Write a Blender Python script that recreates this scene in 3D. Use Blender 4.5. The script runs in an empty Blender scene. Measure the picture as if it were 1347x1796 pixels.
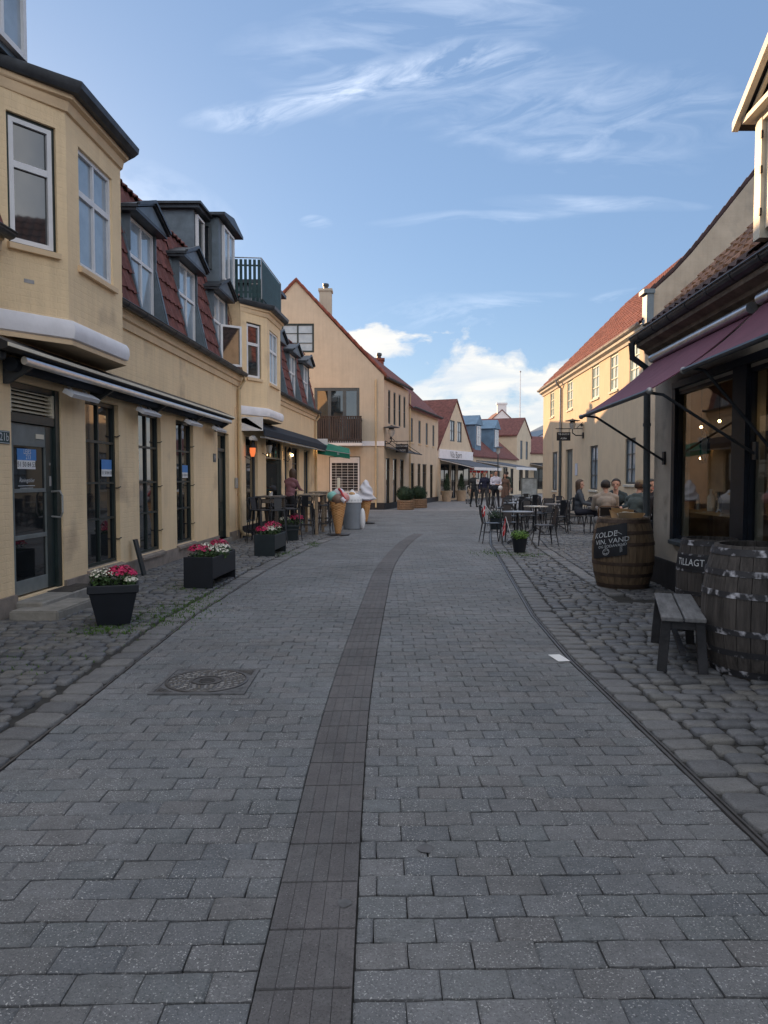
import bpy, bmesh, math, random
import numpy as np
from mathutils import Vector, Matrix, noise as mnoise
random.seed(7)
C = bpy.context.scene
R = math.radians
# ---------------------------------------------------------------- camera
FPX, HOR, EYE = 1300.0, 838.0, 1.5
PITCH = math.atan((898 - HOR) / FPX)
cd = bpy.data.cameras.new('camera'); cam = bpy.data.objects.new('camera', cd)
C.collection.objects.link(cam); C.camera = cam
cd.sensor_fit = 'VERTICAL'; cd.sensor_height = 36; cd.lens = 36 * FPX / 1796
cd.clip_start = .05; cd.clip_end = 2000
cam.location = (0, 0, EYE); cam.rotation_euler = (R(90) - PITCH, 0, 0)
# ---------------------------------------------------------------- world, sun, exposure
SUN_AZ = R(33)      # angle left of the street axis
SUN_EL = R(15)
sund = Vector((-math.sin(SUN_AZ) * math.cos(SUN_EL), math.cos(SUN_AZ) * math.cos(SUN_EL), math.sin(SUN_EL)))
C.view_settings.view_transform = 'Standard'; C.view_settings.look = 'None'
C.view_settings.exposure = 1.05; C.view_settings.gamma = 1
C.render.resolution_x = 768; C.render.resolution_y = 1024
C.cycles.max_bounces = 8; C.cycles.use_denoising = True
C.cycles.caustics_reflective = False; C.cycles.caustics_refractive = False
C.cycles.sample_clamp_indirect = 4
W = bpy.data.worlds.new('World'); C.world = W; W.use_nodes = True
wn = W.node_tree.nodes; wl = W.node_tree.links
for n in list(wn): wn.remove(n)
class E:
    """tiny wrapper so node maths can be written as expressions"""
    nt = W.node_tree
    def __init__(s, sock): s.s = sock
    @staticmethod
    def m(op, *a, clamp=False):
        n = E.nt.nodes.new('ShaderNodeMath'); n.operation = op; n.use_clamp = clamp
        for i, v in enumerate(a):
            if isinstance(v, E): E.nt.links.new(v.s, n.inputs[i])
            else: n.inputs[i].default_value = v
        return E(n.outputs[0])
    def __add__(s, o): return E.m('ADD', s, o)
    def __sub__(s, o): return E.m('SUBTRACT', s, o)
    def __rsub__(s, o): return E.m('SUBTRACT', o, s)
    def __mul__(s, o): return E.m('MULTIPLY', s, o)
    def __truediv__(s, o): return E.m('DIVIDE', s, o)
    __radd__ = __add__; __rmul__ = __mul__
    def sat(s): return E.m('ADD', s, 0.0, clamp=True)
    def pw(s, o): return E.m('POWER', s, o)
tc = wn.new('ShaderNodeTexCoord'); sx = wn.new('ShaderNodeSeparateXYZ'); wl.new(tc.outputs['Generated'], sx.inputs[0])
dx, dy, dz = E(sx.outputs[0]), E(sx.outputs[1]), E(sx.outputs[2])
ysafe = E.m('MAXIMUM', dy, .05)
A_ = dx / ysafe; B_ = dz / ysafe
zs = E.m('MAXIMUM', dz, .02) + .12
def wnoise(sx_, sy_, ang, scale, det, dist=0.0, seed=0.0, rough=.55):
    ca, sa = math.cos(ang), math.sin(ang)
    u = (A_ * ca + B_ * sa) * sx_; v = (B_ * ca - A_ * sa) * sy_
    cb = wn.new('ShaderNodeCombineXYZ'); wl.new(u.s, cb.inputs[0]); wl.new(v.s, cb.inputs[1]); cb.inputs[2].default_value = seed
    t = wn.new('ShaderNodeTexNoise'); t.inputs['Scale'].default_value = scale; t.inputs['Detail'].default_value = det
    t.inputs['Distortion'].default_value = dist; t.inputs['Roughness'].default_value = rough
    wl.new(cb.outputs[0], t.inputs['Vector']); return E(t.outputs[0])
def blob(a0, b0, ra, rb, ang=0.0, warp=None, wk=0.0):
    ca, sa = math.cos(ang), math.sin(ang)
    a = A_ - a0; b = B_ - b0
    if warp is not None: b = b + (warp - .5) * wk
    u = (a * ca + b * sa) * (1 / ra); v = (b * ca - a * sa) * (1 / rb)
    return (1 - (u * u + v * v)).sat()
warp = wnoise(1, 1, 0, 4, 3, 0, 3)
wisp = ((wnoise(1, 3.2, R(14), 7, 10, 1.2, 1, .62) - .42) * 3.2).sat()
wisp2 = ((wnoise(1, 4.5, R(4), 5, 9, .9, 9, .6) - .45) * 3.5).sat()
cir = blob(-.13, .495, .15, .028, R(14), warp, .10) * wisp * .9
cir = cir + blob(.03, .535, .20, .035, R(5), warp, .12) * wisp * .95
cir = cir + blob(.05, .60, .28, .07, R(8), warp, .1) * wisp2 * .5
cir = cir + blob(.22, .49, .34, .07, R(-2), warp, .12) * wisp * .42
cir = cir + blob(.22, .435, .22, .03, R(-4), warp, .1) * wisp2 * .4
cir = cir + blob(.28, .365, .16, .012, R(-1), warp, .03) * (wisp2 * .5 + .1)
cir = cir + blob(.13, .345, .16, .012, R(3), warp, .03) * wisp2 * .45
cir = cir + blob(.12, .225, .17, .028, R(2), warp, .05) * wisp2 * .75
cir = cir + blob(-.33, .37, .16, .05, R(-20), warp, .05) * ((wnoise(1, 1.6, 0, 9, 8, .6, 5) - .4) * 3).sat() * .9
cir = cir + blob(-.09, .335, .024, .010, 0, warp, .03) * wisp * 1.1
cir = cir + blob(.30, .235, .05, .012, R(15), warp, .02) * wisp2 * .8
cum_n = wnoise(1, 1.5, 0, 13, 9, .3, 2, .58)
bl = blob(.0, .182, .10, .030, R(4)); cum = ((bl * 1.6 - .5 + (cum_n - .5) * 6.5) * 1.6).sat() * (bl * 4).sat() * .9
topc = ((.150 - B_ + blob(.17, .145, .14, .05) * .05 - (E.m('MAXIMUM', 0.0, .1 - A_)) * .18) * 17 + (cum_n - .5) * 7).sat()
midc = ((wnoise(.6, 5, 0, 7, 7, .4, 11, .55) - .30) * 3).sat()
cum = E.m('MAXIMUM', cum, topc * (midc * .4 + .55))
front = (dy * 6).sat()
cloud = ((cir + 0).sat() * front)
cumf = cum * front
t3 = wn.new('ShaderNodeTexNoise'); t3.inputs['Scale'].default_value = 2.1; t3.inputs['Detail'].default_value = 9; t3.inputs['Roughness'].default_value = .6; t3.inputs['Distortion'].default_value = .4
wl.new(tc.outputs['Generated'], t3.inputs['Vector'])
# unseen bright cloud added behind the camera and overhead as fill light
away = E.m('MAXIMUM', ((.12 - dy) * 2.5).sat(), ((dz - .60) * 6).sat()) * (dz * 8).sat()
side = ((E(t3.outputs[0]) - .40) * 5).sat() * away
sky = wn.new('ShaderNodeTexSky'); sky.sky_type = 'NISHITA'; sky.sun_disc = False
sky.sun_elevation = SUN_EL; sky.sun_rotation = -SUN_AZ
sky.altitude = 0; sky.air_density = 1.0; sky.dust_density = .35; sky.ozone_density = 2.2
def mixc(fac, a, b):
    n = wn.new('ShaderNodeMix'); n.data_type = 'RGBA'
    wl.new(fac.s, n.inputs[0])
    for i, v in ((6, a), (7, b)):
        if isinstance(v, tuple): n.inputs[i].default_value = (*v, 1)
        else: wl.new(v, n.inputs[i])
    return n.outputs[2]
CL = (5.6, 6.1, 7.0)
c0 = mixc(E.m('ADD', .66, 0.0), sky.outputs[0], (1.14, 1.79, 3.02))
c1 = mixc(cloud * .62, c0, CL)
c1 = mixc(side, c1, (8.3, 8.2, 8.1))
cl_n = wnoise(.8, 3.2, R(5), 11, 8, .5, 17)
cc_ = wn.new('ShaderNodeMix'); cc_.data_type = 'RGBA'; wl.new(((cl_n - .38) * 4).sat().s, cc_.inputs[0]); cc_.inputs[6].default_value = (4.3, 4.45, 4.6, 1); cc_.inputs[7].default_value = (6.0, 5.6, 4.9, 1)
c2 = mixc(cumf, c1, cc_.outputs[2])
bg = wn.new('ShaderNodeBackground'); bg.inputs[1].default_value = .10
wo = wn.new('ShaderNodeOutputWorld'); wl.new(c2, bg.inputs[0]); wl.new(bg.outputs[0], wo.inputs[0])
sl = bpy.data.lights.new('sun', 'SUN'); sl.energy = 3.8; sl.angle = R(.5); sl.color = (1, .62, .33)
so = bpy.data.objects.new('sun', sl); C.collection.objects.link(so)
so.rotation_euler = (-sund).to_track_quat('-Z', 'Y').to_euler(); so.location = (-20, 30, 20)
# ---------------------------------------------------------------- materials
def ramp2(nt, fac, c0, c1, p0=0.0, p1=1.0):
    r = nt.nodes.new('ShaderNodeValToRGB'); r.color_ramp.elements[0].color = (*c0, 1); r.color_ramp.elements[1].color = (*c1, 1)
    r.color_ramp.elements[0].position = p0; r.color_ramp.elements[1].position = p1
    nt.links.new(fac, r.inputs[0]); return r.outputs[0]
def mk(name, col, rough=.7, var=.12, scale=6, bump=0, bscale=60, metal=0, ior=1.45, stretch=(1, 1, 1), emis=None, es=0, isl=0, alpha=1, stain=None, coat=0):
    m = bpy.data.materials.new(name); m.use_nodes = True; nt = m.node_tree
    b = nt.nodes['Principled BSDF']; L = nt.links
    b.inputs['Roughness'].default_value = rough; b.inputs['Metallic'].default_value = metal; b.inputs['IOR'].default_value = ior
    b.inputs['Coat Weight'].default_value = coat
    t = nt.nodes.new('ShaderNodeTexCoord'); mp = nt.nodes.new('ShaderNodeMapping'); mp.inputs['Scale'].default_value = stretch
    L.new(t.outputs['Object'], mp.inputs[0])
    n = nt.nodes.new('ShaderNodeTexNoise'); n.inputs['Scale'].default_value = scale; n.inputs['Detail'].default_value = 8; n.inputs['Roughness'].default_value = .62
    L.new(mp.outputs[0], n.inputs['Vector'])
    c0 = tuple(max(0, c * (1 - var * 1.6)) for c in col); c1 = tuple(min(1, c * (1 + var * 1.6)) for c in col)
    out = ramp2(nt, n.outputs[0], c0, c1, .25, .75)
    if isl:
        g = nt.nodes.new('ShaderNodeNewGeometry'); mu = nt.nodes.new('ShaderNodeMix'); mu.data_type = 'RGBA'; mu.blend_type = 'MULTIPLY'; mu.inputs[0].default_value = 1
        r = ramp2(nt, g.outputs['Random Per Island'], (1 - isl, 1 - isl, 1 - isl), (1 + isl, 1 + isl * .95, 1 + isl * .9))
        L.new(out, mu.inputs[6]); L.new(r, mu.inputs[7]); out = mu.outputs[2]
    if stain:
        n3 = nt.nodes.new('ShaderNodeTexNoise'); n3.inputs['Scale'].default_value = stain[1]; n3.inputs['Detail'].default_value = 6
        L.new(t.outputs['Object'], n3.inputs['Vector'])
        mr = nt.nodes.new('ShaderNodeMapRange'); mr.inputs[1].default_value = stain[2]; mr.inputs[2].default_value = stain[2] + .15
        L.new(n3.outputs[0], mr.inputs[0])
        mu = nt.nodes.new('ShaderNodeMix'); mu.data_type = 'RGBA'; L.new(mr.outputs[0], mu.inputs[0]); L.new(out, mu.inputs[6]); mu.inputs[7].default_value = (*stain[0], 1)
        out = mu.outputs[2]
    L.new(out, b.inputs['Base Color'])
    if bump:
        n2 = nt.nodes.new('ShaderNodeTexNoise'); n2.inputs['Scale'].default_value = bscale; n2.inputs['Detail'].default_value = 6
        L.new(mp.outputs[0], n2.inputs['Vector'])
        bp = nt.nodes.new('ShaderNodeBump'); bp.inputs['Strength'].default_value = bump; bp.inputs['Distance'].default_value = .02
        L.new(n2.outputs[0], bp.inputs['Height']); L.new(bp.outputs[0], b.inputs['Normal'])
    if emis: b.inputs['Emission Color'].default_value = (*emis, 1); b.inputs['Emission Strength'].default_value = es
    m['b'] = 1
    return m
def brickwall(name, col, strength=.35, var=.10, axis='Y', bw=.24, rh=.075, mortar=.006, stain=None):
    """painted brick: fine brick relief under limewash, with weathering"""
    m = mk(name, col, .85, var, 1.7, 0, stain=stain); nt = m.node_tree; L = nt.links; b = nt.nodes['Principled BSDF']
    t = nt.nodes.new('ShaderNodeTexCoord'); s = nt.nodes.new('ShaderNodeSeparateXYZ'); c = nt.nodes.new('ShaderNodeCombineXYZ')
    L.new(t.outputs['Object'], s.inputs[0]); L.new(s.outputs[0 if axis == 'X' else 1], c.inputs[0]); L.new(s.outputs[2], c.inputs[1])
    br = nt.nodes.new('ShaderNodeTexBrick'); br.inputs['Scale'].default_value = 1; br.inputs['Brick Width'].default_value = bw; br.inputs['Row Height'].default_value = rh
    br.inputs['Mortar Size'].default_value = mortar; br.inputs['Mortar Smooth'].default_value = .6
    L.new(c.outputs[0], br.inputs['Vector'])
    n = nt.nodes.new('ShaderNodeTexNoise'); n.inputs['Scale'].default_value = 38; n.inputs['Detail'].default_value = 5; L.new(t.outputs['Object'], n.inputs['Vector'])
    n4 = nt.nodes.new('ShaderNodeTexNoise'); n4.inputs['Scale'].default_value = 5; n4.inputs['Detail'].default_value = 3; L.new(t.outputs['Object'], n4.inputs['Vector'])
    mul = nt.nodes.new('ShaderNodeMath'); mul.operation = 'MULTIPLY'; L.new(br.outputs['Fac'], mul.inputs[0]); L.new(n4.outputs[0], mul.inputs[1])
    sub = nt.nodes.new('ShaderNodeMath'); sub.operation = 'SUBTRACT'; L.new(n.outputs[0], sub.inputs[0]); L.new(mul.outputs[0], sub.inputs[1])
    bp = nt.nodes.new('ShaderNodeBump'); bp.inputs['Strength'].default_value = strength; bp.inputs['Distance'].default_value = .012
    L.new(sub.outputs[0], bp.inputs['Height']); L.new(bp.outputs[0], b.inputs['Normal'])
    mp = nt.nodes.new('ShaderNodeMapping'); mp.inputs['Scale'].default_value = (5, 5, .35); L.new(t.outputs['Object'], mp.inputs[0])
    ns = nt.nodes.new('ShaderNodeTexNoise'); ns.inputs['Scale'].default_value = 1.6; ns.inputs['Detail'].default_value = 9; ns.inputs['Roughness'].default_value = .7; L.new(mp.outputs[0], ns.inputs['Vector'])
    rr = ramp2(nt, ns.outputs[0], (.74, .72, .70), (1.03, 1.03, 1.03), .28, .55); mu = nt.nodes.new('ShaderNodeMix'); mu.data_type = 'RGBA'; mu.blend_type = 'MULTIPLY'; mu.inputs[0].default_value = .38
    src = b.inputs['Base Color'].links[0].from_socket; L.new(src, mu.inputs[6]); L.new(rr, mu.inputs[7]); L.new(mu.outputs[2], b.inputs['Base Color'])
    return m
def glassmat(name, base=(.02, .026, .03), rough=.03, ior=2.2, var=.3, scale=3):
    m = mk(name, base, rough, var, scale, .012, 2.2, ior=ior); return m
def clearglass(name):
    m = bpy.data.materials.new(name); m.use_nodes = True; nt = m.node_tree; L = nt.links
    for n in list(nt.nodes): nt.nodes.remove(n)
    tr = nt.nodes.new('ShaderNodeBsdfTransparent'); tr.inputs[0].default_value = (.82, .84, .82, 1)
    gl = nt.nodes.new('ShaderNodeBsdfGlossy'); gl.inputs['Roughness'].default_value = .02
    fr = nt.nodes.new('ShaderNodeFresnel'); fr.inputs[0].default_value = 1.7
    n2 = nt.nodes.new('ShaderNodeTexNoise'); n2.inputs['Scale'].default_value = 2; bp = nt.nodes.new('ShaderNodeBump'); bp.inputs['Strength'].default_value = .02
    L.new(n2.outputs[0], bp.inputs['Height']); L.new(bp.outputs[0], gl.inputs['Normal'])
    mx = nt.nodes.new('ShaderNodeMixShader'); o = nt.nodes.new('ShaderNodeOutputMaterial')
    gg = nt.nodes.new('ShaderNodeNewGeometry'); iv = nt.nodes.new('ShaderNodeMath'); iv.operation = 'SUBTRACT'; iv.inputs[0].default_value = 1; L.new(gg.outputs['Backfacing'], iv.inputs[1]); mf = nt.nodes.new('ShaderNodeMath'); mf.operation = 'MULTIPLY'; L.new(fr.outputs[0], mf.inputs[0]); L.new(iv.outputs[0], mf.inputs[1])
    L.new(mf.outputs[0], mx.inputs[0]); L.new(tr.outputs[0], mx.inputs[1]); L.new(gl.outputs[0], mx.inputs[2]); L.new(mx.outputs[0], o.inputs[0])
    return m
M = {}
WALLC = (.88, .67, .42)
M['wall'] = brickwall('yellow_limewash', WALLC, .4, .05, 'Y', stain=((.58, .43, .28), 1.1, .58))
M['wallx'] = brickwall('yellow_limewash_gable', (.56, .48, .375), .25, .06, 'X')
M['wall3'] = brickwall('pale_yellow_render', (.66, .54, .40), .2, .06, 'Y')
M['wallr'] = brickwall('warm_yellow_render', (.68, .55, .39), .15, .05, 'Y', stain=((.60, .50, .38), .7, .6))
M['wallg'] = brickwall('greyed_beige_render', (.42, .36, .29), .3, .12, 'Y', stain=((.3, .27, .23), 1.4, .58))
M['walln'] = brickwall('grey_cream_plaster', (.52, .47, .40), .25, .12, 'Y', stain=((.3, .27, .22), 2.5, .6))
M['cornice'] = mk('cornice_paint', (.74, .55, .35), .8, .08, 3, .1, 40)
M['darkcornice'] = mk('weathered_corbel', (.16, .135, .11), .9, .35, 5, .5, 30)
M['plinth'] = mk('grey_plinth', (.26, .22, .19), .85, .2, 5, .3, 40)
M['tarplinth'] = mk('black_plinth', (.03, .03, .035), .7, .2, 5, .2, 30)
M['white'] = mk('white_paint', (.74, .74, .76), .5, .05, 6, .03, 30)
M['whiteband'] = mk('white_render_band', (.84, .82, .85), .7, .06, 4, .1, 25)
M['cream'] = mk('cream_paint', (.74, .68, .55), .5, .06, 6, .05, 30)
M['greenblack'] = mk('green_black_paint', (.018, .03, .03), .42, .25, 6, .04, 30)
M['greydoor'] = mk('grey_green_paint', (.17, .19, .19), .55, .12, 6, .06, 30)
M['greyframe'] = mk('slate_grey_paint', (.07, .085, .095), .5, .15, 6)
M['paleframe'] = mk('pale_green_paint', (.55, .62, .56), .5, .08, 6)
M['black'] = mk('black_paint', (.012, .013, .016), .5, .25, 8, .05, 40)
M['blackm'] = mk('black_powder_coat', (.018, .02, .026), .45, .2, 8, metal=.0)
M['zinc'] = mk('weathered_zinc', (.14, .175, .205), .5, .22, 3, .1, 6, metal=.35)
M['zincdark'] = mk('dark_zinc', (.055, .062, .072), .45, .3, 5, .1, 10, metal=.5)
M['zincblue'] = mk('blue_zinc', (.13, .22, .32), .5, .15, 2, .1, 5, metal=.2)
M['steel'] = mk('brushed_steel', (.55, .57, .60), .32, .1, 6, metal=.9)
M['steelgrey'] = mk('dull_steel', (.36, .36, .36), .5, .15, 6, metal=.6)
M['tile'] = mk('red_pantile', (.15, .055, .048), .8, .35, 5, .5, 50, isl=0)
M['tileorange'] = mk('orange_pantile', (.23, .075, .055), .85, .3, 4, .4, 50)  # brighter, more orange tile colour
M['tiledark'] = mk('dark_shaded_pantile', (.045, .025, .027), .8, .4, 4, .4, 50)  # dark red tile, darkened further in place of shade on the shop roof
M['glass'] = glassmat('window_glass')
M['glassup'] = glassmat('curtained_window_glass', (.30, .36, .42), .04, 1.9, .18, 2)
M['glasspale'] = glassmat('painted_sky_glass', (.62, .74, .68), .06, 1.9, .1, 2)  # pale base colour stands in for the sky mirrored in the panes
M['mhframe'] = mk('worn_frame_iron', (.13, .13, .135), .6, .3, 14, .3, 50, metal=.2)
M['glassd'] = glassmat('dark_shop_glass', (.012, .014, .016), .03, 1.8)
M['clear'] = clearglass('clear_glass')
if 0: M['road'] = mk('grey_concrete_paver', (.215, .225, .24), .8, .22, 7, .6, 130, isl=.13, stain=((.42, .42, .42), 170, .60))
def roadmat(name, cols, rough=.85, speck=(.5, .5, .5), sp=.62, patch=.28):
    m = bpy.data.materials.new(name); m.use_nodes = True; nt = m.node_tree; L = nt.links; b = nt.nodes['Principled BSDF']; b.inputs['Roughness'].default_value = rough
    t = nt.nodes.new('ShaderNodeTexCoord'); g = nt.nodes.new('ShaderNodeNewGeometry')
    r = nt.nodes.new('ShaderNodeValToRGB'); cr = r.color_ramp; cr.interpolation = 'LINEAR'
    cr.elements[0].color = (*cols[0], 1); cr.elements[1].color = (*cols[-1], 1)
    for i, c in enumerate(cols[1:-1]): e = cr.elements.new((i + 1) / (len(cols) - 1)); e.color = (*c, 1)
    L.new(g.outputs['Random Per Island'], r.inputs[0])
    def nz(s, d, rg=.6):
        n = nt.nodes.new('ShaderNodeTexNoise'); n.inputs['Scale'].default_value = s; n.inputs['Detail'].default_value = d; n.inputs['Roughness'].default_value = rg; L.new(t.outputs['Object'], n.inputs['Vector']); return n.outputs[0]
    def mr(x, a, b_, c, d):
        n = nt.nodes.new('ShaderNodeMapRange'); n.inputs[1].default_value = a; n.inputs[2].default_value = b_; n.inputs[3].default_value = c; n.inputs[4].default_value = d; L.new(x, n.inputs[0]); return n.outputs[0]
    def mul(c, f):
        n = nt.nodes.new('ShaderNodeMix'); n.data_type = 'RGBA'; n.blend_type = 'MULTIPLY'; n.inputs[0].default_value = 1; L.new(c, n.inputs[6]); L.new(f, n.inputs[7]); return n.outputs[2]
    o = mul(r.outputs[0], mr(nz(.7, 5, .65), .3, .7, 1 - patch, 1 + patch * .8)); o = mul(o, mr(nz(14, 8, .75), .3, .7, .78, 1.2)); o = mul(o, mr(nz(110, 4, .8), .35, .5, .55, 1))
    vo = nt.nodes.new('ShaderNodeTexVoronoi'); vo.inputs['Scale'].default_value = 2.6; L.new(t.outputs['Object'], vo.inputs['Vector']); sp3 = nt.nodes.new('ShaderNodeSeparateColor'); L.new(vo.outputs['Color'], sp3.inputs[0])
    thr = mr(sp3.outputs[0], .45, 1, 0, .055); gd = nt.nodes.new('ShaderNodeMath'); gd.operation = 'LESS_THAN'; L.new(vo.outputs['Distance'], gd.inputs[0]); L.new(thr, gd.inputs[1])
    o = mul(o, mr(gd.outputs[0], 0, 1, 1, .72)); o = mul(o, mr(nz(2.3, 7, .75), .58, .66, 1, .82))
    f = mr(nz(135, 3, .5), sp, sp + .03, 0, 1); f2 = mr(nz(5, 3), .35, .6, .25, 1)
    mm = nt.nodes.new('ShaderNodeMath'); mm.operation = 'MULTIPLY'; L.new(f, mm.inputs[0]); L.new(f2, mm.inputs[1])
    n = nt.nodes.new('ShaderNodeMix'); n.data_type = 'RGBA'; L.new(mm.outputs[0], n.inputs[0]); L.new(o, n.inputs[6]); n.inputs[7].default_value = (*speck, 1); L.new(n.outputs[2], b.inputs['Base Color'])
    bp = nt.nodes.new('ShaderNodeBump'); bp.inputs['Strength'].default_value = .7; bp.inputs['Distance'].default_value = .012; L.new(nz(75, 8, .75), bp.inputs['Height']); L.new(bp.outputs[0], b.inputs['Normal'])
    M[name] = m; return m
roadmat('road', [(.15, .162, .178), (.170, .176, .187), (.162, .175, .186), (.174, .174, .180), (.187, .195, .208)])
roadmat('strip', [(.118, .114, .120), (.134, .127, .131), (.127, .126, .132)], speck=(.3, .3, .3), sp=.66)
roadmat('cobble', [(.09, .095, .105), (.165, .167, .172), (.125, .13, .145), (.185, .18, .172), (.15, .15, .147)], .6, (.3, .3, .3), .7, .2)
roadmat('edging', [(.135, .137, .145), (.19, .188, .187), (.16, .162, .17)], .65, (.4, .4, .4), .68, .2)
if 0: M['strip'] = mk('dark_guide_slab', (.16, .152, .155), .85, .14, 5, .3, 120, isl=.07)
if 0: M['cobble'] = mk('granite_sett', (.25, .24, .225), .6, .3, 14, .6, 45, isl=.36)
if 0: M['edging'] = mk('granite_edging', (.33, .325, .32), .7, .25, 8, .5, 60, isl=.2)
M['joint'] = mk('dark_joint_sand', (.035, .034, .032), .95, .3, 10, .4, 60)
M['ironworn'] = mk('worn_cast_iron', (.23, .225, .22), .45, .25, 20, metal=.4)
M['moss'] = mk('joint_moss', (.07, .15, .02), .9, .4, 20)
M['iron'] = mk('cast_iron', (.115, .11, .11), .5, .2, 12, .15, 60, metal=.55)
M['step'] = mk('concrete_step', (.27, .255, .23), .85, .2, 6, .4, 40)
M['purple'] = mk('plum_awning_fabric', (.13, .04, .07), .8, .12, 5, .1, 200)
M['bluefab'] = mk('blue_grey_awning_fabric', (.085, .10, .13), .85, .12, 3)
M['navyfab'] = mk('dark_navy_awning_fabric', (.012, .018, .03), .8, .2, 3)
M['greenfab'] = mk('green_awning_fabric', (.015, .17, .11), .8, .15, 3)
M['wood'] = mk('brown_oak', (.16, .085, .045), .6, .35, 5, .3, 30, stretch=(6, 6, .6))
M['woodgrey'] = mk('weathered_oak', (.12, .105, .095), .75, .4, 5, .45, 30, stretch=(7, 7, .5))
M['bench'] = mk('weathered_dark_bench_wood', (.15, .15, .155), .7, .35, 6, .4, 40, stretch=(4, .6, 4))
M['plank'] = mk('worn_table_wood', (.12, .10, .085), .75, .25, 6, .3, 40, stretch=(4, 1, 4))
M['brownfence'] = mk('brown_stained_boards', (.055, .042, .04), .75, .2, 4, .15, 40)
M['hoop'] = mk('rusty_black_hoop', (.035, .03, .03), .6, .5, 10, .2, 40, metal=.3)
M['hooppeel'] = mk('peeling_painted_hoop', (.03, .03, .035), .6, .3, 9, .2, 40, stain=((.55, .55, .6), 14, .54))
M['pot'] = mk('dark_plastic', (.010, .013, .020), .55, .15, 5)
M['potgreen'] = mk('green_dark_planter_steel', (.016, .026, .032), .5, .2, 5)
M['potbeige'] = mk('beige_stone_planter', (.42, .33, .24), .8, .15, 5)
M['wicker'] = mk('woven_wicker', (.30, .20, .13), .8, .3, 30, .6, 60)
M['leaf'] = mk('green_leaf', (.05, .10, .03), .55, .45, 20, isl=.5)
M['leafdark'] = mk('dark_box_leaf', (.018, .045, .02), .6, .4, 20, isl=.6)
M['leaflight'] = mk('bright_leaf', (.10, .20, .03), .55, .35, 20, isl=.4)
M['pink'] = mk('crimson_petal', (.52, .015, .10), .5, .2, 20, isl=.35)
M['petalw'] = mk('cream_petal', (.72, .70, .60), .5, .1, 20, isl=.2)
M['soil'] = mk('soil', (.03, .02, .015), .95, .3, 20, .5, 50)
def waffle():
    m = mk('waffle_cone', (.50, .23, .08), .6, .2, 12, .1, 30); nt = m.node_tree; L = nt.links; b = nt.nodes['Principled BSDF']
    t = nt.nodes.new('ShaderNodeTexCoord'); s = nt.nodes.new('ShaderNodeSeparateXYZ'); L.new(t.outputs['Object'], s.inputs[0])
    def mt(op, a, b_=0.0):
        n = nt.nodes.new('ShaderNodeMath'); n.operation = op
        for i, v in enumerate((a, b_)):
            if isinstance(v, float) or isinstance(v, int): n.inputs[i].default_value = v
            else: L.new(v, n.inputs[i])
        return n.outputs[0]
    at = mt('MULTIPLY', mt('ARCTAN2', s.outputs[1], s.outputs[0]), 7 / 6.2832); zz = mt('MULTIPLY', s.outputs[2], 13 / .85)
    l1 = mt('ABSOLUTE', mt('SUBTRACT', mt('FRACT', mt('ADD', zz, at)), .5)); l2 = mt('ABSOLUTE', mt('SUBTRACT', mt('FRACT', mt('SUBTRACT', zz, at)), .5))
    f = mt('GREATER_THAN', mt('MAXIMUM', l1, l2), .40); n = nt.nodes.new('ShaderNodeMix'); n.data_type = 'RGBA'; src = b.inputs['Base Color'].links[0].from_socket
    L.new(f, n.inputs[0]); L.new(src, n.inputs[6]); n.inputs[7].default_value = (.68, .42, .20, 1); L.new(n.outputs[2], b.inputs['Base Color']); return m
M['cone'] = waffle()
M['mint'] = mk('mint_ice', (.22, .50, .45), .4, .1, 5)
M['choco'] = mk('chocolate_ice', (.20, .13, .10), .45, .1, 5)
M['vanil'] = mk('vanilla_white_ice', (.66, .66, .72), .4, .08, 4)
M['straw'] = mk('strawberry_ice', (.62, .30, .28), .4, .1, 5)
M['rsauce'] = mk('red_sauce', (.45, .03, .04), .3, .1, 5)
M['bin'] = mk('grey_steel_bin', (.20, .225, .26), .45, .1, 3)
M['bag'] = mk('white_bin_liner', (.72, .73, .75), .4, .05, 5, .4, 12)
M['red'] = mk('flag_red', (.62, .02, .03), .7, .1, 5)
M['paper'] = mk('paper_white', (.8, .8, .8), .7, .03, 5)
M['skyblue'] = mk('blue_sticker', (.06, .24, .60), .5, .06, 5)
M['ink'] = mk('dark_print', (.015, .015, .02), .6, .1, 5)
M['chalk'] = mk('chalk_white', (.62, .64, .66), .9, .25, 40)
M['slate'] = mk('chalkboard_black', (.014, .015, .02), .6, .3, 8)
M['card'] = mk('brown_cardboard', (.50, .30, .14), .8, .08, 5)
M['skin'] = mk('skin', (.52, .30, .22), .5, .06, 8)
M['hairdark'] = mk('dark_hair', (.02, .014, .011), .5, .3, 40, .4, 90)
M['hairbrown'] = mk('brown_hair', (.07, .04, .025), .5, .3, 40, .4, 90)
def emat(name, col, s, base=(.8, .7, .5)): return mk(name, base, .4, .02, 5, emis=col, es=s)
M['bulb'] = emat('warm_lit_bulb', (1, .62, .25), 12)
M['bulbr'] = emat('orange_lantern_glow', (1, .22, .06), .45, (.25, .06, .03))
M['lampglass'] = mk('frosted_lamp_glass', (.45, .46, .46), .25, .1, 5)
def col(name, c, rough=.8, var=.12, **k):
    if name not in M: M[name] = mk(name, c, rough, var, 6, .15, 60, **k)
    return M[name]
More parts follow.
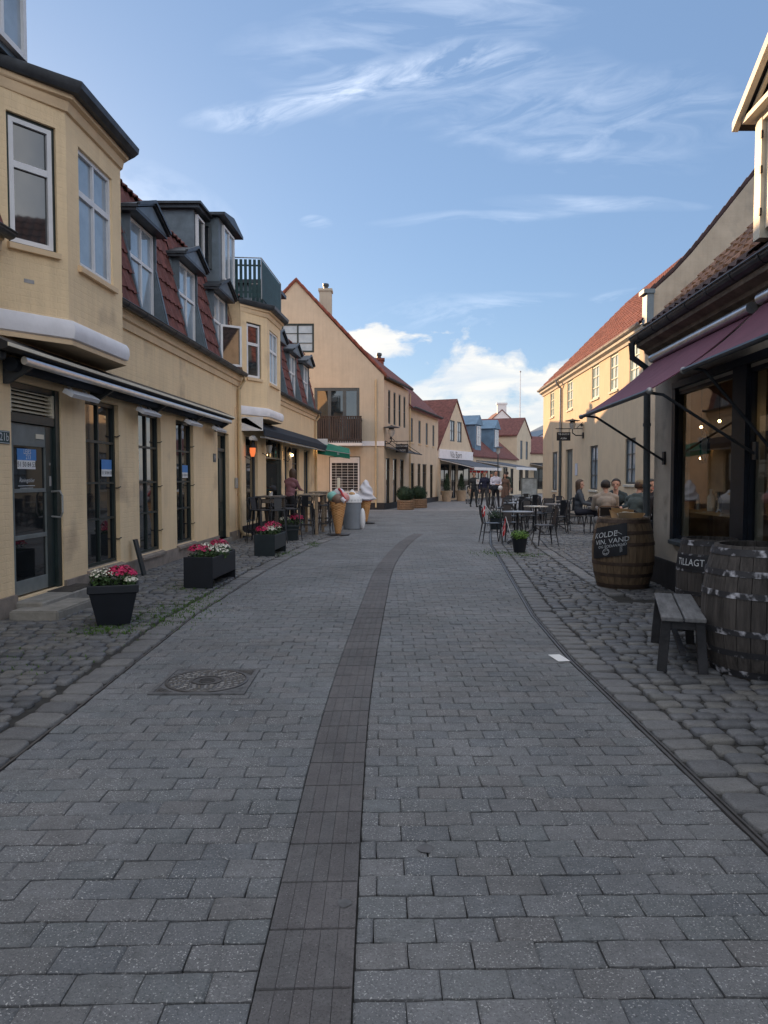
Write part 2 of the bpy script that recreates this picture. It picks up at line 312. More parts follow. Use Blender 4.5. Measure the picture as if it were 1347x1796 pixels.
# ---------------------------------------------------------------- building blocks
class F:
    """wall frame: t along the wall, p out of it, z up"""
    def __init__(s, o, d, n): s.o, s.d, s.n = Vector((*o, 0)), Vector((*d, 0)), Vector((*n, 0))
    def __call__(s, t, p=0, z=0): return s.o + s.d * t + s.n * p + Vector((0, 0, z))
def FD(o, d):
    d = Vector(d).normalized(); return F(o, d, (d.y, -d.x))
I = F((0, 0), (1, 0), (0, 1))     # plain x, y, z
class MB:
    def __init__(s): s.v = []; s.f = []; s.m = []; s.mi = 0
    def add(s, vs, fs):
        b = len(s.v); s.v += [tuple(v) for v in vs]; s.f += [tuple(b + i for i in f) for f in fs]; s.m += [s.mi] * len(fs); return s
    def poly(s, *p): return s.add(p, [tuple(range(len(p)))])
    def box(s, f, t0, t1, p0, p1, z0, z1):
        vs = [f(t, p, z) for z in (z0, z1) for p in (p0, p1) for t in (t0, t1)]
        return s.add(vs, [(0, 1, 3, 2), (4, 6, 7, 5), (0, 4, 5, 1), (2, 3, 7, 6), (0, 2, 6, 4), (1, 5, 7, 3)])
    def slab(s, a, b, c, d, up):
        """thick quad"""
        up = Vector(up); q = [Vector(x) for x in (a, b, c, d)]
        return s.add(q + [x + up for x in q], [(0, 1, 2, 3), (4, 7, 6, 5), (0, 4, 5, 1), (1, 5, 6, 2), (2, 6, 7, 3), (3, 7, 4, 0)])
    def ext(s, f, prof, t0, t1):
        n = len(prof); vs = [f(t, p, z) for t in (t0, t1) for p, z in prof]
        return s.add(vs, [tuple(range(n)), tuple(range(2 * n - 1, n - 1, -1))] + [(i, (i + 1) % n, n + (i + 1) % n, n + i) for i in range(n)])
    def extp(s, f, prof, p0, p1):
        """polygon in (t,z) extruded along p"""
        n = len(prof); vs = [f(t, p, z) for p in (p0, p1) for t, z in prof]
        return s.add(vs, [tuple(range(n)), tuple(range(2 * n - 1, n - 1, -1))] + [(i, (i + 1) % n, n + (i + 1) % n, n + i) for i in range(n)])
    def extz(s, f, prof, z0, z1):
        n = len(prof); vs = [f(t, p, z) for z in (z0, z1) for t, p in prof]
        return s.add(vs, [tuple(range(n)), tuple(range(2 * n - 1, n - 1, -1))] + [(i, (i + 1) % n, n + (i + 1) % n, n + i) for i in range(n)])
    def tube(s, pts, r, n=8, r2=None, flat=1):
        pts = [Vector(p) for p in pts]; k = len(pts); rings = []
        for i, p in enumerate(pts):
            d = (pts[min(i + 1, k - 1)] - pts[max(i - 1, 0)]).normalized()
            a = d.cross(Vector((0, 0, 1)));
            if a.length < .1: a = d.cross(Vector((0, 1, 0)))
            a.normalize(); b = d.cross(a); rr = r if r2 is None else r + (r2 - r) * i / (k - 1)
            if isinstance(r, (list, tuple)): rr = r[i]
            rings.append([p + a * (rr * math.cos(2 * math.pi * j / n)) + b * (rr * flat * math.sin(2 * math.pi * j / n)) for j in range(n)])
        vs = [v for g in rings for v in g]; fs = []
        for i in range(k - 1):
            for j in range(n): fs.append((i * n + j, i * n + (j + 1) % n, (i + 1) * n + (j + 1) % n, (i + 1) * n + j))
        fs += [tuple(range(n)), tuple(range((k - 1) * n, k * n))]
        return s.add(vs, fs)
    def lathe(s, c, prof, n=20, cap=True):
        c = Vector(c); vs = []; fs = []
        for r, z in prof:
            for j in range(n): vs.append(c + Vector((r * math.cos(2 * math.pi * j / n), r * math.sin(2 * math.pi * j / n), z)))
        for i in range(len(prof) - 1):
            for j in range(n): fs.append((i * n + j, i * n + (j + 1) % n, (i + 1) * n + (j + 1) % n, (i + 1) * n + j))
        if cap: fs += [tuple(range(n)), tuple(range((len(prof) - 1) * n, len(prof) * n))]
        return s.add(vs, fs)
    def sph(s, c, r, n=12, m=8):
        if not isinstance(r, (tuple, list)): r = (r, r, r)
        c = Vector(c); vs = [c + Vector((0, 0, r[2]))]; fs = []
        for i in range(1, m):
            th = math.pi * i / m
            for j in range(n):
                ph = 2 * math.pi * j / n; vs.append(c + Vector((r[0] * math.sin(th) * math.cos(ph), r[1] * math.sin(th) * math.sin(ph), r[2] * math.cos(th))))
        vs.append(c - Vector((0, 0, r[2]))); e = len(vs) - 1
        for j in range(n): fs.append((0, 1 + j, 1 + (j + 1) % n)); fs.append((e, 1 + (m - 2) * n + (j + 1) % n, 1 + (m - 2) * n + j))
        for i in range(m - 2):
            for j in range(n): a = 1 + i * n; fs.append((a + j, a + n + j, a + n + (j + 1) % n, a + (j + 1) % n))
        return s.add(vs, fs)
    def build(s, name, mat, parent=None, smooth=False, bev=0, world=None, recalc=True, ang=40):
        me = bpy.data.meshes.new(name); vs = s.v
        root = parent
        while root is not None and root.parent is not None: root = root.parent
        if world is None: world = bool(root and root.get('_w'))
        if world and root:
            L = Vector(root.location); ca, sa = math.cos(-root.rotation_euler.z), math.sin(-root.rotation_euler.z)
            q = []
            for v in vs:
                x, y, z = v[0] - L.x, v[1] - L.y, v[2] - L.z; q.append((x * ca - y * sa, x * sa + y * ca, z))
            vs = q
        me.from_pydata(vs, [], s.f)
        for mm in (mat if isinstance(mat, (list, tuple)) else [mat]): me.materials.append(M[mm] if isinstance(mm, str) else mm)
        if any(s.m): me.polygons.foreach_set('material_index', s.m)
        if recalc or bev:
            bm = bmesh.new(); bm.from_mesh(me)
            if recalc: bmesh.ops.recalc_face_normals(bm, faces=bm.faces)
            if bev: bmesh.ops.bevel(bm, geom=bm.edges, offset=bev, segments=2 if bev > .012 else 1, affect='EDGES', clamp_overlap=True)
            bm.to_mesh(me); bm.free()
        if smooth:
            me.polygons.foreach_set('use_smooth', [True] * len(me.polygons))
            if ang:
                bm = bmesh.new(); bm.from_mesh(me); a = R(ang)
                for e in bm.edges:
                    if len(e.link_faces) == 2 and e.calc_face_angle(0) > a: e.smooth = False
                bm.to_mesh(me); bm.free()
        o = bpy.data.objects.new(name, me); C.collection.objects.link(o)
        if parent is not None: o.parent = parent
        return o
def tag(o, label=None, cat=None, group=None, kind=None):
    if label: o['label'] = label
    if cat: o['category'] = cat
    if group: o['group'] = group
    if kind: o['kind'] = kind
    return o
def thing(name, label, cat, loc=(0, 0, 0), rz=0, group=None, world=False):
    o = bpy.data.objects.new(name, None); o.empty_display_size = .2; C.collection.objects.link(o)
    o.location = loc; o.rotation_euler = (0, 0, rz)
    if world: o['_w'] = 1
    return tag(o, label, cat, group)
def kids(o): return [c for c in bpy.data.objects if c.parent == o]
def copy_tree(o, loc=None, rz=None, label=None, group=None, parent=None):
    c = o.copy(); C.collection.objects.link(c)
    if parent is not None: c.parent = parent
    if loc is not None: c.location = loc
    if rz is not None: c.rotation_euler = (0, 0, rz)
    if label: c['label'] = label
    if group: c['group'] = group
    for k in kids(o): copy_tree(k, parent=c)
    return c
def G(px, py):
    """ground point seen at that place of the photo"""
    d = FPX * EYE / (py - HOR); return Vector(((px - 673.5) / FPX * d, d, 0))
def facade(mb, f, T0, T1, Z0, Z1, holes, depth=.14):
    ts = sorted({T0, T1, *[h[0] for h in holes], *[h[1] for h in holes]}); zs = sorted({Z0, Z1, *[h[2] for h in holes], *[h[3] for h in holes]})
    for a, b in zip(ts, ts[1:]):
        for c, d in zip(zs, zs[1:]):
            mt, mz = (a + b) / 2, (c + d) / 2
            if any(h[0] < mt < h[1] and h[2] < mz < h[3] for h in holes): continue
            mb.poly(f(a, 0, c), f(b, 0, c), f(b, 0, d), f(a, 0, d))
    for a, b, c, d in [h[:4] for h in holes]:
        for (t0, z0), (t1, z1) in (((a, c), (b, c)), ((b, c), (b, d)), ((b, d), (a, d)), ((a, d), (a, c))):
            mb.poly(f(t0, 0, z0), f(t1, 0, z1), f(t1, -depth, z1), f(t0, -depth, z0))
    return mb
def window(f, t0, t1, z0, z1, par, fm='white', gm='glass', cols=2, rows=(.6,), p=-.10, fw=.05, sill=None, outer=None, mw=.03, name='window', bev=0, hang=True):
    mb = MB(); q = p
    if outer:
        mb2 = MB(); mb2.box(f, t0, t0 + .035, p - .02, p + .02, z0, z1); mb2.box(f, t1 - .035, t1, p - .02, p + .02, z0, z1)
        mb2.box(f, t0 + .035, t1 - .035, p - .02, p + .02, z0, z0 + .035); mb2.box(f, t0 + .035, t1 - .035, p - .02, p + .02, z1 - .035, z1)
        t0 += .035; t1 -= .035; z0 += .035; z1 -= .035
    mb.box(f, t0, t0 + fw, q - .03, q + .03, z0, z1); mb.box(f, t1 - fw, t1, q - .03, q + .03, z0, z1)
    mb.box(f, t0 + fw, t1 - fw, q - .03, q + .028, z0, z0 + fw); mb.box(f, t0 + fw, t1 - fw, q - .03, q + .028, z1 - fw, z1)
    for k in range(1, cols):
        t = t0 + (t1 - t0) * k / cols; w = fw * .8 if k * 2 == cols else mw
        mb.box(f, t - w / 2, t + w / 2, q - .026, q + .024, z0 + fw, z1 - fw)
    for r in rows:
        z = z0 + (z1 - z0) * (r[0] if isinstance(r, tuple) else r); w = r[1] if isinstance(r, tuple) else mw
        mb.box(f, t0 + fw, t1 - fw, q - .027, q + .027, z - w / 2, z + w / 2)
    o = mb.build(name, fm, par, bev=bev)
    if outer: mb2.build('outer_frame', outer, o)
    MB().box(f, t0 + fw * .6, t1 - fw * .6, q - .012, q - .004, z0 + fw * .6, z1 - fw * .6).build('pane', gm, o)
    if sill:
        MB().ext(f, [(p + .03, z0 - .005), (.05, z0 - .03), (.05, z0 - .09), (p + .03, z0 - .09)], t0 - .05, t1 + .05).build('sill', sill, o)
    return o
def text_mb(mb, f, s, t, p, z, size, ext=.003, right=None, up=None, flip=1, shear=0, sy=1):
    cu = bpy.data.curves.new('t', 'FONT'); cu.body = s; cu.size = size; cu.align_x = 'CENTER'; cu.align_y = 'CENTER'; cu.resolution_u = 2; cu.shear = shear
    o = bpy.data.objects.new('t', cu); C.collection.objects.link(o)
    dg = bpy.context.evaluated_depsgraph_get(); me = o.evaluated_get(dg).to_mesh()
    vs = [f(t + v.co.x * flip, p, z + v.co.y * sy) for v in me.vertices]; fs = [tuple(q.vertices) for q in me.polygons]
    mb.add(vs, fs); o.evaluated_get(dg).to_mesh_clear(); bpy.data.objects.remove(o); bpy.data.curves.remove(cu); return mb
def pantiles(mb, o, u, v, W_, H_, tw=.24, th=.34, amp=.035, lift=.03, nu=5, jit=.006, seed=0):
    """S-tile field: o corner, u unit across, v unit up the slope"""
    rnd = random.Random(seed); u = Vector(u).normalized(); v = Vector(v).normalized(); n = u.cross(v); n = n if n.z > 0 or abs(n.z) < .01 and False else -n
    if n.z < 0: n = -n
    o = Vector(o); cols_ = max(1, round(W_ / tw)); rows_ = max(1, round(H_ / th)); tw = W_ / cols_; th = H_ / rows_
    for r in range(rows_):
        offs = [rnd.uniform(-jit, jit) for _ in range(cols_ + 1)]
        base = len(mb.v); K = cols_ * nu + 1; pts = []
        for e in (0, 1, 2):
            for i in range(K):
                x = i / nu; h = amp * (.5 + .5 * math.cos(2 * math.pi * x)) ** 1.4 + offs[int(x)] 
                vv = (r + (0 if e < 2 else 1.06)) * th; hh = h + (lift if e == 1 else (0 if e == 2 else lift - .028))
                pts.append(o + u * (x * tw) + v * vv + n * hh)
        fs = [(e * K + i, e * K + i + 1, (e + 1) * K + i + 1, (e + 1) * K + i) for e in (0, 1) for i in range(K - 1)]
        mb.add(pts, fs)
    return mb
def struct(name, mb, mat, **k): return tag(mb.build(name, mat, None, **k), kind='structure')
# ================================================================ ground
def interp(tab, y):
    if y <= tab[0][0]: return tab[0][1]
    for (a, b), (c, d) in zip(tab, tab[1:]):
        if y <= c: return b + (d - b) * (y - a) / (c - a)
    return tab[-1][1]
LEFT = [(0, -1.93), (4, -1.97), (8, -2.06), (12, -1.9), (14, -1.74), (16, -1.55), (18, -1.25), (20, -.9), (23, -.3), (27, .4), (32, 1.2), (40, 3.2)]
RIGHT = [(0, 1.56), (3, 1.53), (6, 1.52), (8, 1.6), (10.4, 1.82), (13, 2.06), (16.7, 2.39), (20, 2.85), (22, 3.2), (24.4, 3.7), (27, 4.5), (30, 5.6), (34, 7.2)]
MID = [(0, -.22), (2, -.23), (3.5, -.253), (5.4, -.24), (6.9, -.19), (9, -.12), (12, -.02), (14, .14), (16, .35), (18, .58), (20, .95), (23, 1.6), (26, 2.4)]
xl = lambda y: interp(LEFT, y); xr = lambda y: interp(RIGHT, y); xm = lambda y: sum(interp(MID, y + d * .35) for d in range(-4, 5)) / 9
W1 = F((-4.39, 0), (.045, 1), (1, 0)); W2 = F((-4.98, 0), (.08, 1), (1, 0))
R1 = F((3.365, 0), (.05, 1), (-1, 0)); R2 = F((6.977, 0), (.035, 1), (-1, 0))
g = MB(); g.box(I, -300, 300, -30, 500, -.3, -.016); struct('ground', g, 'joint')
# far paving: one sheet with a sett pattern
def fargrain():
    m = mk('far_street_setts', (.245, .25, .262), .85, .2, 3, .2, 60); nt = m.node_tree; L = nt.links; b = nt.nodes['Principled BSDF']
    t = nt.nodes.new('ShaderNodeTexCoord'); br = nt.nodes.new('ShaderNodeTexBrick'); br.inputs['Scale'].default_value = 1
    br.inputs['Brick Width'].default_value = .22; br.inputs['Row Height'].default_value = .14; br.inputs['Mortar Size'].default_value = .008
    br.inputs['Color1'].default_value = (.9, .9, .9, 1); br.inputs['Color2'].default_value = (1.15, 1.12, 1.1, 1); br.inputs['Mortar'].default_value = (.4, .4, .4, 1)
    L.new(t.outputs['Object'], br.inputs['Vector']); src = b.inputs['Base Color'].links[0].from_socket
    mu = nt.nodes.new('ShaderNodeMix'); mu.data_type = 'RGBA'; mu.blend_type = 'MULTIPLY'; mu.inputs[0].default_value = 1
    L.new(src, mu.inputs[6]); L.new(br.outputs[0], mu.inputs[7]); L.new(mu.outputs[2], b.inputs['Base Color']); return m
M['far'] = fargrain()
g = MB(); g.poly((-30, 33.4, -.002), (60, 33.4, -.002), (60, 140, -.002), (-30, 140, -.002)); struct('street', g, 'far')
rnd = random.Random(3)
def paver(mb, x0, x1, y0, y1, sk, z=0.0, b=.0065, xs0=0, xs1=0):
    """one paver, edges slightly chamfered; xs: how much an end leans with the road edge"""
    z += rnd.uniform(-.0025, .0025); tl = rnd.uniform(-.002, .002); g_ = rnd.uniform(.0005, .0022); gy = rnd.uniform(.0028, .0052)
    x0 += g_; x1 -= g_; y0 += gy; y1 -= gy
    if x1 - x0 < .012: return
    if y0 < 11:
        # near stones: worn, slightly wavy outline
        k = 5 if x1 - x0 > .1 else 3; per = []; w = .0022; h2 = (y1 - y0)
        for i in range(k): u = i / k; per.append((x0 + (x1 - x0) * u + (0 if i else rnd.uniform(0, .004)), y0 + (0 if i else rnd.uniform(0, .004)) + rnd.uniform(-w, w)))
        for i in range(2): per.append((x1 + xs1 * i / 2 + rnd.uniform(-w, w) * .6, y0 + h2 * i / 2 + (.003 if i == 0 else 0)))
        for i in range(k): u = i / k; per.append((x1 + xs1 - (x1 + xs1 - x0 - xs0) * u, y1 + rnd.uniform(-w, w)))
        for i in range(2): per.append((x0 + xs0 * (1 - i / 2) + rnd.uniform(-w, w) * .6, y1 - h2 * i / 2 - (.003 if i == 0 else 0)))
        n = len(per); cx, cy = (x0 + x1) / 2, (y0 + y1) / 2; vs = []
        for lv in range(3):
            for (px, py) in per:
                q = 0 if lv < 2 else b * rnd.uniform(.7, 1.4); ddx, ddy = (cx - px), (cy - py); X = px + (q if ddx > 0 else -q) * min(1, abs(ddx) / .03); Y = py + (q if ddy > 0 else -q) * min(1, abs(ddy) / .03)
                vs.append((X, Y + sk * X, (-.02, z - b * .8, z + tl * (1 if px < cx else -1))[lv]))
        mb.add(vs, [(l * n + i, l * n + (i + 1) % n, (l + 1) * n + (i + 1) % n, (l + 1) * n + i) for l in (0, 1) for i in range(n)] + [tuple(range(2 * n, 3 * n))]); return
    j = lambda: rnd.uniform(-.0022, .0022)
    def q(x, y, zz): return (x + j(), y + sk * x + j(), zz)
    vs = [q(x0, y0, -.02), q(x1, y0, -.02), q(x1 + xs1, y1, -.02), q(x0 + xs0, y1, -.02)]
    vs += [(vs[0][0], vs[0][1], z - b * .9), (vs[1][0], vs[1][1], z - b * .9), (vs[2][0], vs[2][1], z - b * .9), (vs[3][0], vs[3][1], z - b * .9)]
    vs += [(vs[0][0] + b, vs[0][1] + b, z + tl), (vs[1][0] - b, vs[1][1] + b, z - tl), (vs[2][0] - b, vs[2][1] - b, z - tl), (vs[3][0] + b, vs[3][1] - b, z + tl)]
    mb.add(vs, [(8, 9, 10, 11)] + [(i, (i + 1) % 4, 4 + (i + 1) % 4, 4 + i) for i in range(4)] + [(4 + i, 4 + (i + 1) % 4, 8 + (i + 1) % 4, 8 + i) for i in range(4)])
road = MB(); y = .6; k = 0; RH = .1335; PW = .205
while y < 33.4:
    sk = .022 if y < 14 else .022 + (y - 14) * .004
    h = RH
    for side in (0, 1):
        if side == 0: A, B_2, A2, B2 = xl(y), xm(y) - .146, xl(y + h), xm(y + h) - .146
        else: A, B_2, A2, B2 = xm(y) + .146, xr(y), xm(y + h) + .146, xr(y + h)
        if y > 19.8:
            if side == 0: A, B_2, A2, B2 = xl(y), xr(y), xl(y + h), xr(y + h)
            else: continue
        if y > 20: A -= 4; A2 -= 4
        sks = sk if side == 0 else sk * .45
        off = (k % 2) * PW * .5 + (.07 if side else 0) + rnd.uniform(-.012, .012)
        x = math.floor((A - 1) / PW) * PW + off
        cur = A
        while x < B_2 + 1 and cur < B_2 - .004:
            x1 = x + PW
            if x1 - cur < .055: x = x1; continue
            a, b = cur, (B_2 if x1 > B_2 - .055 else x1); cur = b
            if b - a > .02:
                paver(road, a, b, y, y + h, sks, 0, rnd.uniform(.004, .008), (A2 - A) if a == A else 0, (B2 - B_2) if b == B_2 else 0)
            x = x1
    y += h; k += 1
struct('road', road, 'road', recalc=False)
st = MB(); y = .38; k = 0
while y < 19.6:
    L = .2885; n = 8 if y < 9 else 2
    c0, c1 = xm(y), xm(y + L); sk = .035
    g_ = .0065
    # five flat ribs along each slab
    for r in range(5):
        a = -.142 + .284 * r / 5; b = -.142 + .284 * (r + 1) / 5; zt = .001 + rnd.uniform(-.0006, .0006); e = .0008
        P_ = [(c0 + a + e, y + g_ + sk * a, zt), (c0 + b - e, y + g_ + sk * b, zt), (c1 + b - e, y + L - g_ + sk * b, zt), (c1 + a + e, y + L - g_ + sk * a, zt)]
        Q_ = [(c0 + a, y + g_ * .5 + sk * a, zt - .012), (c0 + b, y + g_ * .5 + sk * b, zt - .012), (c1 + b, y + L - g_ * .5 + sk * b, zt - .012), (c1 + a, y + L - g_ * .5 + sk * a, zt - .012)]
        st.add(P_ + Q_, [(0, 1, 2, 3)] + [(i, (i + 1) % 4, 4 + (i + 1) % 4, 4 + i) for i in range(4)])
    y += L
struct('guide_paving', st, 'strip', recalc=False)
# granite setts
def stone(mb, cx, cy, w, l, rot=0, z=0, h=.016):
    w *= .5; l *= .5; ca, sa = math.cos(rot), math.sin(rot); e = .74
    out = [(-w, -l * e), (-w * e, -l), (w * e, -l), (w, -l * e), (w, l * e), (w * e, l), (-w * e, l), (-w, l * e)]
    out = [(x * rnd.uniform(.90, 1.03), y_ * rnd.uniform(.86, 1.03)) for x, y_ in out]
    tx, ty = rnd.uniform(-.05, .05), rnd.uniform(-.05, .05); hh = rnd.uniform(-.006, .007) + z
    vs = []
    for s, zz in ((1, -.02), (.98, .002), (.87, h * .55)):
        for x, y_ in out:
            X, Y = x * s, y_ * s; vs.append((cx + X * ca - Y * sa, cy + X * sa + Y * ca, zz + hh + (X * tx + Y * ty if s < 1 else 0)))
    vs.append((cx, cy, hh + h * rnd.uniform(.5, .8)))
    fs = [(r * 8 + i, r * 8 + (i + 1) % 8, (r + 1) * 8 + (i + 1) % 8, (r + 1) * 8 + i) for r in (0, 1) for i in range(8)] + [(16 + i, 16 + (i + 1) % 8, 24) for i in range(8)]
    mb.add(vs, fs)
mid_r = lambda y: interp([(0, 9), (8.8, 2.95), (10.9, 3.05), (16.1, 3.42), (18.75, 3.8), (22, 4.6), (30, 8)], y)
def field(name, fa, fb, y0, y1, rh=.135, w0=.13, w1=.215, sk=0.0, slope=0, mat='cobble'):
    mb = MB(); y = y0
    while y < y1:
        a, b = fa(y), fb(y); x = a + rnd.uniform(-.03, 0) ; ph = rnd.uniform(0, 6)
        while x < b - .03:
            w = min(rnd.uniform(w0, w1), b - x)
            if w > .06: stone(mb, x + w / 2, y + sk * (x - a) + .018 * math.sin(x * 2.1 + ph) + rnd.uniform(-.01, .01), w - .016, rh * rnd.uniform(.80, .95), rnd.uniform(-.06, .06), 0)
            x += w
        y += rh
    return tag(mb.build(name, mat, None, smooth=True, recalc=False, ang=0), kind='structure')
field('cobbles', lambda y: W1(y).x + .0 if y < 18.4 else W2(y).x, lambda y: xl(y) - .30, 1.2, 21)
W_R = lambda y: R1(y).x if y < 10.8 else R2(y).x
field('cobbles', lambda y: xr(y) + .30, lambda y: min(W_R(y), mid_r(y) - .13) if y > 8.8 else W_R(y), .8, 26)
field('cobbles', lambda y: mid_r(y) + .13, lambda y: W_R(y), 9.2, 30, .125, .12, .19)
def edging(name, fx, y0, y1, L=.27, w=.25, off=0, mat='edging'):
    mb = MB(); y = y0
    while y < y1:
        l = L * rnd.uniform(.8, 1.15); x0, x1 = fx(y) + off, fx(y + l) + off
        stone(mb, (x0 + x1) / 2, y + l / 2, w - .014, l - .016, -math.atan2(x1 - x0, l), 0, .01); y += math.hypot(l, 0) * 1.0
    return tag(mb.build(name, mat, None, smooth=True, recalc=False, ang=0), kind='structure')
edging('edging', xr, .8, 27, .2, .24, .165); edging('edging', xl, 1.2, 21, .24, .25, -.15)
edging('edging', mid_r, 9.4, 24, .3, .22, 0)
# slot drain along the right edge and its seam on the left
def strip_line(mb, fx, y0, y1, o0, o1, z0, z1, step=.4):
    y = y0
    while y < y1:
        a, b = fx(y), fx(y + step)
        vs = [(a + o0, y, z0), (a + o1, y, z0), (b + o1, y + step, z0), (b + o0, y + step, z0), (a + o0, y, z1), (a + o1, y, z1), (b + o1, y + step, z1), (b + o0, y + step, z1)]
        mb.add(vs, [(4, 5, 6, 7), (0, 1, 5, 4), (2, 3, 7, 6), (1, 2, 6, 5), (3, 0, 4, 7)]); y += step
d = MB(); strip_line(d, xr, .8, 27, .0, .010, -.02, .006); strip_line(d, xr, .8, 27, .030, .040, -.02, .006); strip_line(d, xr, .8, 27, .012, .028, -.02, -.003); strip_line(d, xl, 1.2, 18, -.022, -.008, -.02, -.002)
struct('slot_drain', d, 'iron')
# moss in joints near the planters
mo = MB(); rm = random.Random(5)
for (cx, cy, rx, ry, n) in ((-2.5, 7.9, .45, .7, 520), (-2.3, 8.8, .25, .8, 220), (-2.75, 7.2, .3, .25, 200), (-2.6, 10.0, .35, .3, 160), (-3.9, 11.2, .15, .4, 60), (-3.0, 5.9, .5, .4, 110), (2.35, 14.7, .45, .5, 260), (2.75, 14.3, .3, .3, 200), (-1.95, 14.6, .2, .6, 130), (-1.6, 16.6, .12, .5, 120)):
    for _ in range(n * 2):
        x, y = rm.gauss(cx, rx * .6), rm.gauss(cy, ry * .6); a = rm.uniform(0, 3.14); h = rm.uniform(.012, .03); w = .007
        mo.poly((x - w * math.cos(a), y - w * math.sin(a), .0), (x + w * math.cos(a), y + w * math.sin(a), .0), (x + rm.uniform(-.012, .012), y + rm.uniform(-.012, .012), h))
tag(mo.build('moss', 'moss', recalc=False), 'green moss and grass blades growing in the cobble joints', 'moss', kind='stuff')
# manhole
mh = thing('manhole_cover', 'round patterned cast iron manhole cover in a square frame in the paving', 'manhole cover', (-1.30, 5.39, 0), 0)
f_ = MB(); s_ = .335
f_.box(I, -s_, s_, -s_, -s_ + .03, -.01, .012); f_.box(I, -s_, s_, s_ - .03, s_, -.01, .012); f_.box(I, -s_, -s_ + .03, -s_ + .03, s_ - .03, -.01, .012); f_.box(I, s_ - .03, s_, -s_ + .03, s_ - .03, -.01, .012)
f_.box(I, -s_ + .03, s_ - .03, -s_ + .03, s_ - .03, -.01, .006)
for sx_ in (-1, 1):
    for sy_ in (-1, 1):
        for q in range(5):
            a = .19 + q * .026; f_.tube([(sx_ * (s_ - .04), sy_ * (s_ - .04 - q * .03), .008), (sx_ * (s_ - .04 - q * .03), sy_ * (s_ - .04), .008)], .005, 4)
f_.build('frame', 'mhframe', mh)
c_ = MB(); c_.lathe((0, 0, 0), [(.298, .004), (.298, .013), (.29, .016), (.282, .016), (.279, .009), (.001, .009)], 48, cap=False)
rl_ = MB()
for ring, (r0, nn) in enumerate(((.262, 40), (.232, 36), (.202, 32), (.172, 26), (.142, 20))):
    for q in range(nn):
        a = 2 * math.pi * (q + ring * .37) / nn; t = a + (.9 if (q + ring) % 2 else -.7); l = .013
        cx, cy = r0 * math.cos(a), r0 * math.sin(a); rl_.tube([(cx - l * math.cos(t), cy - l * math.sin(t), .011), (cx + l * math.cos(t), cy + l * math.sin(t), .011)], .0055, 4)
for r0 in (.112, .06): c_.lathe((0, 0, 0), [(r0, .009), (r0, .015), (r0 - .008, .015), (r0 - .008, .009)], 32, cap=False)
for q in range(5): c_.box(I, -.045, .045, -.04 + q * .018, -.034 + q * .018, .009, .013)
lid_ = c_.build('lid', 'iron', mh); rl_.build('relief', 'ironworn', lid_)
M['stain'] = mk('oil_stain', (.10, .10, .105), .7, .2, 20)
for (x, y, r, nm) in ((.168, 2.93, .042, 'round dark oil stain on the grey pavers'), (-.14, 2.545, .03, 'dark smudge on the guide slab near the bottom of the street')):
    b = MB(); pts = [(x + r * rnd.uniform(.7, 1.1) * math.cos(a * .5236) * .9, y + r * rnd.uniform(.7, 1.1) * math.sin(a * .5236), .0042) for a in range(12)]; b.poly(*pts); b.build('road_stain', 'stain'); tag(bpy.data.objects[-1] if False else C.collection.objects[-1], kind='structure')
b = MB(); c0 = G(997, 1157); b.box(FD((c0.x - .05, c0.y - .13), (-.15, 1)), 0, .23, -.05, .05, .004, .007); tag(b.build('paper_slip', 'paper'), 'white slip of paper lying on the pavers beside the drain', 'paper')
# ================================================================ left houses
def house(name, label, loc): return thing(name, label, 'house', loc, world=True)
H1 = house('yellow_house', 'long yellow house with red mansard roof, shop windows and a projecting bay on the left', (-4.0, 8, 0))
H2 = house('yellow_house', 'yellow cafe house with a bay window and dark folded awning, beside the tall gable house', (-3.3, 20, 0))
DOOR1 = (8.04, 9.17, .16, 2.56); WA = (9.84, 10.93, .27, 2.56); WBb = (11.70, 12.72, .27, 2.56); WC = (13.52, 14.56, .27, 2.56); DOOR2 = (16.32, 17.30, .12, 2.52)
mb = MB(); facade(mb, W1, 0, 18.26, .0, 4.0, [DOOR1, WA, WBb, WC, DOOR2, (5.2, 6.3, .27, 2.56)], .2)
mb.poly(W1(0, 0, 0), W1(0, -8, 0), W1(0, -8, 4), W1(0, 0, 4)); mb.poly(W1(0, -8, 0), W1(18.26, -8, 0), W1(18.26, -8, 4), W1(0, -8, 4))
mb.poly(W1(18.26, -.3, 0), W1(18.26, -8, 0), W1(18.26, -8, 4), W1(18.26, -.3, 4))
mb.build('wall', 'wall', H1, recalc=False)
def cornice(f, t0, t1, par, mat='cornice', z=4.0):
    MB().ext(f, [(.0, z - .28), (.035, z - .28), (.04, z - .17), (.075, z - .15), (.085, z - .05), (.11, z - .04), (.11, z), (0, z)], t0, t1).build('cornice', mat, par)
def gutter(f, t0, t1, par, z=4.0, p=.17, r=.07, mat='zincdark', brk=.7):
    mb = MB(); prof = [(p + r * math.cos(a), z + r * math.sin(a)) for a in [math.pi + i * math.pi / 8 for i in range(9)]]
    prof2 = [(p + (r - .008) * math.cos(a), z + (r - .008) * math.sin(a)) for a in [2 * math.pi - i * math.pi / 8 for i in range(9)]]
    mb.ext(f, prof + prof2, t0, t1); mb.tube([f(t0, p + r, z), f(t1, p + r, z)], .012, 6)
    t = t0 + .3
    while t < t1:
        mb.ext(f, [(p + (r + .006) * math.cos(a), z + (r + .006) * math.sin(a)) for a in [math.pi + i * math.pi / 8 for i in range(9)]], t, t + .03); t += brk
    return mb.build('gutter', mat, par)
for (a, b) in ((0, 7.8), (10.52, 18.3)):
    cornice(W1, a, b, H1); gutter(W1, a, b, H1, 4.03)
# plinth stones with a gap at doors
mb = MB()
for a, b in ((0, 8.04), (9.17, 16.3), (17.3, 18.2)): mb.box(W1, a, b, .0, .035, -.05, .225)
mb.build('plinth', 'plinth', H1)
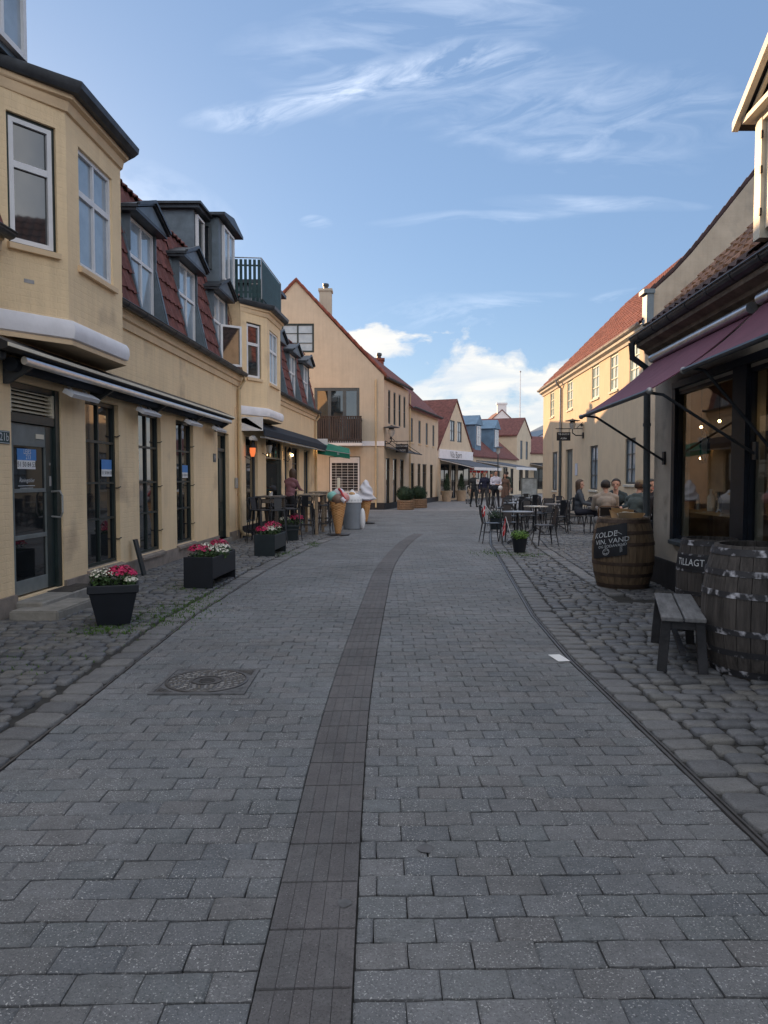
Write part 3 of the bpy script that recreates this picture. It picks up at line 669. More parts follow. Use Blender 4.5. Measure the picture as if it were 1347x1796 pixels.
# mansard with dormers
BR_P, BR_Z = -.46, 6.25
def mansard(f, t0, t1, dorm, par, seed=0):
    mb = MB(); e = (BR_P - 0) ; z0 = 4.06; H = math.hypot(BR_P - .02, BR_Z - z0)
    cuts = []; t = t0
    for c, w in dorm:
        cuts.append((t, c - w, 0, 1)); cuts.append((c - w, c + w, .80, 1)); t = c + w
    cuts.append((t, t1, 0, 1))
    k = seed
    for a, b, h0, h1 in cuts:
        if b - a < .1: continue
        o = f(a, .02 + (BR_P - .02) * h0, z0 + (BR_Z - z0) * h0); v = f(a, BR_P, BR_Z) - f(a, .02, z0)
        pantiles(mb, o, f(b) - f(a), v, (f(b) - f(a)).length, H * (h1 - h0), tw=.23, th=.30, amp=.03, seed=k); k += 1
        # tar board under the tiles
        mb.poly(f(a, -.03 + (BR_P - .02) * h0, z0 + (BR_Z - z0) * h0), f(b, -.03 + (BR_P - .02) * h0, z0 + (BR_Z - z0) * h0), f(b, -.05 + BR_P, BR_Z), f(a, -.05 + BR_P, BR_Z))
    # upper, flatter slope; unseen ridge set high to shade the house opposite
    o = f(t0, BR_P + .06, BR_Z - .02); v = f(t0, -4, 9.1) - f(t0, BR_P, BR_Z); pantiles(mb, o, f(t1) - f(t0), v, (f(t1) - f(t0)).length, v.length, tw=.23, th=.34, amp=.035, seed=k)
    mb.slab(f(t0, -4, 9.1), f(t1, -4, 9.1), f(t1, -8.1, 4.2), f(t0, -8.1, 4.2), (0, 0, .08))
    r = mb.build('roof', 'tile', par, smooth=True, recalc=False, ang=35)
    mb = MB(); mb.tube([f(t0, -4, 9.13), f(t1, -4, 9.13)], .12, 8); mb.build('ridge', 'tile', r, smooth=True)
    mb = MB(); mb.ext(f, [(-.1, 4.0), (BR_P - .1, BR_Z), (-4, 9.05), (-8, 4.0)], t1 - .06, t1 - .01); mb.ext(f, [(-.1, 4.0), (BR_P - .1, BR_Z), (-4, 9.05), (-8, 4.0)], t0 + .01, t0 + .06); mb.build('gable_end', 'wall', par)
def dormer(f, c, par, open_sash=False, hw=.56):
    d0 = MB(); t0, t1 = c - hw, c + hw; pw = -.2; zb, zt = 4.07, 5.66
    slope = lambda z: .02 + (BR_P - .02) * (z - 4.06) / (BR_Z - 4.06)
    # cheeks: from the window plane back into the roof above, and out to the slope below
    for t, s in ((t0, -1), (t1, 1)):
        d0.extp(F(f(0).xy, f.d.xy, f.n.xy), [], 0, 0) if False else None
        prof = [(slope(zb) + .035, zb - .02), (slope(5.05) + .035, 5.05), (pw + .07, 5.1), (pw + .07, zt), (BR_P - .25, zt), (BR_P - .25, zb)]
        d0.ext(f, prof, t - .03 if s < 0 else t, t if s < 0 else t + .03)
        # lead flashing strip on the tiles
        pr2 = [(slope(zb) + .02, zb - .02), (slope(zb) + .058, zb - .02), (slope(5.7) + .058, 5.7), (slope(5.7) + .02, 5.7)]
        d0.ext(f, pr2, t - .1 if s < 0 else t + .03, t - .03 if s < 0 else t + .1)
    d0.box(f, t0, t1, pw - .08, pw + .12, zb - .06, zb)
    q = d0.build('dormer', 'zinc', par)
    r = MB(); e = .18; ov = .12
    a, b = t0 - e, t1 + e; zA, zP = 5.70, 5.98
    r.extp(f, [(a, zA), (c, zP), (b, zA), (b, zA + .05), (c, zP + .055), (a, zA + .05)], .06, -1.4)
    r.box(f, a + .02, b - .02, -.62, .02, zA - .045, zA - .002)
    r.extp(f, [(a, zA + .03), (c, zP + .03), (b, zA + .03), (b, zA + .075), (c, zP + .085), (a, zA + .075)], .09, .04)
    r.build('dormer_roof', 'zincdark', q)
    r = MB(); r.extp(f, [(a + .06, zA + .003), (b - .06, zA + .003), (c, zP - .02)], .02, -.05); r.build('pediment', 'zinc', q)
    w = window(f, t0 + .02, t1 - .02, zb, zt - .02, q, 'white', 'glassup', 2, ((.62, .055),), pw, .05)
    if open_sash:
        g2 = FD(f(c, pw + .05).xy, (f(c + .35, .48).xy - f(c, 0).xy)); window(g2, 0, .52, zb + .02, 5.03, q, 'white', 'glass', 1, (), 0, .05, name='open_sash')
    return q
D1 = [(12.42, .62), (14.82, .62), (17.22, .62)]
D0 = [(3.0, .62), (5.4, .62)]
mansard(W1, 0, 18.3, D0 + D1, H1, 1)
for c, w in D0 + D1: dormer(W1, c, H1, open_sash=(c == 17.22))
mansard(W2, 18.3, 28.9, [(22.95, .62), (25.35, .62), (27.75, .62)], H2, 60)
for c in (22.95, 25.35, 27.75): dormer(W2, c, H2)
# bay windows
def bay(f, tn0, tn1, tf1, tf2, par, ch_win, ztop=5.70, pr=.45):
    """near chamfer tn0..tn1, front tn1..tf1, far chamfer tf1..tf2"""
    foot = [(tn0, 0), (tn1, pr), (tf1, pr), (tf2, 0)]
    pts = [f(t, p).xy for t, p in foot]
    fr = [FD(pts[i], pts[i + 1] - pts[i]) for i in range(3)]; ln = [(pts[i + 1] - pts[i]).length for i in range(3)]
    mb = MB(); holes = [[(ln[0] * .5 - .27, ln[0] * .5 + .27, 3.98, 5.36)] if ch_win else [], [(.30, ln[1] - .28, 3.98, 5.34)], [(ln[2] * .5 - .2, ln[2] * .5 + .2, 3.98, 5.36)] if ln[2] > .55 else []]
    for i in range(3): facade(mb, fr[i], 0, ln[i], 3.0, ztop, holes[i], .1)
    b = mb.build('bay', 'wall', par, recalc=False)
    for i in range(3):
        for h in holes[i]:
            big = i == 1
            window(fr[i], *h, b, 'white', 'glassup' if big else 'glass', 2 if big else 1, ((.63, .07),), -.06, .05, sill='cornice', outer='greenblack' if not big else None)
    # corner trims: soft cornice, white flared band below, underside
    def ring(off, z0, z1, name, mat, prof=None, n=None):
        r = MB(); ps = []
        offp = [f(tn0 - off * .4, 0).xy, f(tn1 - off * .35, pr + off).xy, f(tf1 + off * .35, pr + off).xy, f(tf2 + off * .4, 0).xy]
        return offp
    def loop(prof, name, mat, smooth=False):
        r = MB(); rows = []
        for off, z in prof:
            rows.append([Vector((*p_, z)) for p_ in ring(off, 0, 0, '', '')])
        vs = [v for row in rows for v in row]; n = len(prof); fs = []
        for i in range(n):
            for j in range(3): fs.append((i * 4 + j, i * 4 + j + 1, ((i + 1) % n) * 4 + j + 1, ((i + 1) % n) * 4 + j))
        fs.append(tuple(i * 4 for i in range(n))); fs.append(tuple(i * 4 + 3 for i in range(n)))
        r.add(vs, fs); return r.build(name, mat, b, smooth=smooth, ang=30)
    loop([(.003, ztop - .13), (.03, ztop - .12), (.05, ztop - .02), (.10, ztop), (.10, ztop + .05), (.0, ztop + .05)], 'cornice', 'cornice')
    loop([(.06, ztop + .05), (.17, ztop + .05), (.22, ztop + .10), (.23, ztop + .17), (.20, ztop + .18), (.03, ztop + .12)], 'gutter', 'zincdark', True)
    loop([(.003, 3.28), (.045, 3.27), (.075, 3.22), (.08, 3.14), (.06, 3.07), (.0, 3.045)], 'white_band', 'whiteband', True)
    u = MB(); ps = [Vector((*p_, 3.0)) for p_ in ring(.04, 0, 0, '', '')]; u.slab(*ps, (0, 0, .05)); u.build('soffit', 'cornice', b)
    u = MB(); ps = [Vector((*p_, ztop + .13)) for p_ in ring(.16, 0, 0, '', '')]; u.slab(*ps, (0, 0, .04)); u.slab(Vector((*f(tn0, -1.6).xy, ztop + .131)), ps[0], ps[3], Vector((*f(tf2, -1.6).xy, ztop + .131)), (0, 0, .04)); u.build('flat_roof', 'zincdark', b)
    # zinc-clad cheeks where the bay rises through the roof
    for ta, tb in ((tn0, tn0 + .03), (tf2 - .03, tf2)): MB().ext(f, [(-.01, 4.0), (-.01, ztop + .12), (-1.2, ztop + .12), (-1.2, 4.0)], ta, tb).build('cheek', 'wall', b)
    return b
b1 = bay(W1, 7.86, 8.47, 10.0, 10.5, H1, True)
mb = MB(); mb.box(F((-4.39 + .26, 0), (.045, 1), (1, 0)), 8.02, 8.14, .0, .0035, 3.62, 3.65); 
bp_ = FD(W1(7.86).xy, W1(8.47, .45).xy - W1(7.86).xy); mb = MB(); mb.box(bp_, .27, .38, -.01, .004, 3.60, 3.64); mb.build('vent_plate', 'steelgrey', b1)
b2 = bay(W2, 18.32, 19.15, 20.72, 21.3, H2, True)
# dormer above the first bay
q = MB(); q.ext(W1, [(.14, 5.88), (.14, 7.3), (-1.6, 7.3), (-1.6, 5.88)], 7.2, 8.22); dq = q.build('roof_dormer', 'zinc', H1)
q = MB(); q.box(W1, 7.06, 8.38, -1.7, .36, 7.02, 7.12); q.box(W1, 7.02, 8.42, -1.7, .40, 7.12, 7.17); q.build('dormer_roof', 'zincdark', dq)
window(W1, 7.25, 8.16, 5.95, 6.98, dq, 'white', 'glassup', 2, (), .17, .06)
# zinc roof box with balcony above the second bay
q = MB(); q.box(W1, 16.2, 16.95, -4.2, -.43, 6.0, 7.26); bx = q.build('roof_box', 'zinc', H2)
q = MB(); q.box(W1, 16.08, 17.0, -4.3, -.28, 7.26, 7.33); q.box(W1, 16.02, 17.05, -4.3, -.22, 7.33, 7.38); q.build('box_roof', 'zincdark', bx)
window(W1, 16.28, 16.78, 6.15, 7.18, bx, 'white', 'glass', 1, (), -.39, .05)
q = MB(); q.box(W1, 16.98, 18.45, -3.6, -.10, 5.9, 7.36); bx2 = q.build('roof_box', 'zinc', H2)
q = MB(); q.extp(W1, [(16.82, 7.37), (18.6, 7.37), (18.6, 7.43), (17.7, 7.58), (16.82, 7.43)], -3.6, .08); q.build('box_roof', 'zincdark', bx2)
nf = F(W1(16.98, -.10).xy, (-1, 0), (0, -1)); window(nf, .16, .42, 6.2, 7.2, bx2, 'greyframe', 'glass', 1, (), .03, .05)
window(W1, 17.25, 18.2, 6.05, 7.28, bx2, 'white', 'glassup', 2, (), -.07, .05)
# balcony on top of bay 2: green slatted metal sides
bal = MB(); P4 = [W2(19.05, .0), W2(19.2, .50), W2(20.75, .50), W2(20.95, .0)]
def slats(mb, a, b, z0, z1, gap=.115, w=.085, th=.015):
    fr = FD(a.xy, (b - a).xy); L_ = (b - a).length; n = max(1, round(L_ / gap)); g2 = L_ / n
    for i in range(n): mb.box(fr, i * g2 + (g2 - w) / 2, i * g2 + (g2 + w) / 2, -th / 2, th / 2, z0, z1)
    mb.box(fr, 0, L_, -th / 2 - .018, -th / 2 - .002, z0 + .12, z0 + .16); mb.box(fr, 0, L_, -th / 2 - .018, -th / 2 - .002, z1 - .16, z1 - .12)
M['railgreen'] = mk('dark_teal_rail_paint', (.012, .05, .055), .5, .2, 6)
P4 = [W2(18.42, -.5), W2(18.5, .48), W2(20.95, .42), W2(20.95, -.4)]
for a, b in zip(P4, P4[1:]): slats(bal, a, b, 5.93, 6.86, .11, .07)
bo = bal.build('balcony_railing', 'railgreen', b2)
h = MB()
for a, b in zip(P4, P4[1:]): h.tube([a + Vector((0, 0, 6.9)), b + Vector((0, 0, 6.9))], .014, 6)
for a in P4: h.tube([a + Vector((0, 0, 5.9)), a + Vector((0, 0, 6.9))], .014, 6)
h.build('handrail', 'steelgrey', bo)
q = MB(); q.box(W2, 21.35, 23.0, -3, -.12, 5.95, 7.0); q3 = q.build('roof_box', 'zinc', H2); q = MB(); q.box(W2, 21.2, 23.15, -3.1, .12, 7.0, 7.1); q.build('box_roof', 'zincdark', q3)
# house 2 wall
CAFE = [(18.72, 19.9, .35, 2.55), (20.85, 22.9, .1, 2.6), (23.3, 23.9, .5, 2.5), (24.4, 25.6, .4, 2.5), (26.5, 27.6, .12, 2.5)]
mb = MB(); facade(mb, W2, 18.26, 28.9, 0, 4.0, CAFE, .2); mb.poly(W2(28.9, 0, 0), W2(28.9, -8, 0), W2(28.9, -8, 4), W2(28.9, 0, 4)); mb.poly(W2(28.9, -8, 0), W2(18.26, -8, 0), W2(18.26, -8, 4), W2(28.9, -8, 4))
mb.build('wall', 'wall', H2, recalc=False)
cornice(W2, 21.32, 28.9, H2); gutter(W2, 21.32, 28.98, H2, 4.03)
mb = MB(); mb.box(W2, 18.35, 20.8, 0, .03, -.05, .3); mb.box(W2, 22.95, 26.45, 0, .03, -.05, .3); mb.box(W2, 27.65, 28.9, 0, .03, -.05, .3); mb.build('plinth', 'tarplinth', H2)
window(W2, *CAFE[0], H2, 'greyframe', 'glassd', 1, (), -.1, .05); window(W2, *CAFE[2], H2, 'greyframe', 'glassd', 1, (), -.1, .05); window(W2, *CAFE[3], H2, 'black', 'glassd', 1, (.75,), -.1, .06); window(W2, *CAFE[4], H2, 'greyframe', 'glassd', 2, (), -.1, .05)
mb = MB(); mb.box(W2, 20.85, 22.9, -1.8, -.2, .0, .12); mb.box(W2, 20.9, 22.85, -1.85, -1.8, .1, 2.6); mb.build('doorway', 'ink', H2)
window(W2, 20.86, 22.89, 2.05, 2.59, H2, 'greenblack', 'glass', 3, (), -.08, .05, name='transom'); mb = MB(); mb.box(W2, 20.86, 20.94, -.15, -.02, .1, 2.05); mb.box(W2, 22.81, 22.89, -.15, -.02, .1, 2.05); mb.build('door_frame', 'greenblack', H2)
window(FD(W2(22.8, -.05).xy, W2(22.5, -.8).xy - W2(22.8, -.05).xy), 0, .8, .14, 2.03, H2, 'greenblack', 'glassd', 1, (.4,), 0, .09, name='door')
# shop windows, doors of house 1
for wd in (WA, WBb, WC, (5.2, 6.3, .27, 2.56)):
    w = window(W1, *wd, H1, 'greenblack', 'glassd', 2, ((.285, .03), (.505, .03), (.755, .035)), -.09, .055)
    MB().ext(W1, [(-.06, wd[2] + .01), (.07, wd[2] - .035), (.07, wd[2] - .075), (-.06, wd[2] - .09)], wd[0] - .03, wd[1] + .03).build('sill', 'plinth', w)
mb = MB()
for wd in (WA, WBb, WC):
    for zz in (.6, 1.35, 2.1): mb.tube([W1(wd[1] - .03, -.05, zz), W1(wd[1] - .03, -.01, zz), W1(wd[1] + .01, .012, zz + .02)], .008, 5)
mb.build('window_hook', 'black', H1)
def door_one():
    t0, t1, z0, z1 = DOOR1; mb = MB()
    mb.box(W1, t0, t0 + .06, -.14, -.04, z0, z1); mb.box(W1, t1 - .10, t1, -.14, -.02, z0, z1); mb.box(W1, t0 + .06, t1 - .1, -.14, -.042, z1 - .07, z1); mb.box(W1, t0 + .06, t1 - .1, -.14, -.03, 2.12, 2.22)
    fr = mb.build('door_frame', 'greenblack', H1)
    lv = MB()
    for i in range(6): z = 2.24 + i * .045; lv.ext(W1, [(-.12, z + .035), (-.05, z), (-.045, z + .008), (-.115, z + .043)], t0 + .08, t1 - .14)
    lv.box(W1, t0 + .06, t0 + .08, -.125, -.035, 2.22, 2.49); lv.box(W1, t1 - .14, t1 - .1, -.125, -.035, 2.22, 2.49); lv.build('louvre', 'cream', fr)
    q = MB(); q.box(W1, t0 + .08, t1 - .14, -.16, -.13, 2.2, 2.5); q.build('louvre_back', 'ink', fr)
    d = MB(); a, b = t0 + .065, t1 - .115; P0, P1 = -.11, -.06
    d.box(W1, a, a + .085, P0, P1, z0 + .02, 2.11); d.box(W1, b - .17, b, P0, P1, z0 + .02, 2.11)
    for zz, hh in ((z0 + .02, .16), (.80, .05), (1.33, .045), (1.86, .25)): d.box(W1, a + .085, b - .17, P0, P1 - .002, zz, zz + hh)
    dd = d.build('door', 'greydoor', H1, bev=.004)
    e = MB(); e.box(W1, b - .165, b + .002, P0 + .01, P1 + .004, z0 + .02, 2.11); e.build('lock_stile', 'greenblack', dd)
    e = MB(); e.box(W1, a + .08, b - .16, -.09, -.082, z0 + .17, 1.88); e.build('pane', 'glassd', dd)
    e = MB(); e.tube([W1(b - .05, -.06, 1.33), W1(b - .05, .05, 1.34), W1(b - .05, .075, 1.28), W1(b - .05, .075, 1.08), W1(b - .05, .05, 1.02), W1(b - .05, -.06, 1.03)], .013, 8); e.build('handle', 'steelgrey', dd, smooth=True)
    e = MB(); e.box(W1, b - .10, b - .06, -.056, -.048, 1.40, 1.52); e.box(W1, b - .095, b - .075, -.056, -.046, 1.65, 1.68); e.build('lock_plate', 'steelgrey', dd)
    e = MB(); e.box(W1, a + .56, a + .74, -.058, -.052, 1.955, 2.01); e.build('name_plate', 'cream', dd)
    e = MB(); e.box(W1, a + .19, a + .60, -.081, -.077, 1.70, 1.83); s = e.build('sticker', 'skyblue', dd)
    e = MB(); text_mb(e, W1, 'LEJES', a + .4, -.0745, 1.795, .075); text_mb(e, W1, '213', a + .42, -.0745, 1.735, .075); e.build('lettering', M['paperink'] if 'paperink' in M else 'paper', s)
    e = MB(); e.box(W1, a + .19, a + .58, -.081, -.077, 1.60, 1.70); s = e.build('number_strip', 'paper', dd)
    e = MB(); text_mb(e, W1, '51 50 84 53', a + .385, -.0745, 1.65, .082); e.build('lettering', 'ink', s)
    e = MB(); text_mb(e, W1, 'Åbningstider', a + .39, -.0785, 1.47, .065); e.box(W1, a + .2, a + .56, -.081, -.0785, 1.405, 1.412); e.box(W1, a + .24, a + .52, -.081, -.0785, 1.38, 1.385); e.build('opening_hours', 'chalk', dd)
door_one()
def sticker(t, z, par_t='51 50 84 53'):
    e = MB(); e.box(W1, t - .17, t + .17, -.075, -.071, z, z + .14); s = e.build('sticker', 'skyblue', H1)
    e = MB(); e.box(W1, t - .17, t + .17, -.075, -.071, z - .10, z); n = e.build('number_strip', 'paper', H1)
    e = MB(); text_mb(e, W1, par_t, t, -.069, z - .05, .07); e.build('lettering', 'ink', n)
sticker(10.66, 1.62); sticker(14.25, 1.6)
def panel_door(f, t0, t1, z0, z1, par, mat='greenblack', name='door', transom=True, p=-.13):
    d = MB(); zt = z1 - .42 if transom else z1
    d.box(f, t0, t0 + .06, p - .05, p + .05, z0, z1); d.box(f, t1 - .06, t1, p - .05, p + .05, z0, z1); d.box(f, t0 + .06, t1 - .06, p - .05, p + .045, z1 - .06, z1)
    if transom: d.box(f, t0 + .06, t1 - .06, p - .05, p + .045, zt, zt + .07)
    fr = d.build('door_frame', mat, par)
    d = MB(); d.box(f, t0 + .06, t1 - .06, p - .03, p, z0, zt)
    w = (t1 - t0 - .12); h = zt - z0
    for a, b in ((.08, .35), (.42, .92)):
        for k in (0, 1): d.box(f, t0 + .06 + w * (.09 + k * .46), t0 + .06 + w * (.45 + k * .46), p - .01, p + .018, z0 + h * a, z0 + h * b)
    dd = d.build(name, mat, par, bev=.004)
    MB().tube([f(t0 + .12, p + .01, z0 + 1.0), f(t0 + .12, p + .06, z0 + 1.0), f(t0 + .22, p + .06, z0 + 1.0)], .01, 6).build('handle', 'steelgrey', dd)
    if transom: MB().box(f, t0 + .07, t1 - .07, p - .01, p, zt + .07, z1 - .06).build('transom_pane', 'glassd', fr)
    return dd
panel_door(W1, *DOOR2, H1)
mb = MB(); mb.box(W1, DOOR2[0] - .02, DOOR2[1] + .02, -.15, .06, -.02, .12); mb.build('doorstep', 'step', H1)
# door step blocks of door 1
mb = MB(); mb.box(W1, 8.0, 9.5, -.15, .32, -.02, .145); mb.build('doorstep', 'step', H1, bev=.012)
mb = MB(); mb.box(W1, 7.72, 8.62, .10, .62, -.02, .10); tag(mb.build('step_block', 'step', bev=.015), 'low concrete block step in front of the grey glazed door', 'step')
mb = MB(); 
for i in range(16): mb.box(W1, 8.75 + i * .042, 8.768 + i * .042, -.02, .30, .146, .156)
mb.build('boot_grate', 'iron', H1)
# house number enamel sign
hs = thing('house_number_sign', 'dark green enamel house number plate reading 21b beside the glazed door', 'sign', W1(7.87, 0, 1.95), world=True)
e = MB(); e.box(W1, 7.77, 7.99, .002, .012, 1.86, 2.0); e.build('plate', 'railgreen', hs, bev=.003)
e = MB(); text_mb(e, W1, '21b', 7.88, .0145, 1.93, .12); e.box(W1, 7.78, 7.98, .012, .0135, 1.866, 1.872); e.box(W1, 7.78, 7.98, .012, .0135, 1.988, 1.994); e.build('lettering', 'chalk', hs)
hs = thing('house_number_sign', 'small grey number plate 19 to the left of the dark panelled door', 'sign', W1(16.05, 0, 1.95), world=True)
e = MB(); e.box(W1, 15.95, 16.15, .002, .012, 1.84, 2.02); e.build('plate', 'greyframe', hs); e = MB(); text_mb(e, W1, '19', 16.05, .0145, 1.93, .13); e.build('lettering', 'chalk', hs)
# downpipes
def pipe(label, pts, mat='cream', r=.038, parent=None):
    mb = MB(); mb.tube(pts, r, 10)
    for i in range(len(pts) - 1):
        a, b = Vector(pts[i]), Vector(pts[i + 1])
        if abs(b.z - a.z) > 1.2:
            for k in (.25, .75): c = a.lerp(b, k); mb.lathe((c.x, c.y, c.z), [(r + .009, -.02), (r + .009, .02)], 10)
    if parent is None: return tag(mb.build('downpipe', mat, smooth=True), label, 'downpipe')
    return mb.build('downpipe', mat, parent, smooth=True)
M['pipeyellow'] = mk('yellow_painted_pipe', (.60, .46, .28), .6, .08, 4)
pipe('yellow painted downpipe with kicked out foot between the two yellow houses', [W1(18.15, .17, 4.0), W1(18.15, .17, 3.85), W1(18.1, .06, 3.65), W1(18.08, .06, .25), W1(18.15, .13, .12), W1(18.3, .26, .08)], 'pipeyellow', .045)
pipe('yellow downpipe at the far end of the cafe house by the green awning', [W2(28.75, .17, 4.0), W2(28.75, .17, 3.85), W2(28.7, .06, 3.65), W2(28.7, .06, .1)], 'pipeyellow', .045)
mb = MB(); mb.tube([W1(17.85, .03, 3.2), W1(17.85, .03, 1.6), W1(17.88, .03, 1.55), W1(17.88, .03, .1)], .012, 5); mb.build('cable', 'cornice', H1)
tag(MB().box(W1, 17.8, 17.93, .003, .06, 1.25, 1.5).build('meter_box', 'steelgrey', bev=.01), 'small grey doorbell box on the wall beside the downpipe', 'box')
# folded awning of house 1
aw = thing('awning', 'folded shop awning in a long cassette with a silver front bar below the big bay', 'awning', W1(12, 0, 2.8), world=True)
mb = MB(); mb.ext(W1, [(.0, 2.93), (.06, 2.97), (.36, 2.84), (.36, 2.79), (.3, 2.77), (.02, 2.82)], 7.35, 16.4); mb.build('hood', 'black', aw)
mb = MB(); mb.box(W1, 7.35, 16.4, .362, .374, 2.80, 2.835); mb.build('hood_trim', 'cream', aw)
mb = MB(); mb.ext(W1, [(.31 + .035 * math.cos(a * .785), 2.715 + .045 * math.sin(a * .785)) for a in range(8)], 7.75, 16.25); mb.build('front_bar', 'steel', aw, smooth=True)
mb = MB(); mb.ext(W1, [(.14 + .075 * math.cos(a * .628), 2.69 + .075 * math.sin(a * .628)) for a in range(10)], 7.8, 16.2); mb.build('rolled_fabric', 'navyfab', aw, smooth=True)
for t in (7.9, 10.0, 12.1, 14.2, 16.1):
    mb = MB(); mb.ext(W1, [(.0, 2.5), (.05, 2.5), (.3, 2.66), (.3, 2.7), (.0, 2.75)], t, t + .05); mb.build('bracket', 'zincdark', aw)
for i, t in enumerate((8.9, 11.2, 13.5, 15.3)):
    ht = thing('patio_heater', ['infrared bar heater under the awning above the glazed door', 'infrared bar heater under the awning between the first two shop windows', 'infrared bar heater under the awning between the second and third shop windows', 'infrared bar heater under the far end of the silver barred awning'][i], 'heater', W1(t, .2, 2.5), group='bar heaters under the folded awning', world=True)
    mb = MB(); mb.ext(W1, [(.15, 2.52), (.26, 2.46), (.29, 2.50), (.18, 2.57)], t, t + .75); mb.build('housing', 'white', ht); mb = MB(); mb.tube([W1(t + .2, .2, 2.54), W1(t + .2, .12, 2.63)], .012, 6); mb.tube([W1(t + .6, .2, 2.54), W1(t + .6, .12, 2.63)], .012, 6); mb.build('bracket', 'steelgrey', ht)
cm = thing('wall_lamp', 'small dark floodlight with loose cable under the big bay at the left edge', 'lamp', W1(7.6, .1, 2.8), world=True)
mb = MB(); mb.lathe(W1(7.62, .14, 2.70), [(.02, 0), (.05, .02), (.055, .08), (.02, .1)], 12); mb.build('head', 'zincdark', cm); mb = MB(); mb.tube([W1(7.62, .1, 2.76), W1(7.5, .06, 2.72), W1(7.4, .03, 2.6), W1(7.3, .02, 2.66)], .008, 6); mb.build('cable', 'white', cm)
# cafe awning (folded, sloping) and green awning
aw = thing('awning', 'dark navy half-folded cafe awning below the second bay', 'awning', W2(23, 0, 2.8), world=True)
mb = MB(); mb.ext(W2, [(.0, 2.96), (.12, 2.98), (.5, 2.72), (.5, 2.68), (.0, 2.86)], 18.35, 28.6); mb.build('hood', 'navyfab', aw)
mb = MB(); mb.box(W2, 18.35, 18.39, .0, .52, 2.66, 3.0); mb.box(W2, 28.6, 28.64, .0, .52, 2.66, 3.0); mb.build('end_plate', 'white', aw)
mb = MB(); mb.box(W2, 18.5, 28.5, .5, .53, 2.55, 2.70); mb.build('valance', 'navyfab', aw)
mb = MB(); mb.ext(W2, [(.40, 2.50), (.52, 2.50), (.52, 2.53), (.40, 2.54)], 18.6, 28.5); mb.build('front_bar', 'steelgrey', aw)
ag = thing('awning', 'bright green slanting awning between the cafe and the gable house', 'awning', W2(29.2, .8, 2.7), world=True)
gf = FD((-2.62, 29.0), (1, .12)); mb = MB(); mb.slab(gf(0, .2, 2.92), gf(1.25, .2, 2.62), gf(1.22, .9, 2.40), gf(0, .9, 2.60), (0, 0, .02)); mb.build('fabric', 'greenfab', ag)
mb = MB(); mb.slab(gf(0, .9, 2.6), gf(1.22, .9, 2.40), gf(1.22, .9, 2.22), gf(0, .9, 2.40), (0, .012, 0)); va = mb.build('valance', 'greenfab', ag)
mb = MB(); mb.tube([gf(-.02, .1, 2.95), gf(-.02, .92, 2.6), gf(1.24, .92, 2.4), gf(1.26, .1, 2.62), gf(-.02, .1, 2.95)], .014, 6); mb.build('frame', 'steelgrey', ag)
mb = MB(); text_mb(mb, gf, 'IS', .78, .915, 2.41, .13); mb.build('lettering', 'chalk', va)
# ================================================================ gable house (3)
H3 = house('gable_house', 'tall pale yellow gable house with brown wooden balcony closing the view behind the cafe', (0, 35, 0))
G3 = F((-8.2, 35), (1, 0), (0, -1)); L3 = FD((0, 35), (.276, 1))
GW = [(3.40, 4.93, 7.36, 8.70), (4.93, 7.05, 3.2, 5.72), (5.62, 7.08, .75, 2.5)]
mb = MB(); facade(mb, G3, 0, 8.2, 0, 6.3, [GW[1], GW[2]], .12)
# gable triangle with the attic window cut in strips
zr = lambda t: 6.3 + (4.35 * (1 - abs(t - 4.1) / 4.1) ** 1.04)
for a, b in zip([i * .34 for i in range(10)] + [3.4, 4.93] + [5.2, 5.6, 6.0, 6.4, 6.8, 7.2, 7.6, 7.9], [i * .34 for i in range(1, 10)] + [3.4, 4.93, 5.2] + [5.6, 6.0, 6.4, 6.8, 7.2, 7.6, 7.9, 8.2]):
    if b - a < .001: continue
    if abs(a - 3.4) < .01 and b > 4.5:
        mb.poly(G3(a, 0, 6.3), G3(b, 0, 6.3), G3(b, 0, GW[0][2]), G3(a, 0, GW[0][2])); mb.poly(G3(a, 0, GW[0][3]), G3(b, 0, GW[0][3]), G3(b, 0, zr(b)), G3(4.1, 0, zr(4.1)), G3(a, 0, zr(a)))
    else: mb.poly(G3(a, 0, 6.3), G3(b, 0, 6.3), G3(b, 0, zr(b)), G3(a, 0, zr(a)))
h = GW[0]
for (t0, z0), (t1, z1) in (((h[0], h[2]), (h[1], h[2])), ((h[1], h[2]), (h[1], h[3])), ((h[1], h[3]), (h[0], h[3])), ((h[0], h[3]), (h[0], h[2]))): mb.poly(G3(t0, 0, z0), G3(t1, 0, z1), G3(t1, -.12, z1), G3(t0, -.12, z0))
mb.build('gable_wall', 'wallx', H3, recalc=False)
window(G3, *GW[0], H3, 'greenblack', 'glassup', 2, (.33, .66), -.05, .09); window(G3, *GW[1], H3, 'greyframe', 'glass', 3, (), -.05, .14, mw=.16); 
gr = window(G3, *GW[2], H3, 'white', 'ink', 5, tuple(i / 13 for i in range(1, 13)), -.04, .08, mw=.014, outer='black'); mb = MB(); mb.box(G3, 5.74, 6.96, -.03, .03, 2.2, 2.38); mb.build('shutter_box', 'white', gr)
la = 4.93; lb = 13.0
UA = [(.75 + i * 1.02, 1.2 + i * 1.02, 4.1, 5.72) for i in range(4)]; UB = [(la + .45 + i * 1.95, la + 1.05 + i * 1.95, 3.45, 4.75) for i in range(4)]
GA = [(.35, 1.1, .12, 2.45), (1.7, 2.5, .12, 2.45), (3.1, 3.9, .3, 2.45)]; GB = [(la + .5, la + 1.4, .35, 2.3), (la + 2.2, la + 3.0, .1, 2.3), (la + 3.5, la + 4.6, .3, 2.3), (la + 5.6, la + 6.5, .1, 2.3)]
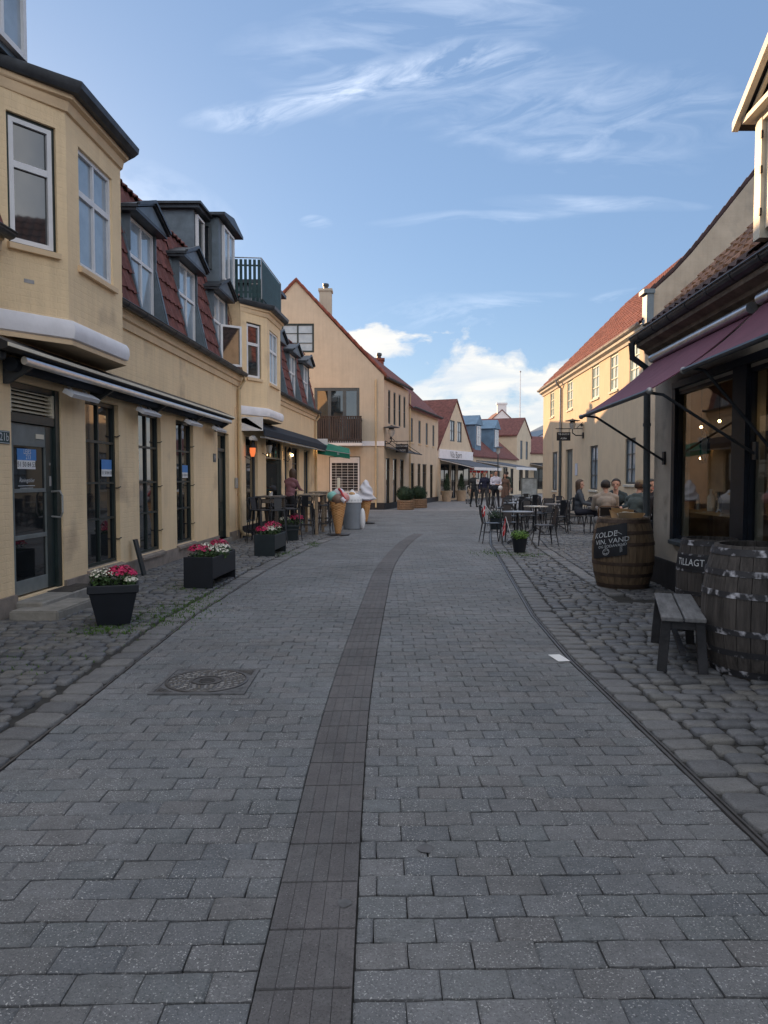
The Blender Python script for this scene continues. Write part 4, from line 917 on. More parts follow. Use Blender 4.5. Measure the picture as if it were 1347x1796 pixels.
mb = MB(); facade(mb, L3, 0, la, 0, 6.1, UA + GA, .14); facade(mb, L3, la, lb, 0, 5.3, UB + GB, .14); mb.poly(L3(la, 0, 5.2), L3(la, -2, 5.2), L3(la, -2, 7.4), L3(la, 0, 6.1))
mb.poly(L3(lb, 0, 0), L3(lb, -7, 0), L3(lb, -7, 5.3), L3(lb, 0, 5.3)); mb.build('street_wall', 'wall3', H3, recalc=False)
for w in UA: window(L3, *w, H3, 'greyframe', 'glassd', 1, (.5,), -.06, .06)
for w in UB: window(L3, *w, H3, 'greyframe', 'glassup', 2, (.6,), -.06, .06, sill='cornice')
for w in GA + GB: window(L3, *w, H3, 'black', 'glassd', 1 if w[1] - w[0] < .85 else 2, (.75,), -.08, .06)
mb = MB()   # roofs
pr = [(-.12, 6.22), (4.1, 10.66), (8.32, 6.22)]
mb.slab(G3(8.34, .06, 6.16), G3(4.1, .06, 10.66), G3(4.1, -5.2, 10.66), Vector((1.38 + .2, 40, 6.16)), (0, 0, .12)); mb.slab(G3(-.14, .06, 6.16), G3(4.1, .06, 10.66), G3(4.1, -5.2, 10.66), G3(-.14, -5.2, 6.16), (0, 0, .12))
nr = Vector((-.964, .266, 0)); mb.slab(L3(la + .02, .25, 5.15), L3(lb, .25, 5.15), L3(lb, -2.45, 7.75), L3(la + .02, -2.45, 7.75), (0, 0, .1)); mb.slab(L3(la + .02, -2.45, 7.75), L3(lb, -2.45, 7.75), L3(lb, -5.2, 5.2), L3(la + .02, -5.2, 5.2), (0, 0, .1))
mb.build('roof', 'tile', H3)
mb = MB(); mb.poly(G3(4.1, -5.1, 10.6), L3(la, 0, 6.1), L3(la, 0, 0), G3(0, -5.1, 0), G3(0, -5.1, 6.2)); mb.build('rear_wall', 'wallx', H3)
mb = MB(); vt = [(8.30, 6.2), (4.1, 10.62), (-.1, 6.2)]
for a, b in zip(vt, vt[1:]):
    n = 14
    for i in range(n):
        t0, t1 = a[0] + (b[0] - a[0]) * i / n, a[0] + (b[0] - a[0]) * (i + 1.06) / n; z0, z1 = a[1] + (b[1] - a[1]) * i / n, a[1] + (b[1] - a[1]) * (i + 1.06) / n
        mb.tube([G3(t0, .04, z0 + .1), G3(t1, .04, z1 + .13)], .07, 6)
mb.build('verge', 'tileorange', H3)
for (x, y, z0, z1, s) in ((-2.95, 38, 9.0, 11.0, .3), (-.28, 41.5, 6.0, 8.1, .27)):
    mb = MB(); mb.box(I, x - s, x + s, y - s, y + s, z0, z1 - .12); mb.box(I, x - s - .05, x + s + .05, y - s - .05, y + s + .05, z1 - .12, z1); cc = mb.build('chimney', 'wallx' if s == .3 else 'tileorange', H3)
    mb = MB(); mb.lathe((x, y, z1), [(.12, 0), (.12, .16), (.17, .18), (.15, .3), (.02, .34)], 10); mb.build('chimney_pot', 'zincdark', cc)
gutter(L3, -.05, la, H3, 6.2, .2, .07, 'zincdark', 2); gutter(L3, la, lb, H3, 5.3, .3, .07, 'zincdark', 2)
mb = MB(); mb.box(G3, 0, 8.22, .0, .03, -.05, .32); mb.box(L3, 0, lb, 0, .03, -.05, .3); mb.build('plinth', 'tarplinth', H3)
mb = MB(); mb.box(G3, 4.95, 8.22, .01, .06, 3.0, 3.22); mb.build('string_course', 'whiteband', H3)
mb = MB(); mb.box(G3, 4.92, 7.2, -.05, .85, 2.98, 3.1); bs = mb.build('balcony', 'white', H3)
mb = MB(); a, b = G3(4.95, .8), G3(7.15, .8); slats(mb, a, b, 3.12, 4.3, .105, .075, .02); slats(mb, G3(7.15, 0), b, 3.12, 4.3, .105, .075, .02); slats(mb, G3(4.95, 0), a, 3.12, 4.3, .105, .075, .02); mb.box(G3, 4.92, 7.18, .77, .84, 4.3, 4.34); mb.build('railing', 'brownfence', bs)
pipe('', [G3(7.82, .06, 6.1), G3(7.82, .06, .1)], 'pipeyellow', .04, H3); pipe('', [L3(la + .12, .06, 6.0), L3(la + .12, .06, .1)], 'pipeyellow', .04, H3)
# canopy and signs on that house
cn = thing('door_canopy', 'dark flat glass canopy on rods over the entrances at the corner house', 'canopy', L3(2, 0, 2.7), world=True)
mb = MB(); mb.slab(L3(.1, .02, 2.95), L3(4.6, .02, 2.95), L3(4.6, .8, 2.7), L3(.1, .8, 2.7), (0, 0, .04)); mb.build('roof_sheet', 'zincdark', cn)
mb = MB()
for t in (.2, 1.7, 3.2, 4.5): mb.tube([L3(t, .01, 3.25), L3(t, .75, 2.75)], .015, 5)
mb.tube([L3(.1, .8, 2.72), L3(4.6, .8, 2.72)], .03, 6); mb.build('rod', 'black', cn)
def hang_sign(label, f, t, z, w, h, txt, arm=1.0, mat='slate', a0=.3):
    s = thing('hanging_sign', label, 'sign', f(t, 0, z), world=True)
    mb = MB(); mb.tube([f(t, 0, z + h + .14), f(t, arm + .1, z + h + .14)], .018, 6); mb.tube([f(t, 0, z + h + .4), f(t, .25, z + h + .16)], .012, 5); mb.lathe(f(t, .06, z + h + .3), [(.0, -.08), (.07, 0), (.0, .08)], 8)
    for p_ in (a0 + .05, a0 + w - .05): mb.tube([f(t, p_, z + h), f(t, p_, z + h + .14)], .008, 5)
    mb.build('bracket', 'black', s)
    mb = MB(); mb.box(f, t - .02, t + .02, a0, a0 + w, z, z + h); b = mb.build('board', mat, s, bev=.005)
    fx = F(f(t - .022, a0).xy, f.n.xy, -f.d.xy.normalized()); mb = MB(); n = len(txt)
    for i, line in enumerate(txt): text_mb(mb, fx, line, w / 2, .004, z + h * (1 - (i + .5) / n), h * .6 / n)
    mb.build('lettering', 'chalk', b); return s
hang_sign('dark hanging shop sign on a wrought bracket by the corner house canopy', L3, 1.05, 2.72, .62, .4, ['ANTIKVAR', 'BØGER'])
def wall_lantern(label, f, t, z, s=1.0, arm=.45):
    l = thing('street_lamp', label, 'street lamp', f(t, 0, z), world=True); c = f(t, arm, z)
    mb = MB(); mb.tube([f(t, 0, z), f(t, arm * .7, z), c + Vector((0, 0, .12 * s)), c + Vector((0, 0, .3 * s))], .022, 8); mb.box(f, t - .07, t + .07, 0, .05, z - .12, z + .12); mb.build('arm', 'black', l)
    mb = MB(); mb.lathe(c, [(.05 * s, .3 * s), (.13 * s, .42 * s), (.15 * s, .58 * s), (.1 * s, .62 * s)], 14); mb.build('glass', 'lampglass', l, smooth=True)
    mb = MB(); mb.lathe(c, [(.1 * s, .6 * s), (.12 * s, .66 * s), (.36 * s, .68 * s), (.35 * s, .70 * s), (.08 * s, .76 * s), (.01, .8 * s)], 18); mb.build('hat', 'zincdark', l, smooth=True); return l
wall_lantern('street lamp with flat round hat on the corner of the gable house', L3, .05, 3.1, 1.1, .35)
M['bluewhite'] = mk('pale_blue_render', (.55, .6, .72), .8, .06, 3)
# ================================================================ right: near shop house
H4 = house('shop_house', 'near cream shop house with plum awnings, dark shop windows and a gabled roof window', (4.2, 8, 0))
HS = [(7.95, 9.74, .70, 2.62), (6.2, 7.62, .70, 2.62), (4.2, 5.9, .70, 2.62), (2.0, 3.6, .1, 2.62)]
mb = MB(); facade(mb, R1, -1, 10.72, 0, 3.3, HS, .16); mb.build('wall', 'walln', H4, recalc=False)
mb = MB(); mb.poly(R1(10.72, 0, 0), R1(10.72, -9, 0), R1(10.72, -9, 3.4), R1(10.72, -4.6, 8.1), R1(10.72, 0, 3.4)); mb.poly(R1(-1, 0, 0), R1(-1, -9, 0), R1(-1, -9, 3.4), R1(-1, -4.6, 8.1), R1(-1, 0, 3.4)); mb.build('gable_end', 'walln', H4)
mb = MB(); mb.box(R1, -1, 10.76, .0, .04, -.05, .38); mb.build('plinth', 'tarplinth', H4)
mb = MB()
for h in HS[:3]: mb.ext(R1, [(-.05, .72), (.10, .68), (.10, .64), (.0, .60), (-.05, .60)], h[0] - .06, h[1] + .04)
mb.build('sill', 'greyframe', H4)
M['shopframe'] = mk('near_black_shop_frame', (.008, .012, .02), .5, .3, 5)
for h in HS[:3]:
    w = window(R1, *h, H4, 'shopframe', 'clear', 1, (), -.02, .045, name='shop_window')
for a, b in ((9.74, 9.86), (7.62, 7.95), (5.9, 6.2), (3.6, 4.2)):
    mb = MB(); mb.box(R1, a, b, .003, .05, .62, 2.68); mb.build('pilaster', 'shopframe', H4)
mb = MB(); mb.box(R1, -1, 9.82, .003, .07, 2.66, 2.74); mb.build('lintel', 'shopframe', H4)
mb = MB(); co = [(.0, 3.2), (.08, 3.2), (.09, 3.26), (.15, 3.29), (.16, 3.33), (.26, 3.37), (.27, 3.42), (.0, 3.42)]; mb.ext(R1, co, -1, 10.78)
mb.build('cornice', 'darkcornice', H4)
gutter(R1, -1, 10.85, H4, 3.51, .27, .085, 'zincdark', .62)
pipe('', [R1(10.7, .36, 3.43), R1(10.72, .34, 3.22), R1(10.72, .14, 3.08), R1(10.72, .12, 2.7)], 'zincdark', .045, H4)
pipe('', [R1(10.72, .12, 2.7), R1(10.72, .10, .95)], 'greyframe', .05, H4); pipe('', [R1(10.72, .10, .95), R1(10.72, .10, .05)], 'steelgrey', .055, H4)
mb = MB(); v = R1(0, -4.6, 8.15) - R1(0, .3, 3.45)
DR = (5.75, 7.5)
for a, b, k in ((-1, DR[0], 3), (DR[1], 10.8, 4)):
    pantiles(mb, R1(a, .3, 3.47), R1(b) - R1(a), v, (R1(b) - R1(a)).length, v.length, tw=.23, th=.32, amp=.035, seed=k)
pantiles(mb, R1(DR[0], .3, 3.47), R1(DR[1]) - R1(DR[0]), v, 1.75, .36, tw=.23, th=.32, amp=.035, seed=9)
pantiles(mb, R1(DR[0], .3, 3.47) + v * .42, R1(DR[1]) - R1(DR[0]), v, 1.75, v.length * .58, tw=.23, th=.32, amp=.035, seed=8)
mb.slab(R1(-1, -4.6, 8.1), R1(10.8, -4.6, 8.1), R1(10.8, -9.2, 3.4), R1(-1, -9.2, 3.4), (0, 0, .08)); mb.poly(R1(-1, .24, 3.42), R1(10.8, .24, 3.42), R1(10.8, -4.6, 8.08), R1(-1, -4.6, 8.08))
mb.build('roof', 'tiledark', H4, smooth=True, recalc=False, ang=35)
# dormer
q = MB(); t0, t1 = 5.9, 7.42; tc_ = 6.66
q.ext(R1, [(.06, 3.86), (.06, 5.0), (-1.7, 5.0), (-.45, 3.86)], t0, t0 + .04); q.ext(R1, [(.06, 3.86), (.06, 5.0), (-1.7, 5.0), (-.45, 3.86)], t1 - .04, t1)
q.box(R1, t0, t0 + .14, -.02, .10, 3.82, 5.0); q.box(R1, t1 - .14, t1, -.02, .10, 3.82, 5.0); q.box(R1, t0 + .14, t1 - .14, -.02, .095, 4.93, 5.0); q.extp(R1, [(t0 - .05, 5.0), (t1 + .05, 5.0), (tc_, 5.5)], .08, -.02)
dq = q.build('dormer', 'cream', H4)
q = MB(); q.extp(R1, [(t0 - .1, 5.0), (t1 + .1, 5.0), (t1 + .1, 5.05), (t0 - .1, 5.05)], .19, .06); q.build('cornice', 'cream', dq)
q = MB()
for s in (-1, 1):
    e = tc_ + s * .98
    q.extp(R1, [(e, 4.98), (tc_, 5.56), (tc_, 5.66), (e, 5.07)], .24, .18); q.extp(R1, [(e - s * .1, 5.02), (tc_, 5.53), (tc_, 5.56), (e - s * .1, 5.05)], .14, .10)
q.build('bargeboard', 'cream', dq)
q = MB()
for s in (-1, 1): e = tc_ + s * 1.0; q.extp(R1, [(e, 5.0), (tc_, 5.60), (tc_, 5.64), (e, 5.04)], .18, -2.2)
q.build('dormer_roof', 'shopframe', dq)
window(R1, t0 + .16, t1 - .16, 3.9, 4.92, dq, 'cream', 'glassup', 2, (.36, .69), .03, .06, mw=.035)
q = MB()
for z in (4.02, 4.42, 4.75): q.box(R1, t1 - .18, t1 - .155, .10, .12, z, z + .07)
q.build('hinge', 'black', dq)
# shop interior, seen through the glass
rm_ = MB(); rm_.box(R1, -.8, 10.5, -3.6, -3.5, .3, 3.0); rm_.box(R1, -.8, 10.5, -3.6, -.2, .3, .4); rm_.box(R1, -.8, 10.5, -3.6, -.2, 2.9, 3.0); rm_.box(R1, 10.5, 10.6, -3.6, -.18, .3, 3.0); rm_.box(R1, -.9, -.8, -3.6, -.2, .3, 3.0)
M['room'] = mk('dim_brown_room', (.34, .25, .17), .9, .3, 2); rm_.build('interior', 'room', H4)
sh = thing('display_table', 'wooden display table with goods inside the shop window', 'table', R1(8.7, -.8, .4), world=True)
mb = MB(); mb.box(R1, 8.1, 10.2, -.62, -.2, 1.04, 1.08); mb.build('table_top', 'card', sh); mb = MB()
for t in (8.2, 10.0):
    for p_ in (-.58, -.27): mb.box(R1, t, t + .06, p_, p_ + .05, .4, 1.04)
mb.build('leg', 'wood', sh)
rs = random.Random(11)
for i in range(9):
    t, p_ = 8.3 + i * .2, -.26 - rs.random() * .3; hgt = rs.uniform(.12, .28); r = rs.uniform(.028, .045)
    mb = MB(); mb.lathe(R1(t, p_, 1.08), [(r, 0), (r, hgt * .65), (r * .4, hgt * .8), (r * .4, hgt), (.005, hgt)], 10)
    tag(mb.build('bottle', ['glassd', 'bag', 'wood', 'steelgrey'][i % 4], smooth=True), 'small bottle or jar on the display table behind the shop glass', 'bottle', 'bottles on the shop display table')
shf = thing('wall_shelf', 'dark shelf of boxes at the back of the shop', 'shelf', R1(8, -3.3, .4), world=True); mb = MB()
for z in (.5, 1.0, 1.5, 2.0): mb.box(R1, 5.8, 9.7, -3.45, -3.1, z, z + .03)
mb.build('board', 'wood', shf); mb = MB()
for z in (.53, 1.03, 1.53, 2.03):
    t = 5.9
    while t < 9.5: w = rs.uniform(.08, .25); mb.mi = rs.randrange(4); mb.box(R1, t, t + w, -3.4, -3.2, z, z + rs.uniform(.15, .4)); t += w + rs.uniform(.02, .1)
mb.build('stock', ['cream', 'card', 'rsauce', 'greydoor'], shf)
for i, (t, p_, z) in enumerate(((9.85, -.34, 2.17), (9.9, -.36, 1.76), (9.2, -.32, 2.2), (7.4, -.2, 2.1))):
    l = thing('pendant_lamp', ['small lit bulb hanging highest at the far end of the shop window', 'small lit bulb lower down behind the shop window', 'lit bulb in the middle of the shop ceiling', 'lit bulb behind the nearer shop window'][i], 'lamp', R1(t, p_, z), world=True, group='lit bulbs inside the shop')
    MB().sph(R1(t, p_, z), .019, 10, 6).build('bulb', 'bulb', l, smooth=True); MB().tube([R1(t, p_, z), R1(t, p_, 2.9)], .004, 4).build('cord', 'black', l)
bc = thing('bar_sign', 'round upright shop sign hung inside the corner of the shop glass', 'sign', R1(9.45, -.22, 1.9), world=True); fq = F(R1(9.45, -.22).xy, (0, 1), (-1, 0))
mb = MB(); mb.tube([R1(9.35, -.2, 1.9) + Vector((0, .12 * math.cos(a), .2 * math.sin(a))) for a in [i * .3307 for i in range(20)]], .018, 6); mb.build('rim', 'black', bc); mb = MB(); mb.add([R1(9.35, -.2, 1.9) + Vector((0, .105 * math.cos(a * .5236), .185 * math.sin(a * .5236))) for a in range(12)] + [R1(9.35, -.22, 1.9) + Vector((0, .105 * math.cos(a * .5236), .185 * math.sin(a * .5236))) for a in range(12)], [tuple(range(12)), tuple(range(23, 11, -1))]); mb.build('disc', 'lampglass', bc)
# awnings
def drop_awning(label, t0, t1, out, zt, zf, arms):
    a = thing('awning', label, 'awning', R1((t0 + t1) / 2, .5, 2.8), world=True)
    P0 = lambda t, s: R1(t, .12 + (out - .12) * s, zt + (zf - zt) * s - .05 * math.sin(math.pi * s))
    mb = MB(); n = 8; m = 24; vs = []
    for th in (0, -.012):
        for i in range(n + 1):
            for j in range(m + 1): vs.append(P0(t0 + (t1 - t0) * j / m, i / n) + Vector((0, 0, th + .006 * math.sin(j * 1.9) * math.sin(i * .4))))
    K = (n + 1) * (m + 1); fs = []
    for i in range(n):
        for j in range(m): q = i * (m + 1) + j; fs += [(q, q + 1, q + m + 2, q + m + 1), (K + q, K + q + m + 1, K + q + m + 2, K + q + 1)]
    for j in range(m): fs.append((n * (m + 1) + j, n * (m + 1) + j + 1, K + n * (m + 1) + j + 1, K + n * (m + 1) + j)); fs.append((j, K + j, K + j + 1, j + 1))
    for i in range(n): fs.append((i * (m + 1), (i + 1) * (m + 1), K + (i + 1) * (m + 1), K + i * (m + 1))); fs.append((i * (m + 1) + m, K + i * (m + 1) + m, K + (i + 1) * (m + 1) + m, (i + 1) * (m + 1) + m))
    mb.add(vs, fs); mb.build('fabric', 'purple', a, smooth=True)
    mb = MB(); mb.tube([R1(t0 - .03, .15, zt + .035), R1(t1 + .03, .15, zt + .035)], .058, 12); mb.build('roller_tube', 'steel', a, smooth=True)
    mb = MB(); mb.tube([R1(t0 - .02, out + .01, zf - .02), R1(t1 + .02, out + .01, zf - .02)], .026, 8); mb.build('front_bar', 'zincdark', a, smooth=True)
    for e in (t0 - .03, t1 + .03): MB().sph(R1(e, out + .01, zf - .02), .035, 8, 6).build('end_cap', 'steelgrey', a, smooth=True)
    for t in arms: mb = MB(); mb.tube([R1(t, out - .02, zf - .02), R1(t, out * .85, zf - .04), R1(t, .12, 1.80), R1(t, .02, 1.74)], .016, 8); mb.box(R1, t - .04, t + .04, .002, .03, 1.68, 1.86); mb.build('arm', 'zincdark', a, smooth=True)
    return a
drop_awning('plum awning over the far shop window, drooping lowest towards the street', 7.33, 10.38, 1.12, 3.12, 2.37, (10.25, 7.45))
drop_awning('plum awning at the right edge over the nearer shop window, overlapping the other', 3.2, 7.08, .86, 3.16, 2.54, (6.95, 3.4))
# ================================================================ right: tall sunlit house
H5 = house('yellow_house', 'tall two-storey house with long orange tiled roof and sunlit upper wall behind the awnings', (8, 30, 0))
T5a, T5b = 21.8, 39.0
UP = [(22.75, 23.75), (25.05, 26.05), (27.55, 28.65), (32.0, 33.1), (36.1, 37.1)]
UP = [(a, b, 4.5, 5.72) for a, b in UP]; GR = [(23.0, 24.1, 1.3, 2.75), (27.6, 28.8, 1.05, 2.72), (35.2, 36.4, .9, 2.75), (31.9, 33.3, .1, 2.75)]
mb = MB(); facade(mb, R2, T5a, T5b, 0, 6.0, UP + GR, .16)
mb.poly(R2(T5b, 0, 0), R2(T5b, -9, 0), R2(T5b, -9, 6), R2(T5b, -4.5, 10.6), R2(T5b, 0, 6)); mb.poly(R2(T5a, -9, 0), R2(T5b, -9, 0), R2(T5b, -9, 6), R2(T5a, -9, 6)); mb.build('street_wall', 'wallr', H5, recalc=False)
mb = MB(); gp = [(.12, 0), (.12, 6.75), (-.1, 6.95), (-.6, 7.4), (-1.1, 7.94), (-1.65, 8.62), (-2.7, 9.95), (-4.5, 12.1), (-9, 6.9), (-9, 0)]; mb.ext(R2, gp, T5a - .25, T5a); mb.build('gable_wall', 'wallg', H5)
mb = MB()
for (a, b), (c, d) in zip(gp[1:8], gp[2:8]):
    n = max(1, round(math.hypot(c - a, d - b) / .33))
    for i in range(n): s0, s1 = i / n, (i + 1.1) / n; mb.tube([R2(T5a - .12, a + (c - a) * s0, b + (d - b) * s0 + .05), R2(T5a - .12, a + (c - a) * s1, b + (d - b) * s1 + .09)], .05, 6, flat=1.6)
mb.build('coping', 'tiledark', H5)
mb = MB(); mb.box(R2, T5a - .32, T5a + .1, .0, .2, 5.95, 6.78); mb.box(R2, T5a - .36, T5a + .12, -.02, .3, 6.78, 6.9); mb.build('kneeler', 'zinc', H5)
mb = MB(); v = R2(0, -4.5, 10.75) - R2(0, .2, 6.05); pantiles(mb, R2(T5a, .2, 6.08), R2(T5b + .15) - R2(T5a), v, 17.36, v.length, tw=.26, th=.36, amp=.035, seed=33); mb.slab(R2(T5a, -4.5, 10.7), R2(T5b + .15, -4.5, 10.7), R2(T5b + .15, -9.2, 6), R2(T5a, -9.2, 6), (0, 0, .08)); mb.poly(R2(T5a, .15, 6.04), R2(T5b + .14, .15, 6.04), R2(T5b + .14, -4.5, 10.7), R2(T5a, -4.5, 10.7))
mb.build('roof', 'tileorange', H5, smooth=True, recalc=False, ang=35)
M['soffitwhite'] = mk('pale_soffit_board', (.6, .57, .5), .7, .08, 4)
mb = MB(); mb.ext(R2, [(.0, 5.74), (.05, 5.74), (.07, 5.82), (.2, 5.88), (.22, 6.0), (0, 6.0)], T5a + .1, T5b + .12); mb.build('cornice', 'soffitwhite', H5); gutter(R2, T5a + .1, T5b + .2, H5, 6.05, .24, .08, 'steelgrey', 1.2)
for w in UP: window(R2, *w, H5, 'paleframe', 'glasspale', 2, (.33, .66), -.06, .06, sill='soffitwhite')
for w in GR[:3]: window(R2, *w, H5, 'greyframe', 'glassup', 2, (.33, .66), -.07, .07, sill='soffitwhite')
panel_door(R2, *GR[3], H5, 'greydoor', transom=False)
pipe('', [R2(34.2, .3, 5.98), R2(34.2, .25, 5.8), R2(34.2, .07, 5.6), R2(34.2, .07, 3.2)], 'steelgrey', .055, H5); pipe('', [R2(34.2, .07, 3.2), R2(34.2, .07, .1)], 'greyframe', .06, H5)
mb = MB(); mb.box(R2, T5a, T5b, 0, .03, -.05, .35); mb.build('plinth', 'walln', H5)
e = MB(); e.box(R2, 30.9, 31.25, .004, .03, 1.6, 2.1); tag(e.build('notice_board', 'bluewhite'), 'small pale blue notice beside the recessed doorway of the tall house', 'notice')
l5 = wall_lantern('street lamp with flat round hat on the wall of the sunlit house', R2, 29.9, 3.2, .85, .45)
hang_sign('dark hanging sign on the wall bracket beside the street lamp of the sunlit house', R2, 30.05, 3.0, .55, .34, ['KONG BY', 'AREA'], 1.0, a0=.5)
# ================================================================ far houses
def far_house(name, label, o, d, w, dep, eave, ridge, mode, wall, roof, wins=(), lowwin=True):
    f = FD(o, d); h = house(name, label, (*o, 0))
    mb = MB(); facade(mb, f, 0, w, 0, eave, [q for q in wins if q[3] <= eave - .05], .12)
    mb.poly(f(0, 0, 0), f(0, -dep, 0), f(0, -dep, eave), f(0, 0, eave)); mb.poly(f(w, 0, 0), f(w, -dep, 0), f(w, -dep, eave), f(w, 0, eave)); mb.poly(f(0, -dep, 0), f(w, -dep, 0), f(w, -dep, eave), f(0, -dep, eave))
    up = [q for q in wins if q[3] > eave - .05]
    if mode == 'gable':
        zt = lambda t: eave + (ridge - eave) * (1 - abs(t - w / 2) / (w / 2)); ts = sorted({0, w / 2, w, *[q[0] for q in up], *[q[1] for q in up]})
        for a, b in zip(ts, ts[1:]):
            hit = [q for q in up if q[0] <= a and b <= q[1]]
            if hit: q = hit[0]; mb.poly(f(a, 0, eave), f(b, 0, eave), f(b, 0, q[2]), f(a, 0, q[2])) if q[2] > eave else None; mb.poly(f(a, 0, q[3]), f(b, 0, q[3]), f(b, 0, zt(b)), f(a, 0, zt(a)))
            else: mb.poly(f(a, 0, eave), f(b, 0, eave), f(b, 0, zt(b)), f(a, 0, zt(a)))
        mb.poly(f(0, -dep, eave), f(w, -dep, eave), f(w / 2, -dep, ridge))
        r = MB(); e = .18; k = (ridge - eave) / (w / 2)
        r.slab(f(-e, .08, eave - e * k), f(w / 2, .08, ridge), f(w / 2, -dep, ridge), f(-e, -dep, eave - e * k), (0, 0, .12)); r.slab(f(w + e, .08, eave - e * k), f(w / 2, .08, ridge), f(w / 2, -dep, ridge), f(w + e, -dep, eave - e * k), (0, 0, .12))
    else:
        for t in (0, w): mb.poly(f(t, 0, eave), f(t, -dep, eave), f(t, -dep / 2, ridge))
        r = MB(); k = (ridge - eave) / (dep / 2)
        r.slab(f(-.1, .2, eave - .2 * k), f(w + .1, .2, eave - .2 * k), f(w + .1, -dep / 2, ridge), f(-.1, -dep / 2, ridge), (0, 0, .1)); r.slab(f(-.1, -dep - .2, eave - .2 * k), f(w + .1, -dep - .2, eave - .2 * k), f(w + .1, -dep / 2, ridge), f(-.1, -dep / 2, ridge), (0, 0, .1))
    mb.build('wall', wall, h, recalc=False); r.build('roof', roof, h)
    for q in wins: window(f, *q, h, 'greyframe' if q[2] > 2.5 else 'black', 'glassup' if q[2] > 2.5 else 'glassd', 2, (.5,), -.05, .08, mw=.04)
    return h, f
h4, f4 = far_house('yellow_house', 'small yellow house with its gable to the street above a pale shop fascia', (3.45, 47.5), (2.95, 6.5), 7.13, 9, 3.4, 6.75, 'gable', 'wall3', 'tile', [(2.3, 3.2, 3.95, 5.35), (3.8, 4.7, 3.95, 5.35), (.5, 2.2, .4, 2.4), (2.6, 3.5, .1, 2.4), (4.0, 6.6, .4, 2.4)])
mb = MB(); mb.box(f4, .0, 7.1, .0, .1, 2.75, 3.35); fs_ = mb.build('fascia', 'whiteband', h4); mb = MB(); text_mb(mb, f4, 'Vila Bjørn', 3.3, .104, 3.03, .62); mb.build('lettering', 'ink', fs_)
h5, f5 = far_house('low_house', 'low house with a broad red roof and two blue zinc dormers down the street', (6.4, 54), (5.4, 12), 13.1, 8.5, 3.2, 6.9, 'eave', 'wall3', 'tile', [(1, 2.5, .3, 2.4), (3.5, 5, .3, 2.4), (6, 7.5, .3, 2.4), (8.5, 10, .3, 2.4), (11, 12, .1, 2.3)])
for c in (2.6, 7.6):
    q = MB(); q.box(f5, c - .75, c + .75, -3.5, -.35, 3.6, 5.5); q.extp(f5, [(c - .95, 5.5), (c + .95, 5.5), (c, 6.25)], -.2, -3.6); dd = q.build('dormer', 'zincblue', h5); window(f5, c - .5, c + .5, 3.95, 5.4, dd, 'white', 'glassup', 2, (.5,), -.3, .08)
h6, f6 = far_house('white_house', 'taller pale house whose gable end with two windows rises beyond the dormered roof', (11.9, 66.6), (.42, .9), 5.2, 12, 5.35, 6.95, 'gable', 'wall3', 'tile', [(1.2, 2.0, 3.2, 4.9), (3.2, 4.0, 3.2, 4.9), (.8, 2.2, .3, 2.4), (3.0, 4.4, .1, 2.4)])
h7, f7 = far_house('white_house', 'distant white stepped-gable house with a chimney on its peak above the roofs', (10.6, 84), (1, .0), 5.4, 8, 6.6, 9.1, 'gable', 'white', 'tile', [])
mb = MB(); mb.box(f7, 2.2, 3.2, -.6, .02, 8.7, 9.9); mb.box(f7, 2.1, 3.3, -.7, .1, 9.75, 9.95); mb.build('chimney', 'white', h7)
M['bluewhite'] = mk('pale_blue_render', (.55, .6, .72), .8, .06, 3)
h8, f8 = far_house('blue_house', 'pale blue house at the end of the street beside the tall sunlit house', (15.6, 80), (1, .15), 9, 8, 5.4, 7.6, 'gable', 'bluewhite', 'zinc', [(1, 2.2, .3, 2.4)])
h9, f9 = far_house('yellow_house', 'far low yellow house behind the advertising board at the street end', (13.6, 71), (1, .62), 10, 6, 3.9, 5.6, 'eave', 'wall3', 'tile', [(1.0, 2.4, .4, 2.4), (3.4, 4.8, .3, 2.5), (6, 8, .3, 2.5)])
def flat_awning(label, f, t0, t1, z, out, drop, mat='bluefab', front='white'):
    a = thing('awning', label, 'awning', f((t0 + t1) / 2, 0, z), world=True)
    mb = MB(); mb.slab(f(t0, 0.02, z), f(t1, .02, z), f(t1, out, z - drop), f(t0, out, z - drop), (0, 0, .04)); mb.build('fabric', mat, a)
    mb = MB(); mb.box(f, t0, t1, out, out + .06, z - drop - .16, z - drop + .03); mb.build('front_bar', front, a); mb = MB()
    for t in (t0 + .02, t1 - .02): mb.tube([f(t, .02, z - .03), f(t, out, z - drop - .03)], .03, 5)
    mb.build('arm', front, a); return a
flat_awning('grey blue awning with pale front bar under the pale shop fascia', f4, .3, 6.6, 2.7, 2.3, .55)
flat_awning('dark awning with white front bar stretched out from the dormered low house', f5, 1.0, 7.5, 2.75, 3.0, .5)
flat_awning('darker awning at the end of the street beside the advertising board', f9, .4, 7.5, 2.9, 2.2, .35, 'navyfab')
fp = thing('flagpole', 'tall thin white flagpole rising above the far roofs', 'flagpole', (13.7, 75, 0)); MB().tube([(0, 0, 0), (0, 0, 12.1)], .07, 8, .035).build('pole', 'white', fp); MB().sph((0, 0, 12.15), .09, 8, 6).build('finial', 'steelgrey', fp)
tag(MB().tube([(13.2, 75, 6), (13.65, 75, 12)], .006, 3).build('halyard', 'white', fp) if False else fp, None)
sl_ = thing('street_lamp', 'slim street lamp post with small round hat in front of the dormered house', 'street lamp', (7.75, 50.5, 0)); MB().tube([(0, 0, 0), (0, 0, 3.1)], .05, 8, .035).build('post', 'zincdark', sl_); MB().lathe((0, 0, 3.1), [(.05, 0), (.13, .12), (.14, .4), (.05, .45)], 12).build('glass', 'lampglass', sl_, smooth=True); MB().lathe((0, 0, 3.52), [(.36, 0), (.34, .03), (.06, .1)], 14).build('hat', 'zincdark', sl_)
